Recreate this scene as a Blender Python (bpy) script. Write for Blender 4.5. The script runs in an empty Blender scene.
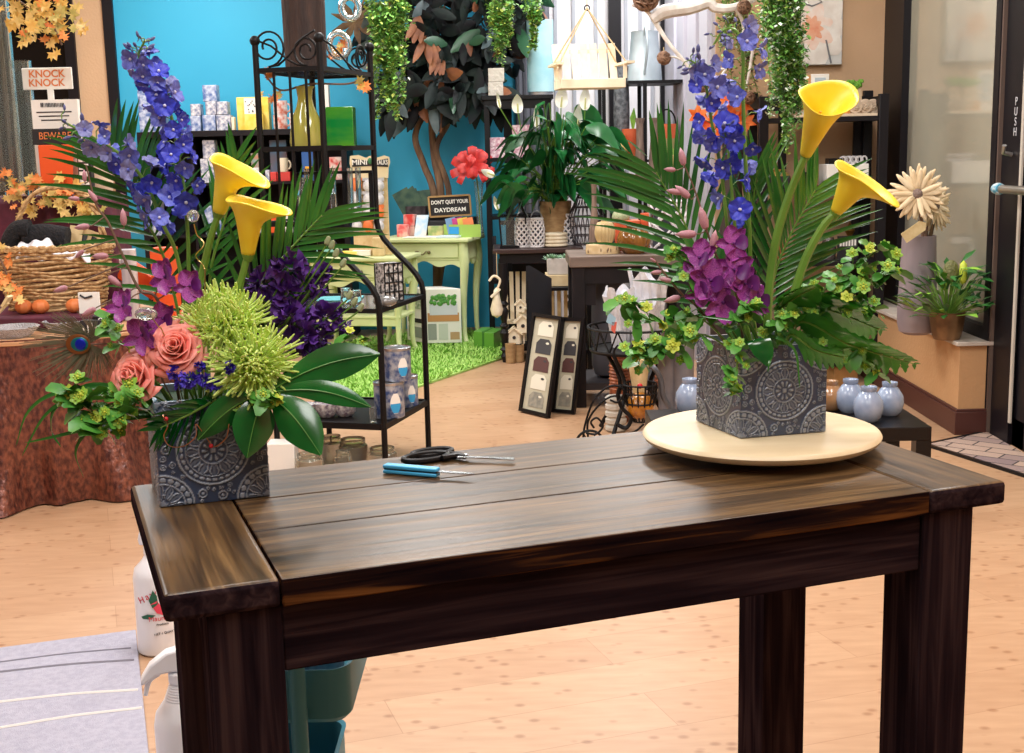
import bpy, bmesh, math, random
from mathutils import Vector as V, Matrix, Euler, Quaternion
sc = bpy.context.scene
COL = sc.collection
rnd = random.Random(7)
PI = math.pi
# ------------------------------------------------------------------ camera
FPX, PITCH, ROLL, CAMH = 1270.67, 0.1748, -0.0232, 1.3
_f = V((0, math.cos(PITCH), -math.sin(PITCH)))
_u = V((0, math.sin(PITCH), math.cos(PITCH)))
_x = V((1, 0, 0))
AX = _x*math.cos(ROLL) + _u*math.sin(ROLL)
AU = _u*math.cos(ROLL) - _x*math.sin(ROLL)
CAM = V((0, 0, CAMH))
cd = bpy.data.cameras.new('camera'); cam = bpy.data.objects.new('camera', cd); COL.objects.link(cam)
cd.sensor_width = 36; cd.lens = FPX/1024*36; cd.clip_end = 60
m3 = Matrix((AX, AU, -_f)).transposed()
cam.matrix_world = Matrix.Translation(CAM) @ m3.to_4x4()
sc.camera = cam

def ray(px, py):
    return _f + AX*((px-512)/FPX) + AU*((376.5-py)/FPX)
def P(px, py, Y):
    "world point seen at a pixel, at distance Y into the room"
    d = ray(px, py); return CAM + d*(Y/d.y)
def G(px, py, z=0.0):
    "world point seen at a pixel, at height z"
    d = ray(px, py); return CAM + d*((z-CAMH)/d.z)
def S(Y): return Y/FPX*1.0   # metres per pixel

# ------------------------------------------------------------------ materials
def lin(c):
    o = []
    for v in c[:3]:
        v = v/255.0
        o.append(v/12.92 if v <= .04045 else ((v+.055)/1.055)**2.4)
    return (*o, 1.0)
_M = {}
def mat(name, rgb, rough=.5, metal=0, noise=None, bump=None, rgb2=None, stretch=None, spec=None, trans=0, ior=1.45,
        coat=0, sss=0, emit=None, sheen=0, alpha=None):
    "procedural principled material; noise=(scale, detail) mixes rgb to rgb2; bump=(scale, strength)"
    if name in _M: return _M[name]
    m = bpy.data.materials.new(name); m.use_nodes = True
    nt = m.node_tree; N = nt.nodes; L = nt.links
    b = N['Principled BSDF']
    b.inputs['Base Color'].default_value = lin(rgb); b.inputs['Roughness'].default_value = rough
    b.inputs['Metallic'].default_value = metal
    if spec is not None: b.inputs['Specular IOR Level'].default_value = spec
    if trans: b.inputs['Transmission Weight'].default_value = trans; b.inputs['IOR'].default_value = ior
    if coat: b.inputs['Coat Weight'].default_value = coat; b.inputs['Coat Roughness'].default_value = .12
    if sss: b.inputs['Subsurface Weight'].default_value = sss; b.inputs['Subsurface Radius'].default_value = (.01, .008, .005); b.inputs['Subsurface Scale'].default_value = .3
    if sheen: b.inputs['Sheen Weight'].default_value = sheen
    if alpha is not None: b.inputs['Alpha'].default_value = alpha
    if emit: b.inputs['Emission Color'].default_value = lin(emit[0]); b.inputs['Emission Strength'].default_value = emit[1]
    if noise or bump:
        tc = N.new('ShaderNodeTexCoord'); mp = N.new('ShaderNodeMapping')
        L.new(tc.outputs['Object'], mp.inputs['Vector'])
        if stretch: mp.inputs['Scale'].default_value = stretch
    if noise:
        t = N.new('ShaderNodeTexNoise'); t.inputs['Scale'].default_value = noise[0]; t.inputs['Detail'].default_value = noise[1]
        L.new(mp.outputs['Vector'], t.inputs['Vector'])
        r = N.new('ShaderNodeValToRGB'); r.color_ramp.elements[0].position = .36; r.color_ramp.elements[1].position = .64
        r.color_ramp.elements[0].color = lin(rgb); r.color_ramp.elements[1].color = lin(rgb2 or [min(255, v*1.25) for v in rgb])
        L.new(t.outputs['Fac'], r.inputs['Fac']); L.new(r.outputs['Color'], b.inputs['Base Color'])
    if bump:
        t = N.new('ShaderNodeTexNoise'); t.inputs['Scale'].default_value = bump[0]; t.inputs['Detail'].default_value = 4
        L.new(mp.outputs['Vector'], t.inputs['Vector'])
        bn = N.new('ShaderNodeBump'); bn.inputs['Strength'].default_value = bump[1]; bn.inputs['Distance'].default_value = .01
        L.new(t.outputs['Fac'], bn.inputs['Height']); L.new(bn.outputs['Normal'], b.inputs['Normal'])
    _M[name] = m
    return m
def nodes(m):
    return m.node_tree.nodes, m.node_tree.links, m.node_tree.nodes['Principled BSDF']

# ------------------------------------------------------------------ mesh builder
def spline(pts, n=8):
    "Catmull-Rom through the points"
    pts = [V(p) for p in pts]
    if len(pts) < 3: return [pts[0].lerp(pts[-1], i/n) for i in range(n+1)]
    q = [pts[0]*2-pts[1]] + pts + [pts[-1]*2-pts[-2]]
    out = []
    for i in range(1, len(q)-2):
        a, b, c, d = q[i-1:i+3]
        for k in range(n):
            t = k/n
            out.append(.5*((2*b) + (c-a)*t + (2*a-5*b+4*c-d)*t*t + (3*b-a-3*c+d)*t**3))
    out.append(pts[-1]); return out
def frame(t, ref=None):
    t = t.normalized()
    r = ref if ref is not None and abs(t.dot(ref.normalized())) < .98 else (V((0, 0, 1)) if abs(t.z) < .9 else V((1, 0, 0)))
    s = t.cross(r).normalized(); return s, s.cross(t).normalized()
class MB:
    def __init__(s): s.v = []; s.f = []; s.m = []
    def add(s, vs, fs, mi=0):
        o = len(s.v); s.v += [V(x) for x in vs]; s.f += [tuple(i+o for i in f) for f in fs]; s.m += [mi]*len(fs); return s
    def box(s, c, size, rz=0, mi=0, M=None):
        x, y, z = [k/2 for k in size]; c = V(c); R = Matrix.Rotation(rz, 3, 'Z') if M is None else M
        vs = [c + R @ V((a*x, b*y, d*z)) for a, b, d in ((-1,-1,-1),(1,-1,-1),(1,1,-1),(-1,1,-1),(-1,-1,1),(1,-1,1),(1,1,1),(-1,1,1))]
        return s.add(vs, [(3,2,1,0),(4,5,6,7),(0,1,5,4),(1,2,6,5),(2,3,7,6),(3,0,4,7)], mi)
    def mm(s, a, b, mi=0):
        a = V(a); b = V(b); return s.box((a+b)/2, (abs(b.x-a.x), abs(b.y-a.y), abs(b.z-a.z)), 0, mi)
    def hexa(s, p8, mi=0):
        return s.add(p8, [(3,2,1,0),(4,5,6,7),(0,1,5,4),(1,2,6,5),(2,3,7,6),(3,0,4,7)], mi)
    def bar(s, a, b, w, d=None, mi=0, ref=None):
        a = V(a); b = V(b); d = d or w; u, n = frame(b-a, ref); u = u*w/2; n = n*d/2
        return s.hexa([a-u-n, a+u-n, a+u+n, a-u+n, b-u-n, b+u-n, b+u+n, b-u+n], mi)
    def tube(s, pts, r, n=6, mi=0, cap=True, closed=False):
        pts = [V(p) for p in pts]; k = len(pts)
        rr = r if isinstance(r, (list, tuple)) else [r]*k
        if len(rr) != k: rr = [rr[min(len(rr)-1, int(i/(k-1)*(len(rr)-1)))] + (rr[min(len(rr)-1, int(i/(k-1)*(len(rr)-1))+1)]-rr[min(len(rr)-1, int(i/(k-1)*(len(rr)-1)))])*((i/(k-1)*(len(rr)-1)) % 1) for i in range(k)]
        vs = []; up = None
        for i, p in enumerate(pts):
            t = (pts[(i+1) % k] - pts[i-1]) if closed else pts[min(i+1, k-1)]-pts[max(i-1, 0)]
            if t.length < 1e-9: t = V((0, 0, 1))
            t.normalize()
            if up is None: u, w = frame(t)
            else:
                w = up - t*up.dot(t)
                if w.length < 1e-6: u, w = frame(t)
                w.normalize(); u = t.cross(w)
            up = w
            for j in range(n):
                a = 2*PI*j/n; vs.append(p + (u*math.cos(a)+w*math.sin(a))*rr[i])
        fs = []
        for i in range(k if closed else k-1):
            for j in range(n):
                a = i*n+j; b = i*n+(j+1) % n; c = ((i+1) % k)*n
                fs.append((a, b, c+(j+1) % n, c+j))
        if cap and not closed: fs += [tuple(range(n))[::-1], tuple((k-1)*n+j for j in range(n))]
        return s.add(vs, fs, mi)
    def lathe(s, c, prof, n=24, mi=0, M=None, a0=0):
        "prof: (radius, height) pairs; radius 0 ends close the surface"
        c = V(c); R = M or Matrix.Identity(3); vs = []; fs = []; rings = []
        for r, h in prof:
            if r < 1e-6: rings.append([len(vs)]); vs.append(c + R @ V((0, 0, h)))
            else:
                rings.append(list(range(len(vs), len(vs)+n)))
                vs += [c + R @ V((r*math.cos(a0+2*PI*j/n), r*math.sin(a0+2*PI*j/n), h)) for j in range(n)]
        for A, B in zip(rings, rings[1:]):
            if len(A) == 1 and len(B) == 1: continue
            for j in range(n):
                k = (j+1) % n
                if len(A) == 1: fs.append((A[0], B[k], B[j]))
                elif len(B) == 1: fs.append((A[j], A[k], B[0]))
                else: fs.append((A[j], A[k], B[k], B[j]))
        return s.add(vs, fs, mi)
    def ball(s, c, r, n=12, m=8, sc=(1, 1, 1), mi=0, M=None):
        R = (M or Matrix.Identity(3)) @ Matrix.Diagonal(sc)
        return s.lathe(c, [(r*math.sin(PI*i/m) if 0 < i < m else 0, -r*math.cos(PI*i/m)) for i in range(m+1)], n, mi, R)
    def blade(s, pts, w, side, prof=None, fold=.15, mi=0, thick=0):
        "leaf blade along pts; half width w*prof(t); side = width direction hint; V-folded at the midrib"
        pts = [V(p) for p in pts]; k = len(pts); vs = []; fs = []
        prof = prof or (lambda t: math.sin(PI*min(1, t*.92+.06))**.8)
        for i, p in enumerate(pts):
            t = pts[min(i+1, k-1)]-pts[max(i-1, 0)]
            t.normalize(); sd = side - t*side.dot(t)
            if sd.length < 1e-5: sd = frame(t)[0]
            sd.normalize(); nr = sd.cross(t)
            h = w*prof(i/(k-1))
            vs += [p - sd*h + nr*h*fold, p.copy(), p + sd*h + nr*h*fold]
        for i in range(k-1):
            a = i*3; fs += [(a, a+1, a+4, a+3), (a+1, a+2, a+5, a+4)]
        return s.add(vs, fs, mi)
    def grid(s, fn, nu, nv, mi=0, wrap=False):
        vs = [fn(i/nu, j/nv) for j in range(nv+1) for i in range(nu + (0 if wrap else 1))]
        c = nu if wrap else nu+1
        fs = [(j*c+i, j*c+(i+1) % c, (j+1)*c+(i+1) % c, (j+1)*c+i) for j in range(nv) for i in range(nu)]
        return s.add(vs, fs, mi)
    def prism(s, poly, z0, z1, mi=0, M=None, o=(0, 0, 0)):
        "extrude a polygon of (x, y) from z0 to z1; M, o move it"
        n = len(poly); R = M or Matrix.Identity(3); o = V(o)
        vs = [o + R @ V((x, y, z0)) for x, y in poly] + [o + R @ V((x, y, z1)) for x, y in poly]
        return s.add(vs, [tuple(range(n))[::-1], tuple(range(n, 2*n))] + [(i, (i+1) % n, n+(i+1) % n, n+i) for i in range(n)], mi)
    def mesh(s, name, mats, off=V((0, 0, 0)), ang=40):
        me = bpy.data.meshes.new(name); me.from_pydata([tuple(v-off) for v in s.v], [], s.f)
        for m in (mats if isinstance(mats, (list, tuple)) else [mats]): me.materials.append(m)
        me.polygons.foreach_set('material_index', s.m); me.polygons.foreach_set('use_smooth', [True]*len(s.f))
        me.update(); me.set_sharp_from_angle(angle=math.radians(ang)); return me
    def build(s, name, mats, parent=None, ang=40, bevel=0, label=None, origin=None, solid=0):
        if parent is not None:
            off = V(parent['_w']) if '_w' in parent else V((0, 0, 0))
        else: off = origin if origin is not None else V((0, 0, 0))
        o = bpy.data.objects.new(name, s.mesh(name, mats, off, ang)); COL.objects.link(o)
        if parent is not None: o.parent = parent; o['_w'] = tuple(off)
        else: o.location = off; o['_w'] = tuple(off)
        if label: o['label'] = label
        if solid:
            q = o.modifiers.new('thickness', 'SOLIDIFY'); q.thickness = solid; q.offset = 0
        if bevel:
            q = o.modifiers.new('bevel', 'BEVEL'); q.width = bevel; q.segments = 2; q.limit_method = 'ANGLE'
        return o
def thing(name, label, cat, loc, group=None):
    o = bpy.data.objects.new(name, None); COL.objects.link(o); o.location = loc; o.empty_display_size = .05
    o['_w'] = tuple(loc); tag(o, label, cat, group); return o
def tag(o, label, cat, group=None, kind=None):
    o['label'] = label; o['category'] = cat
    if group: o['group'] = group
    if kind: o['kind'] = kind
    return o
def struct(o): o['kind'] = 'structure'; return o
def solo(mb, name, mats, label, cat, group=None, ang=40, bevel=0, solid=0, kind=None):
    "a thing made of a single mesh, origin at its base"
    lo = V((sum(v.x for v in mb.v)/len(mb.v), sum(v.y for v in mb.v)/len(mb.v), min(v.z for v in mb.v)))
    return tag(mb.build(name, mats, None, ang, bevel, None, lo, solid), label, cat, group, kind)
def lettering(text, c, size, xdir, updir, m, parent, name='lettering', extrude=.0006, sx=1.0, align='CENTER', bold=0):
    cu = bpy.data.curves.new(name, 'FONT'); cu.body = text; cu.size = size; cu.align_x = align; cu.align_y = 'CENTER'; cu.extrude = extrude
    cu.offset = bold
    t = bpy.data.objects.new(name, cu); COL.objects.link(t)
    me = bpy.data.meshes.new_from_object(t.evaluated_get(bpy.context.evaluated_depsgraph_get())); me.materials.clear(); me.materials.append(m)
    bpy.data.objects.remove(t); bpy.data.curves.remove(cu); o = bpy.data.objects.new(name, me); COL.objects.link(o)
    xd = V(xdir).normalized(); n = xd.cross(V(updir)).normalized(); ud = n.cross(xd)
    off = V(parent['_w']) if '_w' in parent else V((0, 0, 0))
    R = Matrix((xd, ud, n)).transposed()
    o.parent = parent; o.matrix_local = Matrix.Translation(V(c)-off) @ R.to_4x4() @ Matrix.Diagonal((sx, 1, 1, 1))
    return o
def rotto(d, ref=None):
    "3x3 whose z axis is d"
    d = V(d).normalized(); s, u = frame(d, ref); return Matrix((s, u, d)).transposed() if Matrix((s, u, d)).determinant() > 0 else Matrix((u, s, d)).transposed()
def put(mesh, name, parent, loc, R=None, scale=1.0):
    "link a copy of a shared mesh as a part"
    o = bpy.data.objects.new(name, mesh); COL.objects.link(o); o.parent = parent
    off = V(parent['_w']) if '_w' in parent else V((0, 0, 0))
    sm = Matrix.Diagonal((scale, scale, scale, 1)) if not isinstance(scale, tuple) else Matrix.Diagonal((*scale, 1))
    o.matrix_local = Matrix.Translation(V(loc)-off) @ ((R or Matrix.Identity(3)).to_4x4()) @ sm
    return o
def vessel(name, label, cat, x, Y, z, hpx, prof, m, n=24, group=None, wall=.06, parts=None, open_top=True, ang=40):
    "a turned vessel: prof = (half width in px, height fraction); walls turned inward at the top"
    k = S(Y); h = hpx*k
    p = [(r*k, t*h) for r, t in prof]
    if p[0][0] > 1e-6: p = [(0, p[0][1])] + p
    if open_top:
        r, t = p[-1]; w = min(.25*r, .006)
        p += [(r-w, t), (max(r-w*2, r*.6), t-h*.06)]
        p += [(max(q[0]-w*1.6, .002), q[1]) for q in reversed(p[2:-3]) if q[1] < t-h*.06 and q[1] > h*.5]
        p += [(0, p[-1][1])]
    elif p[-1][0] > 1e-6: p = p + [(0, p[-1][1])]
    return solo(MB().lathe((x, Y, z), p, n), name, m, label, cat, group, ang)
def X(px, py, Y): return P(px, py, Y).x
# ------------------------------------------------------------------ room shell
YB, XR, XL, ZC = 9.55, 2.14, -4.6, 3.1
YC = 7.3                                     # the tan wall to the right stands nearer
m_floor = mat('maple_floor', (200, 142, 88), .38)
N, L, b = nodes(m_floor)
tc = N.new('ShaderNodeTexCoord'); mp = N.new('ShaderNodeMapping'); mp.inputs['Rotation'].default_value = (0, 0, -.32)
L.new(tc.outputs['Object'], mp.inputs['Vector'])
br = N.new('ShaderNodeTexBrick'); br.inputs['Scale'].default_value = 1; br.inputs['Brick Width'].default_value = 1.2; br.inputs['Row Height'].default_value = .19
br.inputs['Mortar Size'].default_value = .0012; br.inputs['Mortar Smooth'].default_value = .2
br.inputs['Color1'].default_value = lin((180, 142, 110)); br.inputs['Color2'].default_value = lin((189, 153, 121)); br.inputs['Mortar'].default_value = lin((165, 126, 94))
L.new(mp.outputs['Vector'], br.inputs['Vector'])
mp2 = N.new('ShaderNodeMapping'); mp2.inputs['Rotation'].default_value = (0, 0, -.32); mp2.inputs['Scale'].default_value = (6, 30, 1); L.new(tc.outputs['Object'], mp2.inputs['Vector'])
n1 = N.new('ShaderNodeTexNoise'); n1.inputs['Scale'].default_value = 1.2; n1.inputs['Detail'].default_value = 5; L.new(mp2.outputs['Vector'], n1.inputs['Vector'])
r1 = N.new('ShaderNodeValToRGB'); r1.color_ramp.elements[0].position = .3; r1.color_ramp.elements[1].position = .75
r1.color_ramp.elements[0].color = (.88, .84, .80, 1); r1.color_ramp.elements[1].color = (1.04, 1.04, 1.04, 1); L.new(n1.outputs['Fac'], r1.inputs['Fac'])
mx = N.new('ShaderNodeMixRGB'); mx.blend_type = 'MULTIPLY'; mx.inputs['Fac'].default_value = 1; L.new(br.outputs['Color'], mx.inputs[1]); L.new(r1.outputs['Color'], mx.inputs[2])
mp3 = N.new('ShaderNodeMapping'); mp3.inputs['Rotation'].default_value = (0, 0, -.32); mp3.inputs['Scale'].default_value = (16, 22, 1); L.new(tc.outputs['Object'], mp3.inputs['Vector'])
vo = N.new('ShaderNodeTexVoronoi'); vo.inputs['Scale'].default_value = 1; L.new(mp3.outputs['Vector'], vo.inputs['Vector'])
r2 = N.new('ShaderNodeValToRGB'); r2.color_ramp.elements[0].position = .10; r2.color_ramp.elements[1].position = .26
r2.color_ramp.elements[0].color = (.62, .48, .38, 1); r2.color_ramp.elements[1].color = (1, 1, 1, 1); L.new(vo.outputs['Distance'], r2.inputs['Fac'])
mx2 = N.new('ShaderNodeMixRGB'); mx2.blend_type = 'MULTIPLY'; mx2.inputs['Fac'].default_value = .8; L.new(mx.outputs['Color'], mx2.inputs[1]); L.new(r2.outputs['Color'], mx2.inputs[2])
L.new(mx2.outputs['Color'], b.inputs['Base Color'])
struct(MB().mm((XL-.2, -2.6, -.1), (4.2, YB+.2, 0)).build('floor', m_floor))
m_ceil = mat('ceiling_white', (236, 232, 224), .9)
struct(MB().mm((XL-.2, -2.6, ZC), (4.2, YB+.2, ZC+.1)).build('ceiling', m_ceil))
m_teal = mat('teal_paint', (48, 168, 208), .55, noise=(1.5, 2), rgb2=(54, 174, 213), bump=(120, .05))
m_tan = mat('tan_paint', (204, 168, 132), .7, noise=(3, 2), rgb2=(210, 174, 138), bump=(60, .25))
m_dark = mat('dark_frame', (15, 12, 19), .45, spec=.3)
m_cream = mat('cream_paint', (222, 205, 180), .8)
m_white = mat('white_panel', (236, 234, 238), .5)
xt = X(118, 70, YB)
xg = X(516, 60, YB)
struct(MB().mm((xt, YB, 0), (xg, YB+.15, ZC)).build('wall_back', m_teal))
xd = X(78, 70, YB)
struct(MB().mm((xd, YB, 0), (xt, YB+.15, ZC)).build('wall_back_left', m_tan))
struct(MB().mm((xt-.075, YB-.03, 0), (xt, YB, ZC)).build('trim_1', m_dark))
m_dglass = mat('night_glass', (8, 8, 11), .12, spec=.2)
w = thing('window_1', '', '', (xd-.9, YB, 0)); w['kind'] = 'structure'; del w['label'], w['category']
MB().mm((XL, YB+.03, 0), (xd-.07, YB+.08, ZC)).build('pane', m_dglass, w)
q = MB()
for xx in (XL+.04, xd-.035): q.mm((xx-.04, YB-.03, 0), (xx+.035, YB+.12, ZC))
q.mm((XL, YB-.02, .0), (xd-.07, YB+.1, .12)); q.build('window_frame', m_dark, w)
struct(MB().mm((XL-.15, -2.6, 0), (XL, YB+.2, ZC)).build('wall_left', m_tan))
struct(MB().mm((XL-.15, -2.75, 0), (4.2, -2.6, ZC)).build('wall_front', mat('taupe_paint', (112, 100, 92), .8)))
# white panelled stretch behind the plant displays
xw0, xw1 = xg, XR-.98
m_gray = mat('grey_curtain', (120, 122, 132), .7)
q = MB(); q.mm((xg, YB, 0), (XR, YB+.15, ZC)); struct(q.build('wall_back_right', m_white))
q = MB()
x = xg+.02
while x < X(548, 60, YB): q.lathe((x, YB-.02, 0), [(0, .02), (.028, .02), (.028, ZC-.02), (0, ZC-.02)], 8); x += .05
struct(q.build('trim_2', m_gray))
q = MB()
for px in (556, 574, 596, 626, 640, 652, 671, 676):
    xx = X(px, 60, YB); q.mm((xx-.012, YB-.022, 0), (xx+.012, YB, ZC))
struct(q.build('trim_3', mat('panel_joint', (176, 180, 190), .5)))
for i, (px, w_) in enumerate(((615, .045), (663, .018), (685, .04))):
    xx = X(px, 60, YB-.08)
    struct(MB().mm((xx-w_, YB-.1, 0), (xx+w_, YB-.025, ZC)).build('trim_%d' % (4+i), m_dark))
# tan wall block at right, with a pale grey end panel
xk = X(714, 60, YC)
struct(MB().mm((xk+.01, YC, 0), (XR, YB, ZC)).build('wall_alcove', m_tan))
q = MB()
m_lgray = mat('pale_grey_panel', (190, 188, 200), .5)
q.mm((xk-.012, YC+.02, 0), (xk+.012, YB, ZC))
for yy in (7.35, 7.8, 8.3, 8.8): q.mm((xk-.03, yy, 0), (xk-.01, yy+.05, ZC))
struct(q.build('trim_7', m_lgray))
# right wall: post, frosted window, post, door
zl = .43
def yx(px, py):                               # depth where the right wall's plane meets the pixel
    d = ray(px, py); return d.y*(XR/d.x)
y0, y1 = yx(905, 100), yx(993, 200)
m_frost = mat('frosted_glass', (176, 172, 154), .07, spec=.7, noise=(2, 2), rgb2=(166, 163, 148), coat=.5)
wn = thing('window_2', '', '', (XR, (y0+y1)/2, 0)); wn['kind'] = 'structure'; del wn['label'], wn['category']
MB().mm((XR+.02, y1, zl-.1), (XR+.05, y0, ZC)).build('pane', m_frost, wn)
q = MB()
q.mm((XR-.02, y0, 0), (XR+.12, YC+.03, ZC))
q.mm((XR-.02, y1-.06, 0), (XR+.12, y1, ZC))
q.mm((XR-.02, y1, zl-.1), (XR+.12, y0, zl+.05))
q.build('window_frame', m_dark, wn)
struct(MB().mm((XR-.015, y1-.075, 0), (XR+.05, y1-.06, ZC)).build('trim_8', mat('bronze_trim', (96, 80, 72), .45)))
struct(MB().mm((XR+.05, y1, 0), (XR+.15, y0, zl-.02)).build('wall_right', m_tan))
# door
yd = y1-.08
dr = thing('door_1', '', '', (XR, yd-.4, 0)); dr['kind'] = 'structure'; del dr['label'], dr['category']
q = MB()
q.mm((XR-.0, yd-.2, 0), (XR+.1, yd, ZC)); q.mm((XR+.02, yd-1.15, 0), (XR+.07, yd-.2, .12)); q.mm((XR+.02, yd-.32, .0), (XR+.07, yd-.2, 2.2))
q.mm((XR+.02, yd-1.15, 2.1), (XR+.07, yd-.2, 2.2)); q.mm((XR+.02, yd-1.15, 0), (XR+.07, yd-1.03, 2.2)); q.mm((XR, yd-1.3, 2.2), (XR+.1, yd, ZC)); q.mm((XR, yd-1.3, 0), (XR+.1, yd-1.15, ZC))
q.build('door_frame', m_dark, dr)
m_metal = mat('brushed_metal', (190, 188, 184), .35, 1)
m_stile = mat('aluminium_edge', (196, 188, 176), .4)
MB().mm((XR-.002, yd-.222, .1), (XR+.006, yd-.2, 2.15)).build('edge_strip', m_stile, dr)
MB().mm((XR+.035, yd-1.03, .12), (XR+.05, yd-.32, 2.1)).build('pane', m_frost, dr)
hz = G(1016, 194, 1.08).z
hy = yd-.16
q = MB(); q.tube([(XR-.07, hy+.02, 1.1), (XR-.07, hy-.9, 1.1)], .018, 10); q.tube([(XR, hy-.1, 1.1), (XR-.07, hy-.1, 1.1)], .014, 8); q.tube([(XR, hy-.8, 1.1), (XR-.07, hy-.8, 1.1)], .014, 8)
q.build('door_handle', m_metal, dr)
MB().lathe((XR-.07, hy, 1.1), [(0, -.03), (.022, -.03), (.026, 0), (.022, .03), (0, .03)], 14, M=Matrix.Rotation(PI/2, 3, 'X')).build('handle_tape', mat('blue_tape', (70, 150, 180), .4, noise=(40, 2), rgb2=(210, 220, 220)), dr)
MB().tube([(XR-.004, yd-.12, 1.24), (XR-.04, yd-.12, 1.25), (XR-.045, yd-.14, 1.28)], .01, 8).build('lock_knob', m_metal, dr)
m_ltr = mat('pale_lettering', (190, 190, 195), .5)
for i, ch in enumerate('PUSH'): lettering(ch, (XR-.003, yd-.14, 1.46-i*.042), .05, (0, -1, 0), (0, 0, 1), m_ltr, dr)
struct(MB().mm((XR, -2.6, 0), (XR+.15, yd-1.3, ZC)).build('wall_right_front', m_tan))
# low ledge under the window
c0 = G(955, 435); c1 = G(985, 432)
lx0, ly0 = c0.x, c0.y
ml = mat('ledge_top_laminate', (206, 196, 184), .35, noise=(14, 4), rgb2=(190, 176, 164))
m_bb = mat('dark_baseboard', (78, 42, 36), .45)
zt = .405
lg = thing('trim_9', '', '', (XR, ly0, 0)); lg['kind'] = 'structure'; del lg['label'], lg['category']
MB().mm((lx0+.012, ly0+.012, 0), (XR+.02, YC, zt)).build('ledge_body', mat('ledge_tan', (194, 150, 106), .7, bump=(60, .25)), lg)
MB().mm((lx0-.01, ly0-.01, zt), (XR+.02, YC, zt+.018)).build('ledge_top', ml, lg, bevel=.003)
q = MB(); q.mm((lx0-.004, ly0-.004, 0), (XR, YC, .105)); q.mm((lx0+.002, ly0+.002, .105), (XR, YC, .117)); q.build('baseboard_right', m_bb, lg, bevel=.002)
zledge = zt+.018
# lights: flush fluorescent troffers in the ceiling, plus one added fill lamp
m_lens = mat('troffer_lens', (255, 255, 255), .5, emit=((255, 244, 228), 3.0))
def ceiling_or_fill(x, y, p, col=(1, .985, .965), sx=.6, sy=1.2):
    la = bpy.data.lights.new('ceiling_or_fill_light', 'AREA'); la.shape = 'RECTANGLE'; la.size = sx; la.size_y = sy; la.energy = p; la.color = col
    o = bpy.data.objects.new('ceiling_or_fill_light', la); COL.objects.link(o); o.location = (x, y, ZC-.03); return o
for x, y, p in ((-2.6, 3.2, 75), (-.3, 3.6, 75), (1.4, 3.0, 65), (-2.6, 6.2, 85), (-.4, 6.4, 95), (1.3, 5.4, 55), (-2.2, 8.2, 70), (.8, 8.2, 75), (-.6, 1.0, 48), (1.0, .8, 42), (-.1, -.7, 30)):  # the last lamp, behind the camera, is added to brighten the flower fronts
    ceiling_or_fill(x, y, p*.62)
wd = bpy.data.worlds.new('world'); sc.world = wd; wd.use_nodes = True
wd.node_tree.nodes['Background'].inputs['Color'].default_value = (.75, .8, 1, 1); wd.node_tree.nodes['Background'].inputs['Strength'].default_value = .25
sc.view_settings.view_transform = 'Standard'; sc.view_settings.look = 'None'; sc.view_settings.gamma = 1; sc.view_settings.exposure = .14
sc.view_settings.use_curve_mapping = False
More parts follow.
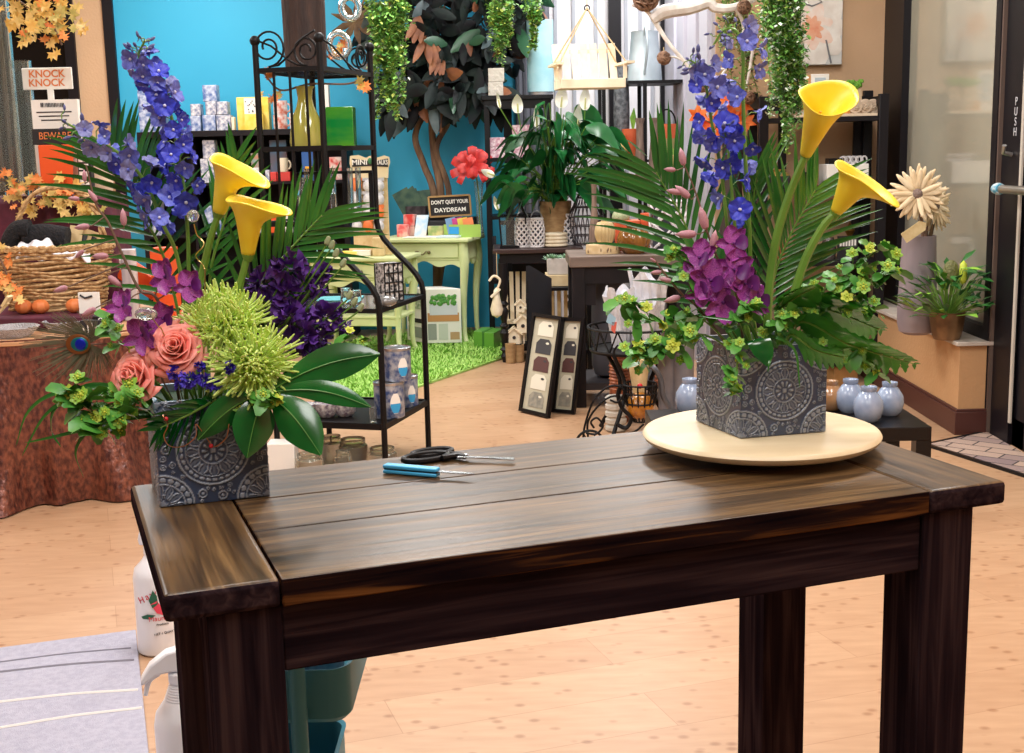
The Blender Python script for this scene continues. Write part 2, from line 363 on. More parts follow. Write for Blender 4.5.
# ------------------------------------------------------------------ the work table
ZT = .80                                      # table top height
TX, TY, TYAW, TL, TW, TB, TT = -.4136, 1.4168, .3509, 1.2233, .5492, .1391, .036
tR = Matrix.Rotation(TYAW, 3, 'Z')
def TP(a, b_, z): return V((TX, TY, 0)) + tR @ V((a, b_, z))
def stained(name, axis, top, edge=False):
    m = mat(name, (60, 36, 22), .3 if top else .5)
    N, L, b = nodes(m)
    tc = N.new('ShaderNodeTexCoord'); mp = N.new('ShaderNodeMapping'); L.new(tc.outputs['Object'], mp.inputs['Vector'])
    sc_ = [62, 62, 62]; sc_[axis] = 2.6; mp.inputs['Scale'].default_value = sc_
    n = N.new('ShaderNodeTexNoise'); n.inputs['Scale'].default_value = 1; n.inputs['Detail'].default_value = 6; n.inputs['Distortion'].default_value = 1.2
    L.new(mp.outputs['Vector'], n.inputs['Vector'])
    mp2 = N.new('ShaderNodeMapping'); L.new(tc.outputs['Object'], mp2.inputs['Vector']); s2 = [13, 13, 13]; s2[axis] = 1.4; mp2.inputs['Scale'].default_value = s2
    wv = N.new('ShaderNodeTexNoise'); wv.inputs['Scale'].default_value = 1; wv.inputs['Detail'].default_value = 1; L.new(mp2.outputs['Vector'], wv.inputs['Vector'])
    mul = N.new('ShaderNodeMath'); mul.operation = 'MULTIPLY'; mul.inputs[1].default_value = 34; L.new(wv.outputs['Fac'], mul.inputs[0])
    sn = N.new('ShaderNodeMath'); sn.operation = 'SINE'; L.new(mul.outputs[0], sn.inputs[0])
    ad = N.new('ShaderNodeMath'); ad.operation = 'MULTIPLY_ADD'; ad.inputs[1].default_value = .085; L.new(sn.outputs[0], ad.inputs[0]); L.new(n.outputs['Fac'], ad.inputs[2])
    b.inputs['Specular IOR Level'].default_value = .45 if top else .0
    r = N.new('ShaderNodeValToRGB'); e = r.color_ramp.elements
    if top: cols = ((.2, (24, 15, 9)), (.42, (66, 47, 27)), (.62, (96, 71, 42)), (.82, (126, 97, 60)))
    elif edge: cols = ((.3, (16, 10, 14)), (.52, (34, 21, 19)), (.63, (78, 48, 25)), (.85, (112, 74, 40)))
    else: cols = ((.2, (17, 12, 17)), (.45, (35, 25, 29)), (.65, (52, 39, 41)), (.85, (68, 52, 50)))
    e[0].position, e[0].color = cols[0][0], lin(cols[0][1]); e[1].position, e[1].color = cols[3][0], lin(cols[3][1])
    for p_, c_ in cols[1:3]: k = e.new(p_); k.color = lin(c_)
    L.new(ad.outputs[0], r.inputs['Fac']); L.new(r.outputs['Color'], b.inputs['Base Color'])
    bn = N.new('ShaderNodeBump'); bn.inputs['Strength'].default_value = .25; bn.inputs['Distance'].default_value = .002; L.new(ad.outputs[0], bn.inputs['Height']); L.new(bn.outputs['Normal'], b.inputs['Normal'])
    rr = N.new('ShaderNodeMapRange'); rr.inputs['To Min'].default_value = .26 if top else .6; rr.inputs['To Max'].default_value = .46 if top else .8; L.new(n.outputs['Fac'], rr.inputs['Value']); L.new(rr.outputs['Result'], b.inputs['Roughness'])
    return m
m_tx = stained('stained_top_along', 0, True); m_ty = stained('stained_top_across', 1, True)
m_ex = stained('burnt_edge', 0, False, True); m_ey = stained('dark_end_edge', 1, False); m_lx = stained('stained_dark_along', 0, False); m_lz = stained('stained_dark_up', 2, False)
tb = thing('work_table', 'dark-stained plank work table holding both flower arrangements', 'table', (TX, TY, 0)); tb.rotation_euler.z = TYAW
def tbox(name, a, b_, m, bev=.004):
    q = MB(); q.mm(a, b_)
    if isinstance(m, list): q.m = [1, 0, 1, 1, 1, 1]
    o = q.build(name, m, None, bevel=bev); o.parent = tb; return o
g = .0012
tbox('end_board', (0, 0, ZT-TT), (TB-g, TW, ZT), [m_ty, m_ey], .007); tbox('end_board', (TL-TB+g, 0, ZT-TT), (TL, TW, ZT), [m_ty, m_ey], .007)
seams = [0, .215, .38, TW]
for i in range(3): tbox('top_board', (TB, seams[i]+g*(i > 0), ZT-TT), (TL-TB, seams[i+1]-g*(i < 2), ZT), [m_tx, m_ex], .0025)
lw, li, lf = .0895, .05, .012
for a in (li, TL-li-lw):
    for b_ in (lf, TW-lf-lw):
        q = MB()
        q.mm((a, b_, .001), (a+lw, b_+lw, ZT-TT-.001))
        o = q.build('leg', m_lz, None, bevel=.002); o.parent = tb
za = ZT-TT-.001
for b_ in (lf+.006, TW-lf-.044): tbox('apron', (li+lw, b_, za-.088), (TL-li-lw, b_+.036, za), m_lx, .003)
for a in (li+.02, TL-li-.056): tbox('apron', (a, lf+lw, za-.088), (a+.036, TW-lf-lw, za), m_lx, .003)
q = MB(); q.bar((li+.03, lf+lw, za-.24), (li+.03, lf+lw+.17, za-.088), .03, .03); o = q.build('brace', m_lz); o.parent = tb
# ------------------------------------------------------------------ embossed ceramic cubes
def relief(u, v, seed=0):
    "height of the cast pattern on a face, u and v in -1..1"
    h = 0.0
    def petals(r, a, r0, r1, n, wd):
        if not r0 < r < r1: return 0
        t = (r-r0)/(r1-r0); da = (a*n/(2*PI)+.5) % 1-.5
        e = abs(da)/(.46*math.sin(PI*(.12+.8*t))**.7)
        return .8 if (.62 < e < 1) else (.35 if e < .34 else .1)
    def mand(r, a, R):
        x = r/R
        if x > 1.02: return None
        if x > .965: return .9
        if x > .91: return .1
        if x > .82: return .85 if math.hypot((x-.865)/.045, (((a*30/(2*PI)) % 1)-.5)/.42) < 1 else .1
        if x > .77: return .1
        if x > .74: return .8
        if x > .42: return petals(x, a, .42, .74, 12, 1)
        if x > .37: return .75
        if x > .12: return .9 if (abs(((a*10/(2*PI)+.5) % 1)-.5) < .2 and .14 < x < .31) else .12
        return .8 if x < .08 else .1
    r = math.hypot(u, v); a = math.atan2(v, u)
    k = mand(r, a, .66)
    if k is not None: return k
    for cx in (-1, 1):
        for cy in (-1, 1):
            r = math.hypot(u-cx, v-cy); a = math.atan2(v-cy, u-cx)
            x = r/.62
            if x < 1:
                if x > .94: return .85
                if x > .74: return .8 if math.hypot((x-.84)/.08, (((a*24/(2*PI)) % 1)-.5)/.4) < 1 else .1
                if x > .69: return .75
                if x > .2: return petals(x, a, .2, .69, 12, 1)
                return .6
    for (x, y, s) in DOTS:
        d = math.hypot(u-x, v-y)/s
        if d < 1: return .75 if (d > .66 or d < .36) else .12
    return .05
_r = random.Random(3); DOTS = []
for _ in range(900):
    x, y = _r.uniform(-.97, .97), _r.uniform(-.97, .97); s = _r.choice((.035, .045, .06, .09))
    if math.hypot(x, y)-s < .69 or min(math.hypot(x-a, y-b) for a in (-1, 1) for b in (-1, 1))-s < .64: continue
    if any(math.hypot(x-a, y-b) < s+c+.01 for a, b, c in DOTS): continue
    DOTS.append((x, y, s))
m_glaze = mat('grey_glaze', (60, 62, 72), .28, coat=.4)
N, L, b = nodes(m_glaze)
at = N.new('ShaderNodeAttribute'); at.attribute_name = 'relief'
r = N.new('ShaderNodeValToRGB'); r.color_ramp.elements[0].position = .08; r.color_ramp.elements[0].color = lin((54, 68, 94)); r.color_ramp.elements[1].position = .9; r.color_ramp.elements[1].color = lin((144, 152, 164))
L.new(at.outputs['Fac'], r.inputs['Fac']); L.new(r.outputs['Color'], b.inputs['Base Color'])
m_raw = mat('raw_ceramic_edge', (150, 118, 88), .7)
m_foam = mat('wet_foam', (30, 58, 36), .9)
def cube_vase(c, ex, ey, z0, h, name, label, m):
    "c: near corner; ex, ey: the two base edges"
    root = thing(name, label, 'vase', V((c.x, c.y, z0)) + (ex+ey)/2)
    o = V((c.x, c.y, z0)); up = V((0, 0, h)); q = MB(); val = []
    n = 112
    for a, d, out in ((o, ex, -ey), (o+ex, ey, ex), (o+ex+ey, -ex, ey), (o+ey, -ey, -ex)):
        out = out.normalized()
        nn = n if out.y < .2 else 24
        def fn(u, v):
            k = relief(u*2-1, v*2-1); val.append(k); edge = 1 if 0 < u < 1 and 0 < v < 1 else 0
            return a + d*u + up*v + out*(.0028*k*edge)
        q.grid(fn, nn, nn)
    # rim, inner wall
    cc = o + (ex+ey)/2; w = .007
    def corner(s, z): return [cc + (ex*i+ey*j)*s/2 + V((0, 0, z)) for i, j in ((-1, -1), (1, -1), (1, 1), (-1, 1))]
    s1 = 1-2*w/ex.length
    vs = corner(1, h) + corner(s1, h) + corner(s1, h-.03) + corner(1, 0)
    q.add(vs, [(0, 1, 5, 4), (1, 2, 6, 5), (2, 3, 7, 6), (3, 0, 4, 7), (4, 5, 9, 8), (5, 6, 10, 9), (6, 7, 11, 10), (7, 4, 8, 11), (15, 14, 13, 12)])
    val += [.5]*16
    ob = q.build('body', m, root, ang=80)
    atr = ob.data.attributes.new('relief', 'FLOAT', 'POINT'); atr.data.foreach_set('value', val)
    f = MB(); f.add(corner(s1, h-.012) + corner(s1, h-.03), [(0, 1, 2, 3), (7, 6, 5, 4), (0, 4, 5, 1), (1, 5, 6, 2), (2, 6, 7, 3), (3, 7, 4, 0)]); f.build('foam_block', m_foam, root)
    return root, cc
# left vase
a = G(161, 507.5, ZT+.001); b2 = G(270, 495.5, ZT+.001)
ex = b2-a; ex.z = 0
lk = 1.0
ey = V((-ex.y, ex.x, 0)); 
VL, cL = cube_vase(a, ex, ey, ZT+.001, ex.length*.98, 'ceramic_vase', 'square embossed grey vase standing on the left end of the table', m_glaze)
hL = ex.length*.98
# lazy susan
m_maple = mat('pale_maple', (222, 202, 164), .38, noise=(5, 4), rgb2=(230, 212, 178), stretch=(1, 6, 1))
zs = ZT+.034
pl, pr = G(644, 431, zs-.008), G(882, 433, zs-.008)
cs = G(760.5, 431, zs-.004); rs = (pr-pl).length/2
lz = thing('lazy_susan', 'round pale wooden turntable carrying the right-hand flower arrangement', 'turntable', (cs.x, cs.y, ZT))
MB().lathe((cs.x, cs.y, zs-.018), [(0, 0), (rs-.012, 0), (rs-.003, .005), (rs, .011), (rs-.003, .016), (rs-.008, .018), (0, .018)], 72).build('disc', m_maple, lz)
MB().lathe((cs.x, cs.y, ZT+.0005), [(0, 0), (.07, 0), (.07, .015), (0, .0155)], 32).build('swivel_base', mat('dark_swivel', (30, 28, 28), .4, .6), lz)
# right vase: near corner and its two neighbours
o_ = G(740.7, 438.4, zs+.001); eR = G(824.7, 431.5, zs+.001)-o_; eL = G(696.6, 420.6, zs+.001)-o_
kl = (eR.length+eL.length)/2
eR = eR.normalized()*kl; eY = eL
hR = kl*.98
VR, cR = cube_vase(o_, eR, eY, zs+.001, hR, 'ceramic_vase', 'square embossed grey vase standing on the round wooden turntable', m_glaze)
print('vases', ex.length, kl, eL.length, 'centres', cL, cR, 'heights', hL, hR, 'rs', rs)
# ------------------------------------------------------------------ flower makers
def leafmat(name, rgb, rgb2, rough=.38, sc=9): return mat(name, rgb, rough, noise=(sc, 2), rgb2=rgb2, spec=.5)
m_stem = leafmat('stem_green', (92, 132, 48), (112, 150, 58))
m_leaf = mat('palm_green', (36, 96, 36), .27, noise=(9, 2), rgb2=(62, 126, 48), spec=.6, coat=.35)
m_leaf_d = mat('glossy_dark_green', (12, 76, 26), .16, noise=(14, 2), rgb2=(22, 104, 38), spec=.6, coat=.6)
m_bup = leafmat('bupleurum_green', (104, 162, 56), (146, 192, 66), .5, 30)
m_bupl = leafmat('leaf_fresh_green', (62, 130, 48), (92, 158, 60), .4, 20)
m_yg = leafmat('yellow_green', (178, 198, 58), (204, 212, 74), .5, 60)
m_calla = mat('calla_yellow', (244, 214, 44), .42, noise=(18, 2), rgb2=(250, 226, 70), sss=.25)
m_spadix = mat('spadix_gold', (226, 160, 20), .6, bump=(300, .6))
m_rose = mat('coral_rose', (250, 142, 130), .5, noise=(30, 3), rgb2=(253, 166, 152), sss=.25)
m_mum = mat('lime_petals', (204, 230, 112), .5, noise=(60, 2), rgb2=(224, 242, 152), sss=.2)
m_mumc = mat('mum_eye', (120, 44, 30), .7)
m_del = mat('delphinium_blue', (80, 92, 200), .5, noise=(45, 3), rgb2=(128, 138, 222), sss=.1)
m_del2 = mat('delphinium_deep', (36, 54, 190), .5, noise=(45, 3), rgb2=(72, 80, 214), sss=.1)
m_bud = mat('delphinium_bud', (70, 76, 120), .6, noise=(70, 2), rgb2=(106, 106, 156))
m_bee = mat('delphinium_eye', (214, 216, 236), .6)
m_orc = mat('orchid_purple', (132, 40, 130), .42, noise=(35, 3), rgb2=(180, 88, 172), sss=.15)
m_orcl = mat('orchid_lip', (92, 20, 104), .45)
m_orcb = mat('orchid_bud', (178, 118, 142), .5, noise=(40, 2), rgb2=(196, 150, 150))
m_twig = mat('orchid_stem', (110, 84, 66), .6)
m_stock = mat('stock_purple', (66, 26, 112), .6, noise=(60, 3), rgb2=(96, 46, 148))
m_stat = mat('statice_violet', (58, 40, 170), .6, noise=(120, 2), rgb2=(86, 64, 200))
m_cop = mat('copper_wire', (200, 140, 100), .3, 1)
m_gold = mat('gold_wire', (206, 176, 110), .3, 1)
m_gem = mat('clear_gem', (236, 240, 240), .03, trans=.85, ior=1.5)
m_red = mat('red_bead', (190, 30, 40), .25)

def stem_of(root, pts, r, m=None, name='stem'):
    return MB().tube(spline(pts, 6), r, 7).build(name, m or m_stem, root)
def calla(pts, mouth, tipd, label, R=.030, Ln=.085, r=.006, group=None):
    "pts: stem points ending at the flower's base; mouth: direction of the trumpet; tipd: where the pointed tip goes"
    root = thing('calla_lily', label, 'flower', pts[0], group)
    stem_of(root, pts, [r*.95, r, r*.8])
    base = V(pts[-1]); a = V(mouth).normalized(); d = V(tipd); d = (d - a*d.dot(a)).normalized(); n = a.cross(d)
    def fn(u, v):
        th = 2*PI*u; c = math.cos(th); front = max(0, c)**1.7; back = max(0, -c); f = max(0, v-.55)/.45
        rad = d*c + n*math.sin(th)
        p = base + a*Ln*v*(1+.10*back+.03*math.sin(3*th)*f) + rad*(.009+(R-.009)*(.82*v+.18*v**3))
        p += rad*(R*.26*f**2.6*(1-.4*front)) - a*(R*.22*f**3*back)
        return p + d*(front*f**1.5*R*1.25) - a*(front*f**2.0*R*.42)
    q = MB().grid(fn, 40, 18, wrap=True); q.build('spathe', m_calla, root, ang=180, solid=.0016)
    q = MB(); q.lathe(base-a*.012, [(0, 0), (r*.9, .001), (.0100, .012), (.0096, .018)], 12, M=rotto(a)); q.build('calyx', m_stem, root)
    q = MB(); q.tube([base+a*.01, base+a*Ln*.45, base+a*Ln*.78], [.004, .0045, .0035, .002], 8); q.build('spadix', m_spadix, root)
    return root
def rose(c, axis, R, label, stem_to):
    root = thing('rose', label, 'flower', stem_to)
    a = V(axis).normalized(); Rm = rotto(a)
    stem_of(root, [stem_to, V(c)-a*R*1.3, V(c)-a*R*.6], .0035)
    q = MB(); rr = random.Random(int(c.x*1e4) & 255)
    K = 26
    for i in range(K):
        t = i/(K-1); ang = i*2.399963
        op = t**1.15                              # 0 inside (closed), 1 outside (open)
        rad = R*(.10+.62*op); hgt = R*(1.06-.42*op); wid = (1.9-.55*t) if i < 7 else 1.05+.1*rr.random()
        curl = R*(.03+.40*op**1.5)
        def fn(u, v, ang=ang, rad=rad, hgt=hgt, wid=wid, op=op, curl=curl):
            s = (u-.5)*2
            th = ang + s*wid*(.55+.45*v)*(1 if op > .2 else 1)
            edge = 1-.16*abs(s)**3 - .04*math.sin(5*s+ang)
            k = rad*(.42+.58*v**.7) + curl*max(0, v-.55)**1.5*3.3*(.7+.45*abs(s))
            z = -R*.45 + hgt*v*edge - curl*max(0, v-.7)*1.9 + .02*R*math.sin(ang*3)
            return V(c) + Rm @ V((math.cos(th)*k, math.sin(th)*k, z))
        q.grid(fn, 10, 8)
    q.build('petals', m_rose, root, ang=180, solid=.0008)
    q = MB()
    for i in range(5):
        th = i*2*PI/5; dr = Rm @ V((math.cos(th), math.sin(th), 0))
        q.blade([V(c)-a*R*.5+dr*R*.1, V(c)-a*R*.5+dr*R*.45, V(c)-a*R*.62+dr*R*.8], R*.14, a.cross(dr))
    q.lathe(V(c)-a*R*.72, [(0, 0), (R*.16, R*.05), (R*.2, R*.16), (R*.3, R*.3)], 10, M=Rm)
    q.build('sepals', m_stem, root)
    return root
def spider_mum(c, axis, R, label, stem_to, seed=1):
    root = thing('spider_mum', label, 'flower', stem_to); rr = random.Random(seed)
    a = V(axis).normalized(); Rm = rotto(a); c = V(c)
    stem_of(root, [stem_to, c-a*R*.9, c-a*R*.25], .0035)
    q = MB(); K = 300
    for i in range(K):
        t = (i+.5)/K; ph = i*2.399963 + rr.uniform(-.12, .12)
        el = PI/2 - t**.62*1.95 + rr.uniform(-.08, .08)     # straight up at the centre, drooping at the edge
        ln = R*(.42+.72*t**.5)*rr.uniform(.8, 1.18)
        d = V((math.cos(ph)*math.cos(el), math.sin(ph)*math.cos(el), math.sin(el)))
        out = V((math.cos(ph), math.sin(ph), 0))
        b0 = out*R*.22*t**.5
        pts = []
        for k in range(6):
            s = k/5
            p = b0 + d*ln*s + V((0, 0, 1))*(-R*.20*s*s*t + R*(.40*max(0, s-.6)**1.3)*2.2*(.3+t)) - out*(R*.9*max(0, s-.66)**1.5)*(1.4-t) + V((-out.y, out.x, 0))*R*.10*math.sin(i*1.7)*s*s
            pts.append(c + Rm @ p)
        q.tube(pts, [R*.024, R*.026, R*.026, R*.028, R*.034, R*.02], 5)
    q.build('petals', m_mum, root)
    MB().lathe(c+a*R*.24, [(0, 0), (R*.07, R*.03), (R*.06, R*.10), (0, R*.13)], 10, M=Rm).build('eye', m_mumc, root)
    return root
def floret_mesh(kind):
    "a delphinium floret facing +z, about 1 across (scaled in place)"
    q = MB(); rr = random.Random(kind)
    for i in range(5):
        th = i*2*PI/5 + rr.uniform(-.12, .12); lift = rr.uniform(.2, .75)
        d = V((math.cos(th), math.sin(th), 0)); sd = V((-math.sin(th), math.cos(th), 0))
        def fn(u, v, d=d, sd=sd, lift=lift):
            s = (u-.5)*2; w = .30*math.sin(PI*min(1, .14+.78*v))**.7
            return d*(.06+.48*v) + sd*s*w + V((0, 0, lift*v*.55 - .16*v**3 + .10*s*s*v + .03*math.sin(6*s)))
        q.grid(fn, 6, 5)
    q.grid(lambda u, v: V((math.cos(2*PI*u)*.07*(1-v), math.sin(2*PI*u)*.07*(1-v), -.02-.34*v)), 8, 4, wrap=True)
    q.ball((0, 0, .06), .085, 8, 5, mi=1)
    return q
FL = [floret_mesh(k).mesh('floret', [m_del, m_bee], ang=180) for k in range(4)]
m_del3 = mat('delphinium_grey', (112, 114, 176), .5, noise=(45, 3), rgb2=(150, 154, 206), sss=.1)
FL3 = [floret_mesh(k+5).mesh('floret', [m_del3, m_del], ang=180) for k in range(3)]
FL2 = [floret_mesh(k+9).mesh('floret', [m_del2, m_bee], ang=180) for k in range(4)]
BUD = MB().lathe((0, 0, 0), [(0, 0), (.16, .12), (.22, .4), (.17, .72), (0, 1)], 8).tube([(0, 0, .1), (-.05, 0, -.3), (-.3, 0, -.5)], .07, 6).mesh('bud', m_bud)
def delphinium(pts, label, t0=.3, n=22, nb=10, size=.034, deep=.5, seed=1, spread=.022, r=.0032, t1=.80):
    "florets between t0 and t1 of the stem's length, buds above"
    root = thing('delphinium', label, 'flower', pts[0]); rr = random.Random(seed)
    sp = spline(pts, 12); stem_of(root, sp, [r, r*.9, r*.5])
    twigs = MB(); k = len(sp)-1
    for i in range(n+nb):
        isb = i >= n
        t = t0+(t1-t0)*i/max(1, n-1) if not isb else t1+(1-t1)*(i-n+1)/nb
        f = t*k; i0 = min(k-1, int(f)); p = sp[i0].lerp(sp[i0+1], f-i0); tan = (sp[i0+1]-sp[i0]).normalized()
        s, u = frame(tan); ph = i*2.399963*1.03 + rr.uniform(-.4, .4)
        d = (s*math.cos(ph)+u*math.sin(ph)); d = (d + V((0, -.45, 0))).normalized() if not isb else d
        top = 1 - .55*max(0, (t-t0)/(1-t0))
        ln = spread*(.6+.6*top)*rr.uniform(.75, 1.2) * (1.0 if not isb else .8)
        e = p + d*ln + tan*ln*.3
        twigs.tube([p, p+d*ln*.5+tan*ln*.35, e], .0009, 5)
        if not isb:
            face = (d*1.1 + V((0, -.25, -.1)) + V((rr.uniform(-.75, .75), rr.uniform(-.4, .3), rr.uniform(-.75, .55)))).normalized()
            q_ = rr.random()+(t-t0)/(t1-t0)*.9-deep; put(rr.choice(FL2 if q_ < .25 else FL if q_ < .9 else FL3), 'floret', root, e, rotto(face), size*rr.uniform(.8, 1.12)*(.72+.28*top))
        else:
            put(BUD, 'bud', root, e, rotto(d*.8+tan*.6+V((rr.uniform(-.3, .3), 0, rr.uniform(-.2, .3)))), size*.5*rr.uniform(.7, 1)*(1.1-.45*(t-t1)/(1-t1)))
    twigs.build('pedicels', m_stem, root)
    return root
def frond(pts, n, ln, side, label, name='palm_frond', w=.0040, m=None, start=.22, ang=.75, droop=.25, seed=0, face=V((0, -1, 0)), asym=1.0, parent=None):
    "feather palm: rachis along pts, paired leaflets in the plane of side"
    rr = random.Random(seed)
    root = thing(name, label, 'palm leaf', pts[0]) if parent is None else parent
    sp = spline(pts, 10); k = len(sp)-1
    stem_of(root, sp, [.0028, .0022, .001], name='rachis')
    q = MB()
    for i in range(n):
        t = start+(1-start)*i/(n-1)
        f = t*k; i0 = min(k-1, int(f)); p = sp[i0].lerp(sp[i0+1], f-i0); tan = (sp[i0+1]-sp[i0]).normalized()
        sd = V(side); sd = (sd-tan*sd.dot(tan)).normalized(); nr = tan.cross(sd)
        L_ = ln*(.55+.75*math.sin(PI*min(1, (t-start)/(1-start)*.72+.18)))*.8
        for s in (-1, 1):
            L2 = L_*rr.uniform(.88, 1.1)*(asym if s < 0 else 1)
            a = ang*(1-.45*(i/(n-1)))*rr.uniform(.88, 1.1)
            d = (tan*math.cos(a)+sd*s*math.sin(a)+nr*rr.uniform(-.12, .12)).normalized()
            pp = [p + d*L2*x + V((0, 0, -1))*droop*L2*x*x for x in (0, .18, .4, .62, .82, 1)]
            q.blade(pp, w, nr.cross(d)+face.cross(d)*.7, lambda t: (.35+.65*min(1, t*5))*(1-max(0, t-.45)/.55)**.75+.02, .3)
    q.build('leaflets', m or m_leaf, root, ang=180)
    return root
def orchid_flower_mesh(seed):
    q = MB(); rr = random.Random(seed)
    for i, (th, L_, w) in enumerate(((PI/2, .52, .17), (PI/2+2.15, .5, .17), (PI/2-2.15, .5, .17), (.25, .52, .27), (PI-.25, .52, .27))):
        d = V((math.cos(th), math.sin(th), 0)); sd = V((-math.sin(th), math.cos(th), 0)); bk = rr.uniform(-.12, .2)
        q.grid(lambda u, v: d*(.03+L_*v) + sd*(u-.5)*2*w*math.sin(PI*min(1, .10+.86*v))**.75 + V((0, 0, (-.05 if i < 3 else 0) + bk*v*v + .16*((u-.5)*2)**2*v)), 6, 6)
    q.grid(lambda u, v: V(((u-.5)*2*(.1+.13*math.sin(PI*v)), -.04-.30*v, .06+.24*math.sin(PI*v*.6) + .12*abs(u-.5)*(1-v))), 6, 6, mi=1)
    q.ball((0, 0, .07), .05, 8, 6, mi=1); q.tube([(0, 0, -.02), (0, -.06, -.2), (0, -.02, -.34)], .03, 6)
    return q.mesh('blossom', [m_orc, m_orcl], ang=180)
ORC = [orchid_flower_mesh(k) for k in range(3)]
OBUD = MB().lathe((0, 0, 0), [(0, 0), (.14, .1), (.2, .35), (.15, .7), (0, 1)], 10).mesh('bud', m_orcb)
def orchid(pts, flowers, buds, label, size=.05):
    "flowers: (point, facing, size factor); buds: (point, direction, length)"
    root = thing('orchid_spray', label, 'flower', pts[0]); sp = spline(pts, 8)
    q = MB().tube(sp, [.0025, .002, .0012], 6)
    def near(p): return min(sp, key=lambda s: (s-p).length)
    for p, d, k in flowers:
        put(rnd.choice(ORC), 'blossom', root, p, rotto(V(d)) @ Matrix.Rotation(rnd.uniform(-.5, .5), 3, 'Z'), size*k); q.tube(spline([near(p), (near(p)+V(p))/2+V((0, 0, .004)), p], 3), .0011, 5)
    for p, d, l in buds:
        d = V(d).normalized(); put(OBUD, 'bud', root, p, rotto(d), l); q.tube([near(p), V(p)-d*l*.12, p], .001, 5)
    q.build('stem', m_twig, root); return root
def bupleurum(pts, label, n=9, ln=.045, seed=1, size=.011, yellow=.16, r=.0016):
    "branching sprig: round perfoliate leaves and starry umbels"
    root = thing('bupleurum_sprig', label, 'foliage', pts[0]); rr = random.Random(seed); sp = spline(pts, 8); k = len(sp)-1
    q = MB().tube(sp, [r, r*.8, r*.45], 6); lf = MB()
    def star(c, d, s, mi):
        R_ = rotto(d); um = MB()
        for j in range(6):
            th = j*PI/3 + rr.uniform(-.2, .2); o = R_ @ V((math.cos(th), math.sin(th), .15)); sd = R_ @ V((-math.sin(th), math.cos(th), 0))
            um.blade([c, c+o*s*.4, c+o*s*.75, c+o*s*1.02], s*.40, sd, lambda t: max(.08, math.sin(PI*(.2+.78*t)))**.8, .3, mi)
        um.ball(c+d*s*.12, s*.24, 6, 4, mi=1)
        for j in range(7):
            th = j*.9; um.ball(c+R_ @ V((math.cos(th)*s*.42, math.sin(th)*s*.42, s*.16)), s*.12, 5, 3, mi=1)
        um.build('umbel', [m_bup, m_yg], root, ang=180)
    for i in range(n):
        t = .25+.75*i/(n-1); f = t*k; i0 = min(k-1, int(f)); p = sp[i0].lerp(sp[i0+1], f-i0); tan = (sp[i0+1]-sp[i0]).normalized()
        s, u = frame(tan); ph = i*2.4+rr.uniform(-.5, .5); d = (s*math.cos(ph)+u*math.sin(ph)+tan*.7+V((0, -.3, .1))).normalized()
        L_ = ln*rr.uniform(.35, 1)*(1.1-.5*t) if i < n-1 else .001
        e = p+d*L_; q.tube([p, p+d*L_*.5+tan*L_*.1, e], r*.45, 5)
        fc = (d*.4+V((rr.uniform(-.4, .4), -.8, .5))).normalized()
        star(e, fc, size*rr.uniform(.55, 1.0), 1 if rr.random() < yellow else 0)
        for j in range(3):
            c = p+d*L_*rr.uniform(.1, .7); o = V((rr.uniform(-1, 1), rr.uniform(-.8, .3), rr.uniform(-.7, .6))).normalized(); s2, u2 = frame(o)
            w = size*rr.uniform(.7, 1.15)
            lf.blade([c, c+o*w*.7, c+o*w*1.6, c+o*w*2.1-V((0, 0, w*.3))], w*.75, V((o.y+.2, -o.x, .5)), lambda t: math.sin(PI*min(1, t*.85+.1))**.6, .12)
    q.build('stem', m_stem, root); lf.build('leaves', m_bupl, root, ang=180)
    return root
def grassblades(sets, label, name='lily_grass', w=.004, m=None, cat='foliage', group=None):
    root = thing(name, label, cat, sets[0][0], group); 
    for s in sets:
        sp = spline(s, 8); d = sp[-1]-sp[0]
        MB().blade(sp, w, V((d.z, .3*d.length, -d.x)), lambda t: (1-t)**.5*.95+.05, .35).build('blade', m or m_leaf, root, ang=180)
    return root
def clumps(points, stemto, label, name, m, size, K=26, seed=2, cat='flower', bud=None):
    "ruffled double florets (stock) or fluffy tufts (statice)"
    root = thing(name, label, cat, stemto); rr = random.Random(seed); st = MB()
    for (p, s) in points:
        p = V(p); q = MB()
        for i in range(K):
            d = V((rr.gauss(0, 1), rr.gauss(0, 1)-.5, rr.gauss(0, 1))).normalized(); s1, u1 = frame(d)
            c = p + d*size*s*rr.uniform(.15, .5); w = size*s*rr.uniform(.32, .52); ro = rr.uniform(0, 6)
            sd = s1*math.cos(ro)+u1*math.sin(ro)
            q.grid(lambda u, v: c + d*w*v*.9 + sd*(u-.5)*w*1.7*(.35+.65*v) + sd.cross(d)*w*.22*math.sin(u*9+ro)*v, 5, 3)
        q.build('floret', m, root, ang=180)
        st.tube(spline([stemto, V(stemto).lerp(p, .6)+V((0, 0, .01)), p], 4), .0016, 5)
    if bud:
        for p, d, l in bud: MB().lathe(p, [(0, 0), (l*.28, l*.2), (l*.3, l*.5), (l*.18, l*.9), (0, l)], 7, M=rotto(d)).build('bud', m_stockbud, root); st.tube([V(stemto).lerp(V(p), .55), V(p)], .0013, 5)
    st.build('stem', m_stem, root); return root
m_stockbud = mat('stock_bud', (150, 160, 120), .6)
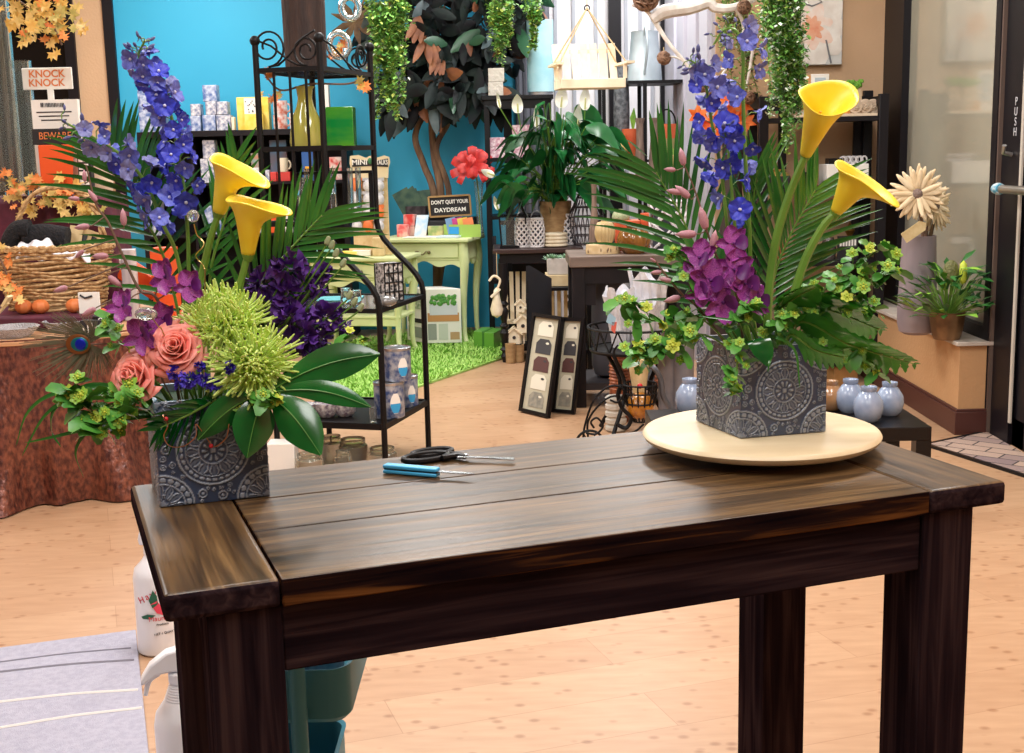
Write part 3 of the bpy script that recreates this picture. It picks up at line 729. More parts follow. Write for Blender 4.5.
# ------------------------------------------------------------------ left arrangement
YL = cL.y; OL = V((cL.x, cL.y, ZT+hL-.028))
def A_(px, py, d=0): return P(px, py, YL+d)
def OLo(dx=0, dy=0): return OL + V((dx, dy, 0))
up = V((0, 0, 1))
delphinium([OLo(-.01, .02), A_(190, 290, .03), A_(188, 235, .03), A_(183, 182, .03), A_(177, 147, .03), A_(170, 112, .03), A_(155, 80, .03), A_(139, 58, .03), A_(145, 40, .02)],
           'tallest blue delphinium, curling at its tip against the turquoise wall, in the left vase', t0=.30, n=33, nb=11, size=.031, deep=.6, seed=4, spread=.016, t1=.86)
delphinium([OLo(-.02, .02), A_(180, 270, .02), A_(162, 222, .02), A_(146, 184, .02), A_(125, 158, .02), A_(96, 139, .02), A_(62, 121, .02)],
           'blue delphinium leaning far left over the basket, in the left vase', t0=.30, n=20, nb=7, size=.032, deep=.35, seed=9, spread=.020, t1=.86)
calla([OLo(.01, .01), A_(196, 320, .0), A_(208, 250, .0), A_(219, 212, .0)], A_(240, 150, .0)-A_(224, 208, .02), V((1, -.2, .1)), 'yellow calla lily standing higher at the left, above the green chrysanthemums', R=.026, Ln=.076)
calla([OLo(.02, .0), A_(226, 335, -.02), A_(240, 285, -.03), A_(248, 254, -.03)], A_(250, 190, -.04)-A_(248, 252, -.03), V((1, -.2, .1)), 'yellow calla lily just above the green chrysanthemums, the lower of the left pair', R=.027, Ln=.078)
frond([OLo(-.02, .03), A_(168, 270, .05), A_(138, 205, .06), A_(112, 152, .06)], 19, .16, V((1, 0, .3)), 'palm frond fanning out to the left behind the leaning delphinium', ang=1.05, seed=3, droop=.18)
frond([OLo(.02, .03), A_(250, 300, .03), A_(288, 252, .03), A_(322, 215, .03)], 18, .145, V((1, 0, -1)), 'palm frond spreading right in front of the black metal rack', ang=.85, seed=4, droop=.14)
frond([OLo(0, .03), A_(210, 280, .05), A_(226, 215, .06), A_(236, 160, .06)], 11, .10, V((1, 0, 0)), 'palm frond upright behind the two left calla lilies', ang=.6, seed=5, droop=.1)
orchid([OLo(-.03, -.02), A_(160, 306, -.05), A_(140, 290, -.05), A_(124, 258, -.05), A_(108, 222, -.05), A_(96, 204, -.05), A_(86, 165, -.05)],
       [(A_(166, 277, -.07), (-.3, -1, .3), 1.0), (A_(190, 286, -.06), (.3, -1, .2), .9), (A_(124, 306, -.08), (-.4, -1, .4), .95), (A_(163, 318, -.06), (.1, -1, -.1), .9), (A_(143, 335, -.08), (-.2, -1, 0), 1.05), (A_(155, 330, -.05), (.3, -1, .2), .9)],
       [(A_(97, 202, -.05), (-.5, 0, .8), .022), (A_(124, 226, -.05), (.0, 0, 1), .026), (A_(80, 199, -.05), (-1, 0, .1), .018), (A_(90, 226, -.06), (-1, 0, -.1), .024), (A_(84, 250, -.06), (-.6, 0, -.5), .018), (A_(109, 256, -.07), (-1, 0, 0), .026), (A_(108, 276, -.07), (.7, 0, -.6), .026), (A_(68, 287, -.07), (-1, 0, -.3), .024), (A_(96, 308, -.08), (-.9, 0, -.5), .026), (A_(85, 182, -.05), (0, 0, 1), .018)],
       'purple orchid spray with pink buds reaching left from the left vase', size=.05)
rose(A_(176, 348, -.085), V((.02, -1, .5)), .041, 'larger coral rose, the right-hand one of the pair', OLo(-.02, -.03))
rose(A_(134, 377, -.085), V((-.45, -1, .42)), .040, 'coral rose at the left edge of the arrangement, above the green sprigs', OLo(-.03, -.03))
spider_mum(A_(224, 318, -.05), V((.05, -.62, .78)), .057, 'lime green spider chrysanthemum beneath the left calla lilies, the upper one', OLo(.0, -.01), 3)
spider_mum(A_(254, 364, -.085), V((.18, -1, .32)), .058, 'lime green spider chrysanthemum above the big glossy leaf, the lower one', OLo(.03, -.03), 8)
clumps([(A_(x, y, d), s) for x, y, d, s in ((289, 268, 0, 1.1), (262, 283, .01, 1.0), (287, 292, 0, 1.1), (323, 273, .02, .7), (318, 286, .01, .7), (291, 316, -.02, 1.1), (325, 318, 0, 1.0), (345, 327, .01, .6), (304, 336, -.03, 1.15), (270, 305, 0, 1.0), (322, 340, 0, .7), (300, 345, -.01, .8), (337, 312, .01, .55))], OLo(.03, 0),
       'deep purple stock stems filling the right side of the left arrangement', 'stock_spray', m_stock, .034, 26, 5, 'flower',
       [(A_(x, y, .0), V((.3+(x-320)*.01, 0, 1)), .016) for x, y in ((326, 246), (330, 250), (352, 306), (358, 312), (347, 300), (334, 258), (341, 268))])
clumps([(A_(x, y, d), s) for x, y, d, s in ((175, 372, -.10, .9), (190, 380, -.105, 1), (204, 380, -.10, 1), (214, 384, -.10, .9), (200, 366, -.095, .7), (231, 368, -.115, .8), (180, 384, -.1, .8))], OLo(0, -.03),
       'violet statice tufts below the coral roses', 'statice_sprig', m_stat, .016, 34, 6)
def lobed(c, lobes, label, root0, d):
    root = thing('fatsia_leaf', label, 'leaf', root0); q = MB(); vein = MB()
    stem_of(root, [root0, V(root0).lerp(c, .6)+up*.01, c], .0028)
    for tx, ty, hw, dd, sag in lobes:
        tip = A_(tx, ty, dd); pts = [V(c).lerp(tip, t)+up*sag*math.sin(PI*t) for t in [i/12 for i in range(13)]]; L_ = tip-V(c)
        sd = V((-L_.z, .25*L_.length, L_.x))
        q.blade(pts, hw*YL/FPX, sd, lambda t: max(.06, math.sin(PI*min(1, .02+t*.97)**1.35)**.9*(1+.05*math.sin(t*38))), .22)
        vein.tube([p-V((0, .0012, 0)) for p in pts], [.0013, .0009, .0004], 5)
    q.build('lobes', m_leaf_d, root, ang=180); vein.build('veins', leafmat('vein_green', (86, 142, 60), (96, 150, 66)), root); return root
lobed(A_(266, 393, -.095), [(380, 354, 18, -.08, .012), (371, 407, 11, -.10, .014), (321, 455, 20, -.13, .012), (247, 458, 20, -.13, .012), (198, 440, 15, -.12, .012), (330, 368, 10, -.05, .01)], 'large glossy lobed leaf hanging over the front of the left vase', OLo(.03, -.04), 0)
frond([OLo(-.01, -.04), A_(215, 400, -.08), A_(188, 415, -.10), A_(160, 428, -.11)], 12, .05, V((.4, 0, 1)), 'dark feathery fern draped over the rim of the left vase', name='fern_leaf', w=.004, m=m_leaf_d, start=.25, ang=1.0, seed=8)
bupleurum([OLo(-.03, -.03), A_(150, 395, -.08), A_(118, 402, -.10), A_(88, 408, -.11), A_(70, 392, -.11)], 'yellow-green bupleurum sprig drooping at the lower left, below the coral roses', 13, .05, 11, .015)
bupleurum([OLo(-.03, -.04), A_(145, 400, -.10), A_(132, 405, -.12), A_(110, 425, -.12), A_(96, 428, -.12)], 'short bupleurum sprig under the left coral rose', 10, .04, 14, .015)
bupleurum([OLo(-.04, -.02), A_(140, 360, -.05), A_(118, 338, -.06), A_(110, 318, -.06)], 'small bupleurum sprig between the peacock feather and the roses', 6, .03, 12, .011)
bupleurum([OLo(.01, -.04), A_(252, 402, -.09), A_(266, 398, -.11), A_(272, 402, -.12)], 'bupleurum sprig under the lower chrysanthemum', 6, .03, 13, .012)
bupleurum([OLo(.04, -.01), A_(330, 350, -.03), A_(350, 345, -.03), A_(362, 348, -.03)], 'bupleurum sprig at the right beside the purple stock', 5, .03, 17, .011)
grassblades([[OLo(-.04, -.02), A_(118, 388, -.06), A_(60, 392, -.07), A_(29, 411, -.07), A_(16, 446, -.07)], [OLo(-.04, -.02), A_(115, 394, -.06), A_(70, 400, -.07), A_(44, 417, -.07), A_(22, 456, -.07)],
             [OLo(-.04, -.03), A_(117, 420, -.08), A_(70, 433, -.08), A_(25, 443, -.08)], [OLo(-.04, -.02), A_(100, 385, -.06), A_(58, 405, -.07), A_(52, 430, -.07), A_(61, 447, -.07)],
             [OLo(-.04, -.03), A_(112, 415, -.09), A_(88, 431, -.09), A_(76, 452, -.09), A_(84, 478, -.09)]], 'lily grass blades arching down at the far left of the left vase', w=.0045)
# peacock feather
m_barb = mat('feather_barb', (112, 116, 92), .5, noise=(60, 2), rgb2=(120, 104, 84)); m_eye1 = mat('feather_bronze', (140, 84, 44), .35, .4); m_eye2 = mat('feather_teal', (22, 120, 130), .3, .4); m_eye3 = mat('feather_blue', (20, 40, 190), .3, .3)
pf = thing('peacock_feather', 'peacock feather with a blue eye pointing left below the basket', 'feather', OLo(-.04, 0))
c_ = A_(80, 344, -.04)
MB().tube(spline([OLo(-.04, 0), A_(140, 350, -.04), c_], 8), .0011, 5).build('quill', m_twig, pf)
q = MB(); rr = random.Random(5)
for i in range(330):
    th = PI + rr.uniform(-2.6, 2.6); l = rr.uniform(.03, .085)*(1-.14*abs(th-PI)); s = V((math.cos(th)*1.1, rr.uniform(-.15, .15), math.sin(th)*.85))
    b0 = c_ + V((.012, .003, 0)); q.blade([b0, b0+s*l*.5, b0+s*l+V((-.012, 0, -.006))], .0005, V((-s.z, 0, s.x)), lambda t: 1)
q.build('barbs', m_barb, pf, ang=180)
q = MB(); Ry = Matrix.Rotation(PI/2, 3, 'X')
q.ball(c_+V((-.002, -.002, 0)), .016, 20, 8, (1.15, .95, .10), 0, Ry); q.ball(c_+V((0, -.003, 0)), .012, 18, 8, (1.1, .9, .14), 1, Ry); q.ball(c_+V((.002, -.0045, 0)), .0085, 18, 8, (.95, 1.0, .16), 2, Ry)
q.build('eye', [m_eye1, m_eye2, m_eye3], pf)
# jewelled picks and beaded wire
def gem(c, r, sc_, pts, label, R_):
    g_ = thing('jewel_pick', label, 'ornament', pts[0]); MB().ball(c, r, 14, 8, sc_, 0, R_).build('gem', m_gem, g_); MB().tube(spline(pts, 8), .0009, 5).build('wire', m_gold, g_)
c_ = A_(193, 216, -.02); pts = [OLo(.0, -.01), A_(205, 285, -.02)] + [A_(200+4*math.cos(i*1.1), 268-i*4.2, -.02+.006*math.sin(i*1.1)) for i in range(9)] + [A_(194, 224, -.02)]
gem(c_, .0095, (1, 1, .45), pts, 'round glass jewel on a gold coil beside the tall delphinium', Ry)
c_ = A_(146, 314, -.10); gem(c_, .011, (1.5, .9, .45), [OLo(-.02, -.03), A_(165, 338, -.09), A_(158, 326, -.1), A_(152, 318, -.1)], 'oval glass jewel among the purple orchids above the coral roses', Ry)
bw = thing('beaded_wire', 'copper wire with red beads curling down the front of the left vase', 'ornament', OLo(-.02, -.05))
fv = .0
yv = YL-.083
def V_(px, py, d=0):
    return P(px, py, (a.y + (b2.y-a.y)*(px-161)/109.0) - .010 - d)
MB().tube(spline([OLo(-.03, -.055), V_(163, 415, .03), V_(168, 425, .02), V_(164, 436, .01), V_(170, 446, .01), V_(184, 446, .01), V_(196, 436, .02), V_(196, 424, .03), V_(208, 440, .02), V_(214, 447, .01), V_(226, 438, .02), V_(229, 424, .03)], 8), .0008, 6).build('wire', m_cop, bw)
for px, py, d in ((166, 419, .025), (211, 446, .014)): MB().ball(V_(px, py, d), .0034, 10, 6).build('bead', m_red, bw)

# ------------------------------------------------------------------ right arrangement
YR = cR.y; OR = V((cR.x, cR.y, zs+hR-.03))
def B_(px, py, d=0): return P(px, py, YR+d)
def ORo(dx=0, dy=0): return OR + V((dx, dy, 0))
delphinium([ORo(-.01, .02), B_(735, 290, .02), B_(727, 225, .02), B_(721, 170, .02), B_(713, 130, .02), B_(707, 92, .02), B_(704, 70, .02), B_(690, 60, .02)],
           'blue delphinium bending left at its tip, in the right vase', t0=.40, n=19, nb=7, size=.036, deep=.65, seed=21, spread=.022, t1=.90)
delphinium([ORo(.0, .02), B_(752, 300, .02), B_(749, 219, .02), B_(745, 155, .02), B_(743, 92, .02), B_(743, 55, .02), B_(737, 32, .02), B_(724, 30, .02), B_(714, 44, .02)],
           'tall thin blue delphinium with a drooping dark tip, in the right vase', t0=.34, n=12, nb=13, size=.032, deep=.3, seed=24, spread=.026, t1=.72, r=.0036)
delphinium([ORo(-.01, .0), B_(742, 300, .0), B_(736, 240, .0), B_(732, 195, .0), B_(728, 150, .0), B_(724, 128, .0)],
           'short blue delphinium between the two tall ones in the right vase', t0=.45, n=9, nb=3, size=.038, deep=.75, seed=27, spread=.022, t1=.95)
calla([ORo(.01, .0), B_(769, 290, -.0), B_(777, 235, -.0), B_(791, 190, -.0), B_(806, 154, .0)], B_(828, 92, -.075)-B_(808, 150, .0), V((.75, .6, .3)), 'yellow calla lily standing tallest in the right arrangement', R=.034, Ln=.112, r=.0075)
calla([ORo(.02, -.01), B_(792, 300, -.02), B_(805, 260, -.02), B_(822, 228, -.02), B_(836, 212, -.02)], B_(858, 176, -.04)-B_(836, 212, -.02), V((1, -.3, .0)), 'yellow calla lily leaning right over the dark shelf unit', R=.034, Ln=.070, r=.0075)
frond([ORo(-.02, .02), B_(712, 285, .04), B_(682, 218, .05), B_(656, 172, .05)], 17, .21, V((1, 0, 1)), 'palm frond arching left across the amber vase', ang=.80, seed=13, droop=.2, w=.0044)
frond([ORo(.01, .03), B_(772, 285, .05), B_(788, 240, .06), B_(815, 190, .07)], 19, .18, V((1, 0, -.7)), 'palm frond fanning out to the right behind the calla stems', ang=.85, seed=14, droop=.14, w=.0044)
frond([ORo(0, .03), B_(745, 270, .06), B_(752, 210, .07), B_(757, 170, .07)], 9, .13, V((1, 0, 0)), 'palm frond upright in the middle of the right arrangement', ang=.5, seed=15, droop=.1, w=.0042)
grassblades([[ORo(-.02, .01), B_(715, 300, .02), B_(690, 245, .02), B_(668, 205, .02)]], 'broad single palm leaf behind the purple orchids', 'broad_leaf', .013, m_leaf, 'leaf')
orchid([ORo(-.03, -.02), B_(738, 300, -.04), B_(722, 268, -.05), B_(710, 240, -.05), B_(703, 215, -.05), B_(694, 188, -.05), B_(682, 160, -.05)],
       [(B_(733, 244, -.06), (.3, -1, .3), 1.1), (B_(700, 258, -.07), (-.5, -1, .3), 1.15), (B_(734, 270, -.075), (.1, -1, .2), 1.25), (B_(711, 280, -.085), (-.2, -1, 0), 1.25), (B_(744, 284, -.08), (.4, -1, .1), 1.15), (B_(723, 302, -.09), (0, -1, -.2), 1.2), (B_(756, 300, -.08), (.6, -1, -.1), 1.0), (B_(702, 290, -.08), (-.7, -1, .1), 1.0)],
       [(B_(706, 230, -.06), (-.25, 0, 1), .04), (B_(697, 234, -.06), (-1, 0, 0), .036), (B_(690, 198, -.05), (-.7, 0, .6), .032), (B_(682, 193, -.05), (-1, 0, .2), .026), (B_(684, 166, -.05), (-.2, 0, 1), .03), (B_(676, 170, -.05), (-1, 0, .1), .02), (B_(712, 248, -.06), (.2, 0, 1), .03)],
       'magenta orchid spray with pink buds at the front of the right vase', size=.050)
orchid([ORo(-.04, -.02), B_(700, 310, -.05), B_(681, 293, -.06), B_(665, 274, -.06), B_(652, 256, -.06)], [], [(B_(672, 281, -.06), (-.9, 0, .2), .022), (B_(681, 297, -.06), (-1, 0, -.25), .03), (B_(656, 262, -.06), (-.7, 0, .5), .012), (B_(662, 272, -.06), (-1, 0, -.05), .02)], 'bare orchid twig with small buds reaching left from the right vase')
def fern(pts, hw, label, seed, n=16):
    root = thing('fern_leaf', label, 'leaf', pts[0]); rr = random.Random(seed); sp = spline(pts, 10); k = len(sp)-1; q = MB()
    stem_of(root, sp, [.0024, .0018, .0008], name='rachis')
    for i in range(n):
        t = .22+.78*i/(n-1); f = t*k; i0 = min(k-1, int(f)); p = sp[i0].lerp(sp[i0+1], f-i0); tan = (sp[i0+1]-sp[i0]).normalized()
        sd = V((0, -.75, .65)); sd = (sd-tan*sd.dot(tan)).normalized(); nr = tan.cross(sd); L_ = hw*(math.sin(PI*min(1, .12+.86*(t-.22)/.78))**.7+.06)
        for s in (-1, 1):
            a = .95; d = (tan*math.cos(a)+sd*s*math.sin(a)).normalized()
            pp = [p+d*L_*x+V((0, 0, -.25*L_*x*x)) for x in (0, .15, .3, .45, .6, .75, .9, 1)]
            q.blade(pp, L_*.30, nr.cross(d), lambda t: (.5+.5*min(1, t*4))*(1-t**2.2)*(1+.22*math.sin(t*25))+.03, .2)
    q.build('leaflets', m_gfern, root, ang=180); return root
m_gfern = leafmat('fern_green', (48, 122, 46), (84, 160, 62), .2, 16)
fern([ORo(.03, -.03), B_(800, 322, -.06), B_(850, 345, -.07), B_(914, 364, -.06)], .058, 'glossy fern leaf with its tip farthest to the right', 3)
fern([ORo(.03, -.02), B_(795, 305, -.03), B_(835, 312, -.03), B_(880, 330, -.02)], .06, 'glossy fern leaf just above the lowest one on the right', 4)
fern([ORo(.02, -.03), B_(778, 315, -.07), B_(795, 298, -.09), B_(815, 288, -.10)], .045, 'glossy fern leaf upright below the calla stems', 5, 12)
fern([ORo(.03, -.04), B_(790, 335, -.09), B_(815, 350, -.11), B_(845, 358, -.12)], .035, 'short glossy fern leaf over the right corner of the right vase', 6, 12)
fern([ORo(-.03, .0), B_(715, 315, -.02), B_(690, 322, -.02), B_(664, 330, -.02)], .035, 'fern leaf at the left side of the right vase', 9, 12)
bs = [([ORo(-.03, -.03), B_(705, 335, -.07), B_(675, 345, -.08), B_(650, 350, -.09), B_(636, 356, -.09)], 13, .05, 31, .014, 'bupleurum sprig reaching lowest on the left of the right vase'),
      ([ORo(-.03, -.02), B_(700, 318, -.05), B_(672, 322, -.06), B_(645, 318, -.06), B_(618, 300, -.06)], 11, .05, 32, .014, 'bupleurum sprig reaching left across the foil-wrapped pots'),
      ([ORo(-.02, -.02), B_(712, 300, -.06), B_(690, 275, -.06), B_(674, 250, -.06)], 9, .035, 33, .012, 'bupleurum sprig behind the orchid flowers on the left'),
      ([ORo(-.02, -.05), B_(738, 345, -.10), B_(737, 368, -.12), B_(733, 392, -.12)], 8, .03, 34, .011, 'bupleurum sprig trailing down the front of the right vase'),
      ([ORo(-.01, -.04), B_(740, 322, -.09), B_(748, 312, -.10), B_(750, 306, -.10)], 8, .03, 35, .013, 'bupleurum tuft right below the magenta orchids'),
      ([ORo(.0, -.04), B_(772, 330, -.08), B_(784, 318, -.10), B_(790, 312, -.1)], 7, .025, 36, .011, 'bupleurum tuft in the middle above the right vase'),
      ([ORo(.03, 0), B_(815, 300, -.02), B_(852, 270, -.02), B_(885, 245, -.02)], 12, .05, 37, .012, 'bupleurum sprig reaching highest on the right'),
      ([ORo(.03, 0), B_(820, 308, -.02), B_(855, 285, -.03), B_(898, 270, -.03)], 11, .05, 38, .013, 'bupleurum sprig reaching right in front of the grey tall vase'),
      ([ORo(.03, 0), B_(820, 315, -.03), B_(848, 302, -.04), B_(872, 310, -.04)], 8, .04, 39, .012, 'bupleurum sprig drooping right above the fern leaves'),
      ([ORo(.03, -.03), B_(825, 340, -.05), B_(850, 350, -.06), B_(876, 372, -.06)], 6, .03, 40, .012, 'bupleurum sprig below the fern leaves over the blue jars')]
for p_, n_, l_, s_, z_, lab in bs: bupleurum(p_, lab, n_, l_, s_, z_, r=.0018)
grassblades([[ORo(.02, -.05), B_(775, 338, -.10), B_(795, 350, -.12), B_(800, 388, -.125)], [ORo(0, -.05), B_(752, 330, -.1), B_(742, 322, -.11), B_(700, 316, -.11)], [ORo(.01, -.05), B_(772, 350, -.1), B_(770, 362, -.12), B_(768, 372, -.125)]],
            'thin lily grass blades bending over the rim of the right vase', w=.004)
lf = thing('salal_leaf', 'single dark green leaf hanging over the front of the right vase', 'leaf', ORo(.0, -.05))
q = MB().blade(spline([ORo(0, -.05), B_(758, 338, -.10), B_(764, 352, -.115), B_(768, 366, -.12)], 5), .018, V((1, -.1, .1)), None, .2); q.build('blade', m_leaf_d, lf, ang=180)
# ------------------------------------------------------------------ small things on and under the work table
m_blk = mat('black_plastic', (10, 9, 13), .4, spec=.3); m_steel = mat('steel', (180, 182, 186), .25, 1)
m_iron = mat('black_iron', (9, 8, 11), .5, spec=.25)
zt_ = ZT+.001
sc_ = thing('scissors', 'black-handled scissors lying on the back of the work table', 'scissors', G(440, 456, zt_))
def loop(cx, cy, rx, ry, z, rot=0, n=18):
    c = G(cx, cy, z); d = (G(cx+10, cy-1.4, z)-c).normalized(); e = V((-d.y, d.x, 0))
    return [c + (d*math.cos(t)*rx + e*math.sin(t)*ry)*1 + V((0, 0, .002*math.sin(t))) for t in [i*2*PI/n for i in range(n)]]
zz = zt_+.006
for (lc, rx, ry, jx) in (((426, 457), .040, .016, 458), ((432, 452.5), .036, .013, 460)):
    q = MB(); q.tube(loop(*lc, rx, ry, zz), .0052, 8, closed=True); q.tube([G(lc[0]+16, lc[1]+1, zz), G(jx, 455.5, zz), G(465, 457, zz)], [.0055, .0055, .004], 8); q.build('handle', m_blk, sc_)
for dy in (0, 1.2):
    q = MB(); q.bar(G(458, 456.5+dy*.4, zz+dy*.001), G(514, 459.5-dy, zz+.0), .0085, .0016, ref=up); q.build('blade', m_steel, sc_)
MB().lathe(G(466, 457, zz-.002), [(0, 0), (.005, 0), (.005, .005), (0, .006)], 12).build('pivot_screw', m_steel, sc_)
kn = thing('floral_knife', 'sky blue folding floral knife lying in front of the scissors', 'knife', G(412, 469, zt_))
m_sky = mat('sky_blue_plastic', (70, 172, 222), .35)
p0, p1, p2 = G(385, 467.5, zt_+.008), G(438, 472, zt_+.008), G(475, 474.5, zt_+.008)
for s, z_ in ((.0, .0035), (0, -.0045)):
    q = MB(); q.bar(p0+V((0, 0, z_)), p1+V((0, 0, z_)), .017, .006, ref=up); q.build('handle_scale', m_sky, kn, bevel=.0018)
q = MB(); q.bar(p0.lerp(p1, .02), p1, .014, .0022, ref=up); q.build('liner', m_blk, kn)
d = (p2-p1).normalized(); e = V((-d.y, d.x, 0))
q = MB(); q.add([p1-e*.005, p1+e*.005, p1.lerp(p2, .6)+e*.005, p2, p1.lerp(p2, .7)-e*.005] + [v+V((0, 0, .0016)) for v in (p1-e*.005, p1+e*.005, p1.lerp(p2, .6)+e*.005, p2, p1.lerp(p2, .7)-e*.005)], [(4, 3, 2, 1, 0), (5, 6, 7, 8, 9)]+[(i, (i+1) % 5, 5+(i+1) % 5, 5+i) for i in range(5)]); q.build('blade', m_steel, kn)
# spray bottles on the floor behind the left leg
m_wp = mat('white_plastic', (232, 232, 236), .35); m_rlab = mat('label_red', (206, 60, 70), .5); m_glab = mat('label_green', (30, 96, 70), .5); m_klab = mat('label_black', (50, 50, 54), .5); m_pk = mat('label_pink', (232, 70, 96), .5)
def spray(c, r, h, label, rib, sg=-1):
    t = thing('spray_bottle', label, 'bottle', c); c = V(c)
    body = [(0, 0), (r*.9, .001), (r, r*.12), (r, h*.52), (r*.92, h*.60), (r*.62, h*.68)] if rib else [(0, 0), (r*.9, .001), (r, r*.12), (r, h*.62), (r*.9, h*.69), (r*.55, h*.75)]
    if rib: body += [x for i in range(7) for x in ((r*(.62-.03*i), h*(.68+.016*i)), (r*(.57-.03*i), h*(.688+.016*i)))]
    body += [(r*.36, h*.80), (0, h*.80)]
    MB().lathe(c, body, 32).build('body', m_wp, t)
    MB().lathe(c+V((0, 0, h*.80)), [(0, 0), (r*.42, 0), (r*.42, h*.06), (r*.3, h*.07), (0, h*.07)], 20).build('collar', m_wp, t)
    q = MB(); ax = V((sg, -.25, 0)).normalized(); s = V((ax.y, -ax.x, 0))
    z0 = h*.87
    side = [(.55, 0), (-.35, .04), (-.8, -.02), (-1.3, -.35), (-1.32, -.15), (-1.0, .35), (-.45, .74), (.1, .86), (.5, .72), (.62, .3)]
    R_ = Matrix((-ax, up, s)).transposed()
    q.prism([(x*r, y*r) for x, y in side], -r*.28, r*.28, 0, R_, c+V((0, 0, z0))); q.build('trigger_head', m_wp, t, bevel=r*.08)
    MB().tube(spline([c+V((0, 0, z0))+ax*r*.75, c+V((0, 0, z0-r*.25))+ax*r*1.05, c+V((0, 0, z0-r*.75))+ax*r*1.2], 5), [r*.14, r*.1, r*.07], 8).build('trigger', m_wp, t)
    return t
b1 = G(160, 650, 0); r1 = .056
sb = spray(b1, r1, .34, 'white spray bottle with a printed label on the floor by the grey rug', False, 1)
def onb(px, py):                     # on the bottle's front
    z_ = P(px, py, b1.y-r1).z; x_ = P(px, py, b1.y-r1).x; dx = max(-.98, min(.98, (x_-b1.x)/r1)); return V((b1.x+dx*r1, b1.y-(r1+.0006)*math.sqrt(1-dx*dx), z_)), V((math.sqrt(1-dx*dx), dx, 0))
for ch, px, py, up_ in (('H', 141, 601, (-.4, 0, 1)), ('a', 147, 597, (-.25, 0, 1)), ('w', 153, 594, (-.1, 0, 1))):
    c_, xd = onb(px, py); lettering(ch, c_, .026, xd+V((0, 0, .35)), up_, m_rlab, sb)
for t_, px, py, s_, m_ in (('Mauna', 158, 619, .019, m_rlab), ('Products', 162, 625, .009, m_klab), ('NET 1 QUART', 164, 634, .009, m_klab)):
    c_, xd = onb(px, py); lettering(t_, c_, s_, xd, (0, 0, 1), m_, sb)
def blob(pts, m, nm):
    q = MB(); vs = [onb(*p)[0]+V((0, -.004, 0)) for p in pts]; n_ = len(vs); q.add(vs, [tuple(range(n_))[::-1]]); q.build(nm, m, sb, ang=180)
blob([(149, 600), (153, 590), (157, 596), (158, 604), (153, 608)], m_glab, 'printed_leaf'); blob([(151, 604), (157, 601), (162, 608), (163, 616), (157, 613)], m_pk, 'printed_bird'); blob([(141, 617), (148, 614), (156, 615), (150, 619), (143, 619)], m_glab, 'printed_leaf')
b2_ = G(176, 660, .30); 
spray(V((b2_.x+.008, b2_.y, 0)), .060, .32, 'white spray bottle with a ribbed neck in front of the other, at the bottom edge', True)
# grey rug at lower left
m_rug = mat('grey_rug', (162, 161, 178), .95, noise=(60, 4), rgb2=(174, 173, 188), bump=(400, .5)); m_rl = mat('rug_line_pale', (236, 232, 226), .9); m_rd = mat('rug_line_dark', (132, 130, 142), .9)
c1, c2 = G(136, 633), G(0, 651); d1 = (c2-c1).normalized(); d2 = (G(151, 753)-c1); d2 = (d2-d1*d2.dot(d1)).normalized()
rg = thing('area_rug', 'pale grey rug with thin lines on the floor at the lower left', 'rug', c1)
q = MB(); pts = [c1, c1+d1*1.5, c1+d1*1.5+d2*1.9, c1+d2*1.9]; q.hexa([p+V((0, 0, .001)) for p in pts]+[p+V((0, 0, .011)) for p in pts]); q.build('pile', m_rug, rg, bevel=.003)
def rl(a_, b_, m, w=.012):
    A0, B0 = G(*a_, .0115), G(*b_, .0115); q = MB(); q.tube(spline([A0, A0.lerp(B0, .5)+V((0, .01, 0)), B0], 6), w/3, 5); q.build('woven_line', m, rg)
rl((0, 662), (131, 648), m_rd, .008); rl((0, 672), (134, 660), m_rd, .012); rl((0, 702), (138, 690), m_rl, .013); rl((0, 728), (142, 708), m_rl, .013)
# teal trolley under the table
m_teal2 = mat('teal_enamel', (62, 128, 146), .5, spec=.3); m_tdark = mat('teal_mesh', (40, 84, 100), .4)
yt_ = 2.02
ct = thing('utility_cart', 'teal metal utility cart standing under the work table', 'cart', (P(270, 700, yt_).x, yt_, 0))
cx0, cx1 = P(240, 690, yt_).x, P(360, 690, yt_).x
zc1, zc0 = P(330, 668, yt_-.12).z, P(330, 722, yt_-.12).z
def tray(z0, z1, nm, s_=0):
    q = MB(); w = .004; x0, x1, y0_, y1_ = cx0, cx1-s_, yt_-.13, yt_+.17; rc = .035
    def ring(ins, z):
        o = []
        for (ax_, ay_, st) in ((x1-rc, y1_-rc, 0), (x0+rc, y1_-rc, 1), (x0+rc, y0_+rc, 2), (x1-rc, y0_+rc, 3)):
            for k in range(6): th = st*PI/2+k*PI/10; o.append(V((ax_+(rc-ins)*math.cos(th), ay_+(rc-ins)*math.sin(th), z)))
        return o
    rings = [ring(.01, z0), ring(0, z0+.01), ring(0, z1), ring(-.004, z1+.003), ring(w, z1), ring(w, z0+.006)]
    n_ = 24; vs = [v for r_ in rings for v in r_]; fs = [(i*n_+j, i*n_+(j+1) % n_, (i+1)*n_+(j+1) % n_, (i+1)*n_+j) for i in range(5) for j in range(n_)]
    fs += [tuple(range(n_))[::-1], tuple(5*n_+j for j in range(n_))]; q.add(vs, fs); q.build(nm, m_teal2, ct)
tray(zc0, zc1, 'tray'); tray(zc0-.24, zc0-.13, 'tray', .05)
px_ = P(298, 690, yt_-.15).x
for x_, y_ in ((px_, yt_-.155), (px_, yt_+.19)):
    MB().tube([(x_, y_, .04), (x_, y_, zc1+.10)], .0135, 12).build('post', m_teal2, ct); MB().lathe((x_, y_, .0), [(0, 0), (.02, .004), (.02, .036), (0, .04)], 12).build('caster', m_blk, ct)
MB().bar((px_, yt_-.155, .05), (px_, yt_+.19, .05), .03, .02).build('foot_rail', m_teal2, ct)
q = MB(); 
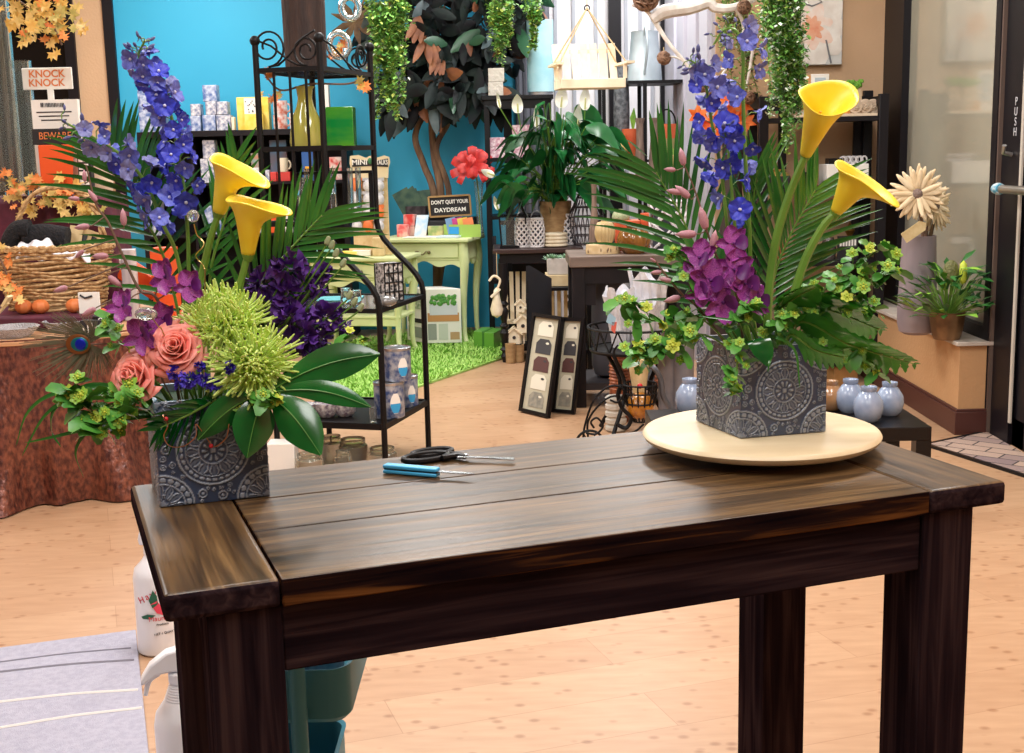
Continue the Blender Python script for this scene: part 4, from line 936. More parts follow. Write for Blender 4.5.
for k in range(3): q.bar((px_, yt_-.14, zc0+.02-.2*(k > 0)), (px_, yt_-.13, zc0+.02-.2*(k > 0)), .02)
q.build('bracket', m_teal2, ct)
solo(MB().lathe((P(316, 655, yt_).x, yt_-.02, zc0+.007), [(0, 0), (.05, 0), (.05, .07), (.046, .07), (.046, .01), (0, .01)], 24), 'ribbon_roll', mat('silver_ribbon', (190, 188, 200), .35, noise=(30, 3), rgb2=(120, 118, 136)), 'roll of silvery ribbon lying in the upper tray of the teal cart', 'ribbon')
# ------------------------------------------------------------------ the satin-draped display table at left
m_sat = mat('bronze_satin', (76, 36, 32), .32, .4, noise=(60, 8), rgb2=(136, 78, 60), stretch=(1, 1, .6), spec=.9, bump=(45, .8))
tcx, tcy, tcr, tz = -2.0, 5.32, .64, .645
dt = thing('display_table', 'round display table draped to the floor in shiny bronze satin', 'table', (tcx, tcy, 0))
rr = random.Random(8); ph = [rr.uniform(0, 6.28) for _ in range(5)]
def skirt(u, v):
    th = 2*PI*u; k = (1-v)
    f = (.05*math.sin(8*th+ph[0])+.034*abs(math.sin(9.5*th+ph[1]))+.022*math.sin(21*th+ph[2])+.008*math.sin(47*th))*(.12+.88*k)
    r_ = tcr*(1.0+.02*k) + f*k*1.1 + .012*math.sin(v*9+7*th)*k; 
    return V((tcx+r_*math.cos(th), tcy+r_*math.sin(th), max(.004, tz*v + .012*math.sin(5*th+ph[3])*k*(1-k)+.006)))
q = MB().grid(skirt, 200, 18, wrap=True); q.build('satin_skirt', m_sat, dt, ang=180)
MB().lathe((tcx, tcy, tz-.02), [(0, 0), (tcr-.004, 0), (tcr+.004, .006), (tcr+.004, .017), (tcr, .02), (0, .02)], 72).build('tabletop', mat('table_rim_tan', (196, 148, 108), .4), dt)
# burgundy riser with autumn leaves, glass cylinders and signs
m_burg = mat('burgundy_cloth', (98, 34, 56), .7, noise=(12, 4), rgb2=(76, 24, 44), bump=(20, .4))
zr = 1.16
q = MB(); yr0 = 5.50
q.mm((-2.5, yr0, tz), (P(112, 230, yr0).x, yr0+.3, zr)); solo(q, 'cloth_riser', m_burg, 'burgundy cloth-covered riser behind the basket', 'riser', bevel=.03)
m_mlf = [mat('maple_leaf_%s' % n_, c_, .6, noise=(40, 2), rgb2=c2_) for n_, c_, c2_ in (('yellow', (226, 188, 96), (214, 160, 70)), ('gold', (232, 196, 120), (206, 176, 96)), ('orange', (232, 128, 62), (238, 158, 84)), ('olive', (176, 164, 84), (206, 184, 104)))]
MAPLE = [(0, -.5), (.05, -.12), (.32, -.22), (.26, -.05), (.5, .05), (.3, .14), (.36, .32), (.16, .22), (0, .52), (-.16, .22), (-.36, .32), (-.3, .14), (-.5, .05), (-.26, -.05), (-.32, -.22), (-.05, -.12)]
def maple(q, c, s, d, rot, mi):
    R_ = rotto(d) @ Matrix.Rotation(rot, 3, 'Z'); n_ = len(MAPLE)
    vs = [V(c)+R_ @ V((x*s, y*s, .22*s*abs(x)+.1*s*math.sin(7*x+5*y))) for x, y in MAPLE] + [V(c)+R_ @ V((0, .05*s, 0))]
    q.add(vs, [(n_, i, (i+1) % n_) for i in range(n_)], mi)
def leaves(label, spots, n, s, seed, stem=None, wt=(3, 3, 2, 2), cat='garland', name='autumn_leaf_garland'):
    rr = random.Random(seed); root = thing(name, label, cat, spots[0][0]); q = MB()
    for i in range(n):
        c, r_ = rr.choice(spots); c = V(c)+V((rr.gauss(0, 1)*r_[0], rr.gauss(0, 1)*r_[1], rr.gauss(0, 1)*r_[2]))
        maple(q, c, s*rr.uniform(.7, 1.25), V((rr.uniform(-.6, .6), -1, rr.uniform(-.3, .9))), rr.uniform(0, 6.3), rr.choices((0, 1, 2, 3), wt)[0])
    q.build('leaves', m_mlf, root, ang=180)
    if stem: MB().tube(spline(stem, 6), .004, 6).build('stem', m_twig, root)
    return root
yg = 5.42
sp_ = lambda pts, r: [(P(x, y, yg), r) for x, y in pts]
leaves('garland of yellow and orange maple leaves along the burgundy riser', [(P(x, y, 5.44), (.03, .02, .018)) for x, y in ((5, 178), (14, 190), (24, 186), (34, 182), (44, 186), (52, 192), (62, 186), (74, 196))], 70, .055, 3, [P(0, 180, 5.46), P(30, 184, 5.46), P(62, 188, 5.46), P(88, 200, 5.46)], (3, 4, 4, 1))
leaves('golden maple leaves spilling behind the basket handle', [(P(x, y, 5.42), (.03, .02, .02)) for x, y in ((22, 205), (32, 210), (58, 202), (66, 210), (82, 205), (95, 212))], 34, .055, 4, [P(18, 200, 5.45), P(55, 204, 5.45), P(96, 208, 5.45)], (4, 4, 2, 1))
leaves('few orange maple leaves at the left end of the basket', [(P(x, y, 5.0), (.012, .02, .02)) for x, y in ((4, 255), (8, 285), (3, 278), (16, 292))], 16, .05, 6, [P(-4, 250, 5.02), P(5, 270, 5.02), P(12, 296, 5.02)], (2, 3, 4, 1))
m_cgl = mat('clear_glass', (236, 244, 242), .03, trans=.96, ior=1.35)
def cyl_glass(px, r_px, Y, z, h, label, m=None):
    k = S(Y); r_ = r_px*k; x_ = P(px, 100, Y).x
    return solo(MB().lathe((x_, Y, z), [(0, 0), (r_, 0), (r_, h), (r_-.005, h), (r_-.005, .02), (0, .02)], 32), 'glass_cylinder', m or m_cgl, label, 'vase')
cyl_glass(3, 13, 5.58, zr+.001, .85, 'tall clear glass cylinder vase at the left edge on the burgundy riser')
cyl_glass(24, 9.5, 5.7, zr+.001, .58, 'shorter clear glass cylinder vase beside the tall one')
tw = thing('branch_bundle', 'bundle of dark branches standing inside the tall glass cylinder', 'branches', (P(3, 100, 5.58).x, 5.58, zr+.03)); rr = random.Random(4)
q = MB()
for i in range(5):
    c_ = V((P(3, 100, 5.58).x+rr.uniform(-.03, .03), 5.58+rr.uniform(-.03, .03), zr+.03)); q.tube(spline([c_, c_+V((rr.uniform(-.015, .015), rr.uniform(-.015, .015), .4)), c_+V((rr.uniform(-.02, .02), 0, .80))], 4), rr.uniform(.004, .008), 5)
q.build('twigs', mat('grey_bark', (96, 88, 80), .8), tw)
leaves('branch of yellow maple leaves hanging at the top left corner', [(P(x, y, 5.35), (.03, .03, .03)) for x, y in ((10, 5), (28, 8), (36, 14), (24, 24), (34, 32), (44, 22), (52, 14), (60, 22), (66, 10), (46, 38), (62, 30), (50, 4), (72, 18))], 62, .068, 9, [P(-10, -20, 5.36), P(25, 5, 5.36), P(50, 22, 5.36), P(62, 45, 5.36)], (4, 5, 2, 2), 'branch', 'maple_branch')
m_wcard = mat('white_card', (238, 236, 230), .6); m_ol = mat('orange_lettering', (222, 128, 70), .6); m_or = mat('orange_paint', (228, 86, 30), .5); m_bk = mat('chalkboard_black', (30, 28, 30), .7)
ys = 5.62
def card(px0, py0, px1, py1, Y, name, label, cat, m, d=.012, group=None, solo_=True):
    a_, b_ = P(px0, py1, Y), P(px1, py0, Y)
    return a_, b_
a_, b_ = P(23, 90, ys), P(71, 67, ys)
kk = thing('party_sign', 'white sign on a stick reading knock knock in orange letters', 'sign', (P(48, 140, ys).x, ys, zr))
MB().mm((a_.x, ys, a_.z), (b_.x, ys+.012, b_.z)).build('board', m_wcard, kk, bevel=.003)
MB().mm((P(47, 90, ys).x, ys+.002, zr+.001), (P(53, 90, ys).x, ys+.010, a_.z)).build('stick', m_wcard, kk)
for t_, yy in (('KNOCK', 74), ('KNOCK', 83)): lettering(t_, P(46.5, yy, ys-.002), .043, (1, 0, 0), (0, 0, 1), m_ol, kk, bold=.0008)
q = MB(); a2_, b3_ = P(33, 126, ys-.06), P(77, 99, ys-.06); q.mm((a2_.x, ys-.06, zr+.001), (b3_.x, ys-.03, b3_.z))
pk = thing('banner_kit', 'white printed banner packet standing below the knock knock sign', 'packet', (a2_.x, ys-.05, zr)); q.build('packet', m_wcard, pk)
q = MB(); rr = random.Random(2)
for i in range(16): c_ = P(41+i*1.5, 105, ys-.0615); q.box(c_, (rr.uniform(.002, .005), .001, .018))
for i in range(3): q.box(P(54, 112+i*4, ys-.0615), (.15-.02*i, .001, .005))
q.build('printed_stripes', m_klab, pk)
bx = thing('chalkboard_sign', 'black box sign with orange letters on top of an orange container', 'sign', (P(54, 140, ys-.16).x, ys-.16, zr))
a_, b_ = P(33, 145, ys-.18), P(76, 128, ys-.18); zb = a_.z
MB().mm((a_.x, ys-.18, a_.z), (b_.x, ys-.12, b_.z)).build('board', m_bk, bx, bevel=.002)
lettering('BEWARE', P(55, 136, ys-.182), .042, (1, 0, 0), (0, 0, 1), m_ol, bx, sx=.85)
bo = solo(MB().hexa([V((P(x, y, Y).x, Y, z)) for x, y, Y, z in ((41, 180, ys-.19, zr+.001), (71, 180, ys-.19, zr+.001), (71, 180, ys-.09, zr+.001), (41, 180, ys-.09, zr+.001))]+[V((P(x, 146, Y).x, Y, zb-.001)) for x, Y in ((38, ys-.19), (74, ys-.19), (74, ys-.09), (38, ys-.09))]), 'orange_container', m_or, 'orange square container under the black letter sign', 'container', bevel=.004)
q = MB(); x0_ = P(79, 170, ys-.15).x
for i in range(5):
    for j in range(2): q.mm((x0_+.0+j*.022, ys-.15, zr+.012+i*.032), (x0_+.018+j*.022, ys-.147, zr+.036+i*.032), 1)
q.mm((x0_-.005, ys-.147, zr+.001), (x0_+.05, ys-.11, zr+.18)); solo(q, 'checkered_box', [m_bk, m_wcard], 'black and white checkered box right of the orange container', 'box')
q = MB(); q.lathe((P(98, 170, 5.66).x, 5.66, zr+.001), [(0, 0), (.05, 0), (.062, .03), (.058, .09), (.03, .16), (.028, .18), (0, .18)], 20); solo(q, 'cream_pumpkin', mat('cream_ceramic', (226, 206, 178), .5), 'cream ceramic shape behind the leaning delphinium', 'ornament')
# basket
m_wick = mat('wicker', (206, 172, 122), .65, noise=(60, 3), rgb2=(150, 112, 70))
zpf = tz+.062
q = MB(); q.mm((-2.42, 4.99, tz+.001), (-1.62, 5.48, zpf-.001)); solo(q, 'cloth_riser', m_burg, 'low burgundy cloth riser under the basket and the little pumpkins', 'riser', bevel=.012)
yb = 5.25; kb = S(yb); bx0 = P(56, 285, yb); zb0 = zpf
bk = thing('wicker_basket', 'wicker basket with a tall handle on the bronze satin table', 'basket', (bx0.x, yb, zpf))
rx, ry, hb = 58*kb, .17, P(50, 252, yb-.15).z-zpf
q = MB(); NR = 15
for i in range(NR):
    z_ = zb0+.006+hb*i/(NR-1); k_ = .80+.20*i/(NR-1); pts = [(bx0.x+math.cos(t)*rx*k_*(1+.012*math.sin(t*24+i*PI)), yb+math.sin(t)*ry*k_*(1+.02*math.sin(t*24+i*PI)), z_+.005*math.sin(t*5+i*1.3)) for t in [j*2*PI/72 for j in range(72)]]
    q.tube(pts, .0072, 6, closed=True)
q.lathe((bx0.x, yb, zb0), [(0, 0), (.78, 0), (.78, .008), (0, .008)], 32, M=Matrix.Diagonal((rx, ry, 1))); q.build('woven_body', m_wick, bk)
q = MB()
for s in (0, PI): q.tube([(bx0.x+math.cos(t)*rx*1.02, yb+math.sin(t)*ry*1.02, zb0+hb+.012+.008*math.sin(t*20+s)) for t in [j*2*PI/90 for j in range(90)]], .009, 6, closed=True)
q.build('rim', m_wick, bk)
q = MB(); hp = [P(13, 240, yb), P(20, 215, yb), P(34, 194, yb), P(58, 187, yb), P(80, 192, yb), P(97, 212, yb), P(105, 245, yb)]
for s in (0, 2.1, 4.2):
    sp1 = spline(hp, 10); q.tube([p+V((.008*math.cos(i*.55+s), .009*math.sin(i*.55+s), .006*math.cos(i*.55+s))) for i, p in enumerate(sp1)], .007, 6)
q.build('handle', m_wick, bk)
m_fur = mat('black_fur', (14, 14, 18), .9, noise=(90, 4), rgb2=(26, 26, 32), bump=(90, 1.0))
zf = zb0+hb*.62
q = MB(); c0_ = P(22, 240, yb); q.tube(spline([P(14, 256, yb-.02), P(10, 243, yb-.02), P(18, 230, yb-.02), P(30, 229, yb-.02)], 8), [.03, .036, .038, .04], 14); q.tube(spline([P(26, 240, yb), P(42, 236, yb), P(68, 238, yb)], 8), [.045, .052, .05, .045], 14); solo(q, 'plush_roll', m_fur, 'black furry rolled plush lying in the basket', 'plush')
q = MB(); rr = random.Random(2)
q.grid(lambda u, v: P(16+74*u, 252+v*6-9*math.sin(PI*u)*(1-v)-6*math.sin(u*7)*(1-v), yb-.06-.09*v)+V((0, 0, .012*math.sin(u*19+v*5)+.010*math.sin(u*31))), 40, 8); solo(q, 'linen_cloth', mat('white_linen', (236, 236, 244), .8), 'white cloth bunched over the front rim of the basket', 'cloth', ang=180, solid=.006)
m_kraft = mat('kraft_card', (206, 180, 130), .7, noise=(30, 3), rgb2=(220, 198, 152))
fa = thing('card_bundle', 'bundle of tan printed cards standing in the right of the basket', 'cards', P(84, 245, yb+.04))
for i, (x0, x1, ln_) in enumerate(((70, 78, .1), (77, 88, .1), (86, 97, .09), (95, 108, .07))):
    q = MB(); q.bar(P(x0+3, 252, yb+.03+i*.012), P(x1-1, 226+i*3, yb+.05+i*.012), .055, .003, ref=V((0, 1, 0))); q.build('card', m_kraft, fa)
    if i in (1, 2): a_, b_ = P(x0+3, 252, yb+.025+i*.012), P(x1-1, 226+i*3, yb+.045+i*.012); q = MB(); q.bar(a_.lerp(b_, .25), a_.lerp(b_, .75), .022, .002, ref=V((0, 1, 0))); q.build('printed_band', m_klab, fa)
# row of little orange pumpkins, boxes and cards at the front of the table
m_pump = mat('pumpkin_orange', (214, 118, 62), .55, noise=(25, 3), rgb2=(226, 136, 78))
def pumpkin(px, py, r_px, Y, z, label, m=m_pump, sz=.8):
    k = S(Y); r_ = r_px*k; x_ = P(px, py, Y).x
    t = thing('pumpkin', label, 'pumpkin', (x_, Y, z), 'small orange pumpkins on the satin table')
    q = MB(); q.grid(lambda u, v: V((x_, Y, z+r_*sz)) + V((math.cos(2*PI*u)*math.sin(PI*(.02+.96*v))*r_*(1-.09*abs(math.sin(4*2*PI*u))**.5), math.sin(2*PI*u)*math.sin(PI*(.02+.96*v))*r_*(1-.09*abs(math.sin(4*2*PI*u))**.5), -math.cos(PI*(.02+.96*v))*r_*sz)), 48, 12, wrap=True); q.build('body', m, t, ang=180)
    MB().tube([(x_, Y, z+r_*sz*1.85), (x_+r_*.1, Y, z+r_*sz*2.4)], [r_*.14, r_*.09], 6).build('stem', mat('pumpkin_stem', (120, 104, 60), .8), t)
    return t
y_f = 5.06
for px, lab in ((23, 'leftmost of the three little orange pumpkins before the basket'), (40, 'middle one of the three little orange pumpkins before the basket'), (74, 'rightmost of the three little orange pumpkins before the basket')): pumpkin(px, 300, 9, y_f, zpf, lab)
def gbox(name, label, cat, px0, px1, py0, Y, z, d, m, rz=0, group=None, bevel=.002, faces=None):
    "box standing at height z; px0..px1 its front edge, py0 the top"
    x0, x1 = P(px0, py0, Y).x, P(px1, py0, Y).x; zt1 = P((px0+px1)/2, py0, Y).z
    q = MB(); q.box(((x0+x1)/2, Y+d/2, (z+zt1)/2), (x1-x0, d, zt1-z), rz); return solo(q, name, m, label, cat, group, bevel=bevel)
m_char = mat('charcoal_print', (34, 34, 40), .6)
gl = thing('printed_napkin_stack', 'black and white printed napkins beside the little pumpkins', 'napkins', (P(93, 300, 4.9).x, 4.9, tz)); x_ = P(92, 300, 4.9).x
MB().box((x_, 4.9, tz+.026), (.09, .05, .05), -.1).build('stack', m_char, gl); q = MB()
for i in range(5): q.box((x_-.032+i*.016, 4.873, tz+.012+.008*(i % 3)), (.006, .004, .03), .3*i)
q.build('printed_marks', m_wcard, gl); 
ow = thing('owl_card', 'cream card with a black drawing lying behind the pumpkins', 'card', (P(85, 280, 5.0).x, 5.03, zpf))
cA, cB = P(78, 290, 5.03), P(99, 292, 5.03); q = MB(); q.mm((cA.x, 5.025, zpf), (cB.x, 5.035, cB.z)); q.build('card', m_wcard, ow); q = MB(); q.tube([P(80, 295, 5.022), P(85, 298, 5.022), P(92, 296, 5.022)], .004, 5); q.build('drawing', m_char, ow)
tk = thing('orange_ticket_box', 'orange and white carton lying right of the basket', 'carton', (P(136, 270, 5.58).x, 5.58, tz))
q = MB(); q.bar(P(124, 268, 5.58), P(160, 291, 5.58), .085, .10, ref=V((0, 1, 0))); q.build('carton', m_or, tk, bevel=.002); q = MB(); q.bar(P(115, 262, 5.60), P(131, 283, 5.60), .07, .07, ref=V((0, 1, 0))); q.build('end_flap', m_wcard, tk)
gbox('striped_box', 'small grey striped box behind the orange carton', 'box', 118, 132, 250, 5.25, tz+.001, .08, mat('stripe_grey', (150, 142, 150), .6, noise=(40, 1), rgb2=(212, 200, 196), stretch=(1, .02, .02)), .2)
gbox('orange_box', 'plain orange box standing at the right rear of the satin table', 'box', 150, 172, 248, 5.38, tz+.001, .08, m_or, -.15)
# sparkling glass dishes along the front rim
m_glit = mat('cut_glass', (226, 230, 236), .08, trans=.6, ior=1.5, bump=(160, 1.0))
def dish(px, py, r_px, label):
    c_ = G(px, py, tz+.001); k = S(c_.y); r_ = r_px*k
    return solo(MB().lathe(c_, [(0, 0), (r_*.6, 0), (r_, .04), (r_*.95, .042), (r_*.55, .008), (0, .008)], 28), 'glass_dish', m_glit, label, 'dish')
dish(14, 337, 26, 'sparkling cut glass dish at the left front rim of the satin table'); dish(64, 331, 21, 'sparkling cut glass dish in the middle of the front rim, by the peacock feather')
ca = thing('eyeball_candle', 'black jar candle with an orange top by the purple orchids', 'candle', G(105, 330, tz)); c_ = G(105, 331, tz+.001); k = S(c_.y)
MB().lathe(c_, [(0, 0), (10*k, 0), (11*k, 6*k), (11*k, 16*k), (0, 18*k)], 24).build('jar', m_bk, ca); MB().lathe(c_+V((0, 0, 18*k)), [(0, 0), (5*k, 0), (5*k, 4*k), (0, 5*k)], 14).build('lid', m_or, ca); lettering('9', c_+V((0, -11.3*k, 11*k)), .04, (1, 0, 0), (0, 0, 1), m_wcard, ca)
wb = thing('wooden_fork', 'pale wooden serving fork lying at the left front of the table', 'utensil', P(5, 300, 4.85)); q = MB(); q.bar(P(-6, 318, 4.83), P(8, 303, 4.83), .02, .008); q.bar(P(4, 306, 4.83), P(10, 296, 4.83), .05, .01); q.build('fork', m_kraft, wb)
# ------------------------------------------------------------------ black iron etagere with glass shelves
B0 = G(384, 427, .21); C0 = G(427, 402, .21)
e2 = (C0-B0); wr = e2.length; e2.normalize(); e1 = V((e2.y, -e2.x, 0))
sh = .205; Bu = B0-e1*sh; Cu = C0-e1*sh
dA = P(256, 60, 5.25); dep = .275; Au = Bu-e1*dep; Du = Cu-e1*dep
def zz_(p, z): return V((p.x, p.y, z))
def zat(px, py, p): return P(px, py, p.y).z
z_top, z_mid, z_lo = zat(322, 68, Bu), zat(322, 148, Bu), zat(322, 224, Bu)
z_gl, z_bt = zat(384, 311, B0), .21
z_fin = zat(320, 34, Bu)
et = thing('etagere', 'black iron etagere with scrolled crest and curving front legs', 'shelf unit', (Bu+Cu+Au+Du)/4*1+V((0, 0, -.21)))
et.location.z = 0; et['_w'] = tuple(et.location)
rp = .0125
for nm, p, fin in (('A', Au, 1), ('D', Du, 1)):
    MB().tube([zz_(p, .001), zz_(p, z_fin-.03)], rp, 8).build('post', m_iron, et)
for pu, pl_ in ((Bu, B0), (Cu, C0)):
    z1, z2 = z_lo-.02, z_gl+.02
    pts = [zz_(pu, z_fin-.03), zz_(pu, z1)] + [zz_(pu.lerp(pl_, .5-.5*math.cos(PI*t)), z1+(z2-z1)*t) for t in (.12, .25, .38, .5, .62, .75, .88)] + [zz_(pl_, z2), zz_(pl_, .001)]
    MB().tube(pts, rp, 8).build('post', m_iron, et)
for p in (Au, Bu, Cu, Du):
    MB().ball(zz_(p, z_fin-.014), .021, 12, 8).build('finial', m_iron, et)
m_shg = mat('smoked_glass', (150, 156, 156), .06, trans=.9, ior=1.3)
def shelf(z, four, glass, d=.018, inner=None):
    q = MB(); fs = four
    for i in range(4): q.bar(zz_(fs[i], z), zz_(fs[(i+1) % 4], z), .016, d, ref=up)
    q.build('shelf_frame', m_iron, et)
    q = MB(); q.hexa([zz_(p, z-.002) for p in fs]+[zz_(p, z+.006) for p in fs]); q.build('shelf_panel', m_shg if glass else m_iron, et)
upF = [Au, Bu, Cu, Du]; loF = [Au, B0, C0, Du]
shelf(z_top, upF, True); shelf(z_mid, upF, True, .02); shelf(z_lo, upF, True, .02); shelf(z_gl, loF, True); shelf(z_bt, loF, False, .026)
for i in range(1, 4):                                      # upright bars of the side panel
    p = Au.lerp(Bu, i/4+.02); MB().tube([zz_(p, z_top), zz_(p, z_mid), zz_(p, z_lo)], .006, 6).build('bar', m_iron, et)
def scroll(a_, b_, z0, h, flip=1):
    pts = []; d = (b_-a_); L_ = d.length; d.normalize()
    for i in range(40):                                     # spiral at the post end, sweeping down to the far end
        t = i/39; th = -PI/2 + t*3.6*PI; r_ = h*.50*(1-.72*t)
        pts.append((L_*.80-0 + math.cos(th)*r_*-1, h*.52+math.sin(th)*r_))
    lead = [(0.06*L_, h*.9), (.25*L_, h*.72), (.5*L_, h*.25), (.65*L_, h*.05)]
    return [a_+d*x+V((0, 0, z0+y)) for x, y in lead+pts]
for a_, b_ in ((Au, Bu), (Bu, Cu), (Du, Cu)):
    q = MB(); q.tube(scroll(zz_(a_, 0), zz_(b_, 0), z_top+.01, .115), .0045, 6); q.build('crest_scroll', m_iron, et)
q = MB(); q.tube(scroll(zz_(Bu, 0), zz_(Au, 0), z_top+.01, .15), .0045, 6); q.build('crest_scroll', m_iron, et)
def on(u, v, z, fr=upF): return zz_(fr[0].lerp(fr[1], u).lerp(fr[3].lerp(fr[2], u), v), z)
# things on it
m_bark = mat('dark_rustic_wood', (64, 44, 36), .7, noise=(14, 5), rgb2=(40, 26, 24), stretch=(2, 2, .4), bump=(30, .8))
c_ = on(.72, .62, z_top+.008); k = S(c_.y); x_ = P(306, 60, c_.y).x
solo(MB().lathe((x_, c_.y, c_.z), [(0, 0), (20*k, 0), (20.5*k, .1), (21*k, .3), (21.5*k, .42), (18*k, .42), (18*k, .1), (0, .1)], 24), 'rustic_vase', m_bark, 'tall dark rustic wood vase on top of the black etagere', 'vase')
def ring_glass(px, py, r_px, Y, label, cord=0):
    c_ = P(px, py, Y); k = S(Y); q = MB(); q.tube([c_+V((math.cos(t)*r_px*k, .5*math.cos(t)*r_px*k, math.sin(t)*r_px*1.25*k)) for t in [i*2*PI/28 for i in range(28)]], 3.2*k, 10, closed=True)
    if cord: q.tube([c_+V((0, 0, r_px*1.25*k)), V((c_.x, c_.y, ZC-.002))], .0015, 4)
    return solo(q, 'glass_ring_vase', mat('bubbled_glass', (230, 236, 236), .06, trans=.9, ior=1.45, bump=(60, .4)), label, 'vase')
yr_ = Cu.y-.1
ring_glass(339, 45, 9, yr_, 'clear glass ring standing beside the dark rustic vase')
ring_glass(350, 8, 8, yr_+.05, 'clear glass ring hanging higher up, touching the ficus leaves', 1)
leaves('sprig of orange leaves inside the clear glass ring', [(P(x, y, yr_+.03), (.012, .01, .015)) for x, y in ((336, 50), (340, 44), (334, 56))], 8, .05, 12, None, (1, 1, 5, 1), 'sprig', 'leaf_sprig')
leaves('trail of autumn leaves hanging under the etagere top', [(P(x, y, Bu.y+.12), (.012, .01, .008)) for x, y in ((266, 94), (272, 90), (278, 96), (362, 84), (363, 88), (270, 76))], 12, .05, 13, [P(262, 70, Bu.y+.12), P(280, 90, Bu.y+.14), P(310, 84, Bu.y+.14), P(345, 84, Bu.y+.14), P(362, 80, Bu.y+.12)], (1, 2, 4, 2), 'garland', 'leaf_trail')
m_oliv = mat('olive_glass', (150, 150, 62), .12, noise=(5, 2), rgb2=(176, 168, 84), coat=.6)
c_ = on(.55, .25, z_mid+.007); k = S(c_.y)
vessel('bottle_vase', 'olive green glass bottle vase on the etagere', 'vase', P(306, 120, c_.y).x, c_.y, c_.z, 58, [(0, 0), (16, 0), (17, .08), (16, .25), (13, .5), (8.5, .68), (7, .8), (8, .95), (10, 1)], m_oliv)
m_grn = mat('green_glass', (18, 120, 52), .1, noise=(5, 3), rgb2=(70, 140, 40), stretch=(1, 1, 3), coat=.6)
c_ = on(.9, .35, z_mid+.007); x0, x1 = P(326, 110, c_.y).x, P(354, 110, c_.y).x; zt1 = P(340, 107, c_.y).z
q = MB(); cc = V(((x0+x1)/2, c_.y+.02, 0)); w2 = (x1-x0)/2-.002; rz_ = math.atan2(e1.y, e1.x)
R_ = Matrix.Rotation(0, 3, 'Z')
sq = lambda s, z: [cc+R_ @ V((i*w2*s, j*w2*s, z)) for i, j in ((-1, -1), (1, -1), (1, 1), (-1, 1))]
vs = sq(1, c_.z)+sq(1, zt1)+sq(.9, zt1)+sq(.9, c_.z+.02); q.add(vs, [(3, 2, 1, 0)]+[(i*4+j, i*4+(j+1) % 4, i*4+4+(j+1) % 4, i*4+4+j) for i in range(3) for j in range(4)]+[(12, 13, 14, 15)]); solo(q, 'square_glass_vase', m_grn, 'square emerald green glass vase on the etagere', 'vase', bevel=.003)
# test-tube bud vase rack and clear bottles on the shelf below
c_ = on(.62, .45, z_lo+.007); yk = c_.y
tr = thing('bud_vase_rack', 'black rack of hanging glass tube bud vases', 'vase rack', (P(335, 222, yk).x, yk, c_.z))
x0, x1, zt1 = P(298, 172, yk).x, P(372, 172, yk).x, P(335, 172, yk).z
q = MB(); q.mm((x0, yk-.02, zt1-.008), (x1, yk+.02, zt1+.004)); q.mm((x0, yk-.02, c_.z), (x1, yk+.02, c_.z+.02))
for px in (299, 322, 345, 371): x_ = P(px, 180, yk).x; q.mm((x_-.009, yk-.012, c_.z), (x_+.009, yk+.012, zt1))
q.build('rack_frame', m_blk, tr)
for px in (308, 334, 351, 359): 
    x_ = P(px, 180, yk).x; MB().lathe((x_, yk-.03, c_.z+.035), [(0, 0), (.008, .003), (.012, .012), (.012, zt1-c_.z-.02), (.014, zt1-c_.z-.018), (.011, zt1-c_.z-.02), (.010, .014), (0, .006)], 14).build('tube', m_cgl, tr)
for i, px in enumerate((303, 328)):
    vessel('bud_bottle', ('left', 'right')[i]+' one of the two clear bulb bottles in front of the tube rack', 'bottle', P(px, 200, yk-.10).x, yk-.09, c_.z, 42, [(7, 0), (8, .1), (8, .6), (4, .8), (3.5, 1)], m_cgl, 16)
# glass shelf: mesh box and pebbled dish
m_bw = mat('damask_print', (226, 224, 222), .6, noise=(70, 2), rgb2=(20, 20, 24)); N_, L_, b_ = nodes(m_bw)
c_ = on(.90, .42, z_gl+.007, loF)
wb = thing('desk_organizer', 'black and white patterned organiser box with a wire grid side', 'organiser', c_)
x0, xm, x1 = P(374, 285, c_.y).x, P(385, 285, c_.y).x, P(403, 285, c_.y+.05).x; zt1 = P(385, 264, c_.y).z
q = MB(); p1_, p2_, p3_ = V((x0, c_.y+.05, 0)), V((xm, c_.y, 0)), V((x1, c_.y+.06, 0)); p4_ = p1_+p3_-p2_
q.hexa([zz_(p, c_.z) for p in (p1_, p2_, p3_, p4_)]+[zz_(p, zt1) for p in (p1_, p2_, p3_, p4_)]); q.build('box', m_bw, wb)
q = MB()
for a_, b_ in ((p2_, p3_), (p1_, p2_)):
    n_ = 4 if a_ is p2_ else 1
    for i in range(n_+1): p = a_.lerp(b_, i/n_)+V((0, -.004, 0)); q.tube([zz_(p, c_.z+.004), zz_(p, zt1)], .0028, 5)
for j in range(5): z_ = c_.z+.004+(zt1-c_.z-.004)*j/4; q.tube([zz_(p2_+V((0, -.004, 0)), z_), zz_(p3_+V((0, -.004, 0)), z_)], .0028, 5)
q.build('wire_grid', m_iron, wb)
c_ = on(.88, .12, z_gl+.007, loF); solo(MB().ball((P(385, 300, c_.y).x, c_.y, c_.z+.024), .05, 20, 10, (1, .8, .48)), 'glass_pebble', mat('smoky_glass', (150, 150, 150), .1, trans=.5, coat=.5), 'smooth smoky glass pebble in front of the patterned organiser', 'ornament')
gbox('turquoise_tray', 'turquoise tray on the glass shelf of the etagere', 'tray', 316, 360, 300, on(.35, .5, 0, loF).y, z_gl+.007, .16, mat('turquoise', (110, 196, 206), .5))
for i, (px, hp) in enumerate(((346, 16), (356, 14))):
    c_ = on(.55+.12*i, .3, z_gl+.007, loF); vessel('sea_glass_votive', ('pale glass votive behind the purple stock, left one', 'pale glass votive behind the purple stock, right one')[i], 'votive', P(px, 295, c_.y).x, c_.y, c_.z, hp, [(5, 0), (6, .3), (5, .8), (5.5, 1)], m_cgl, 16)
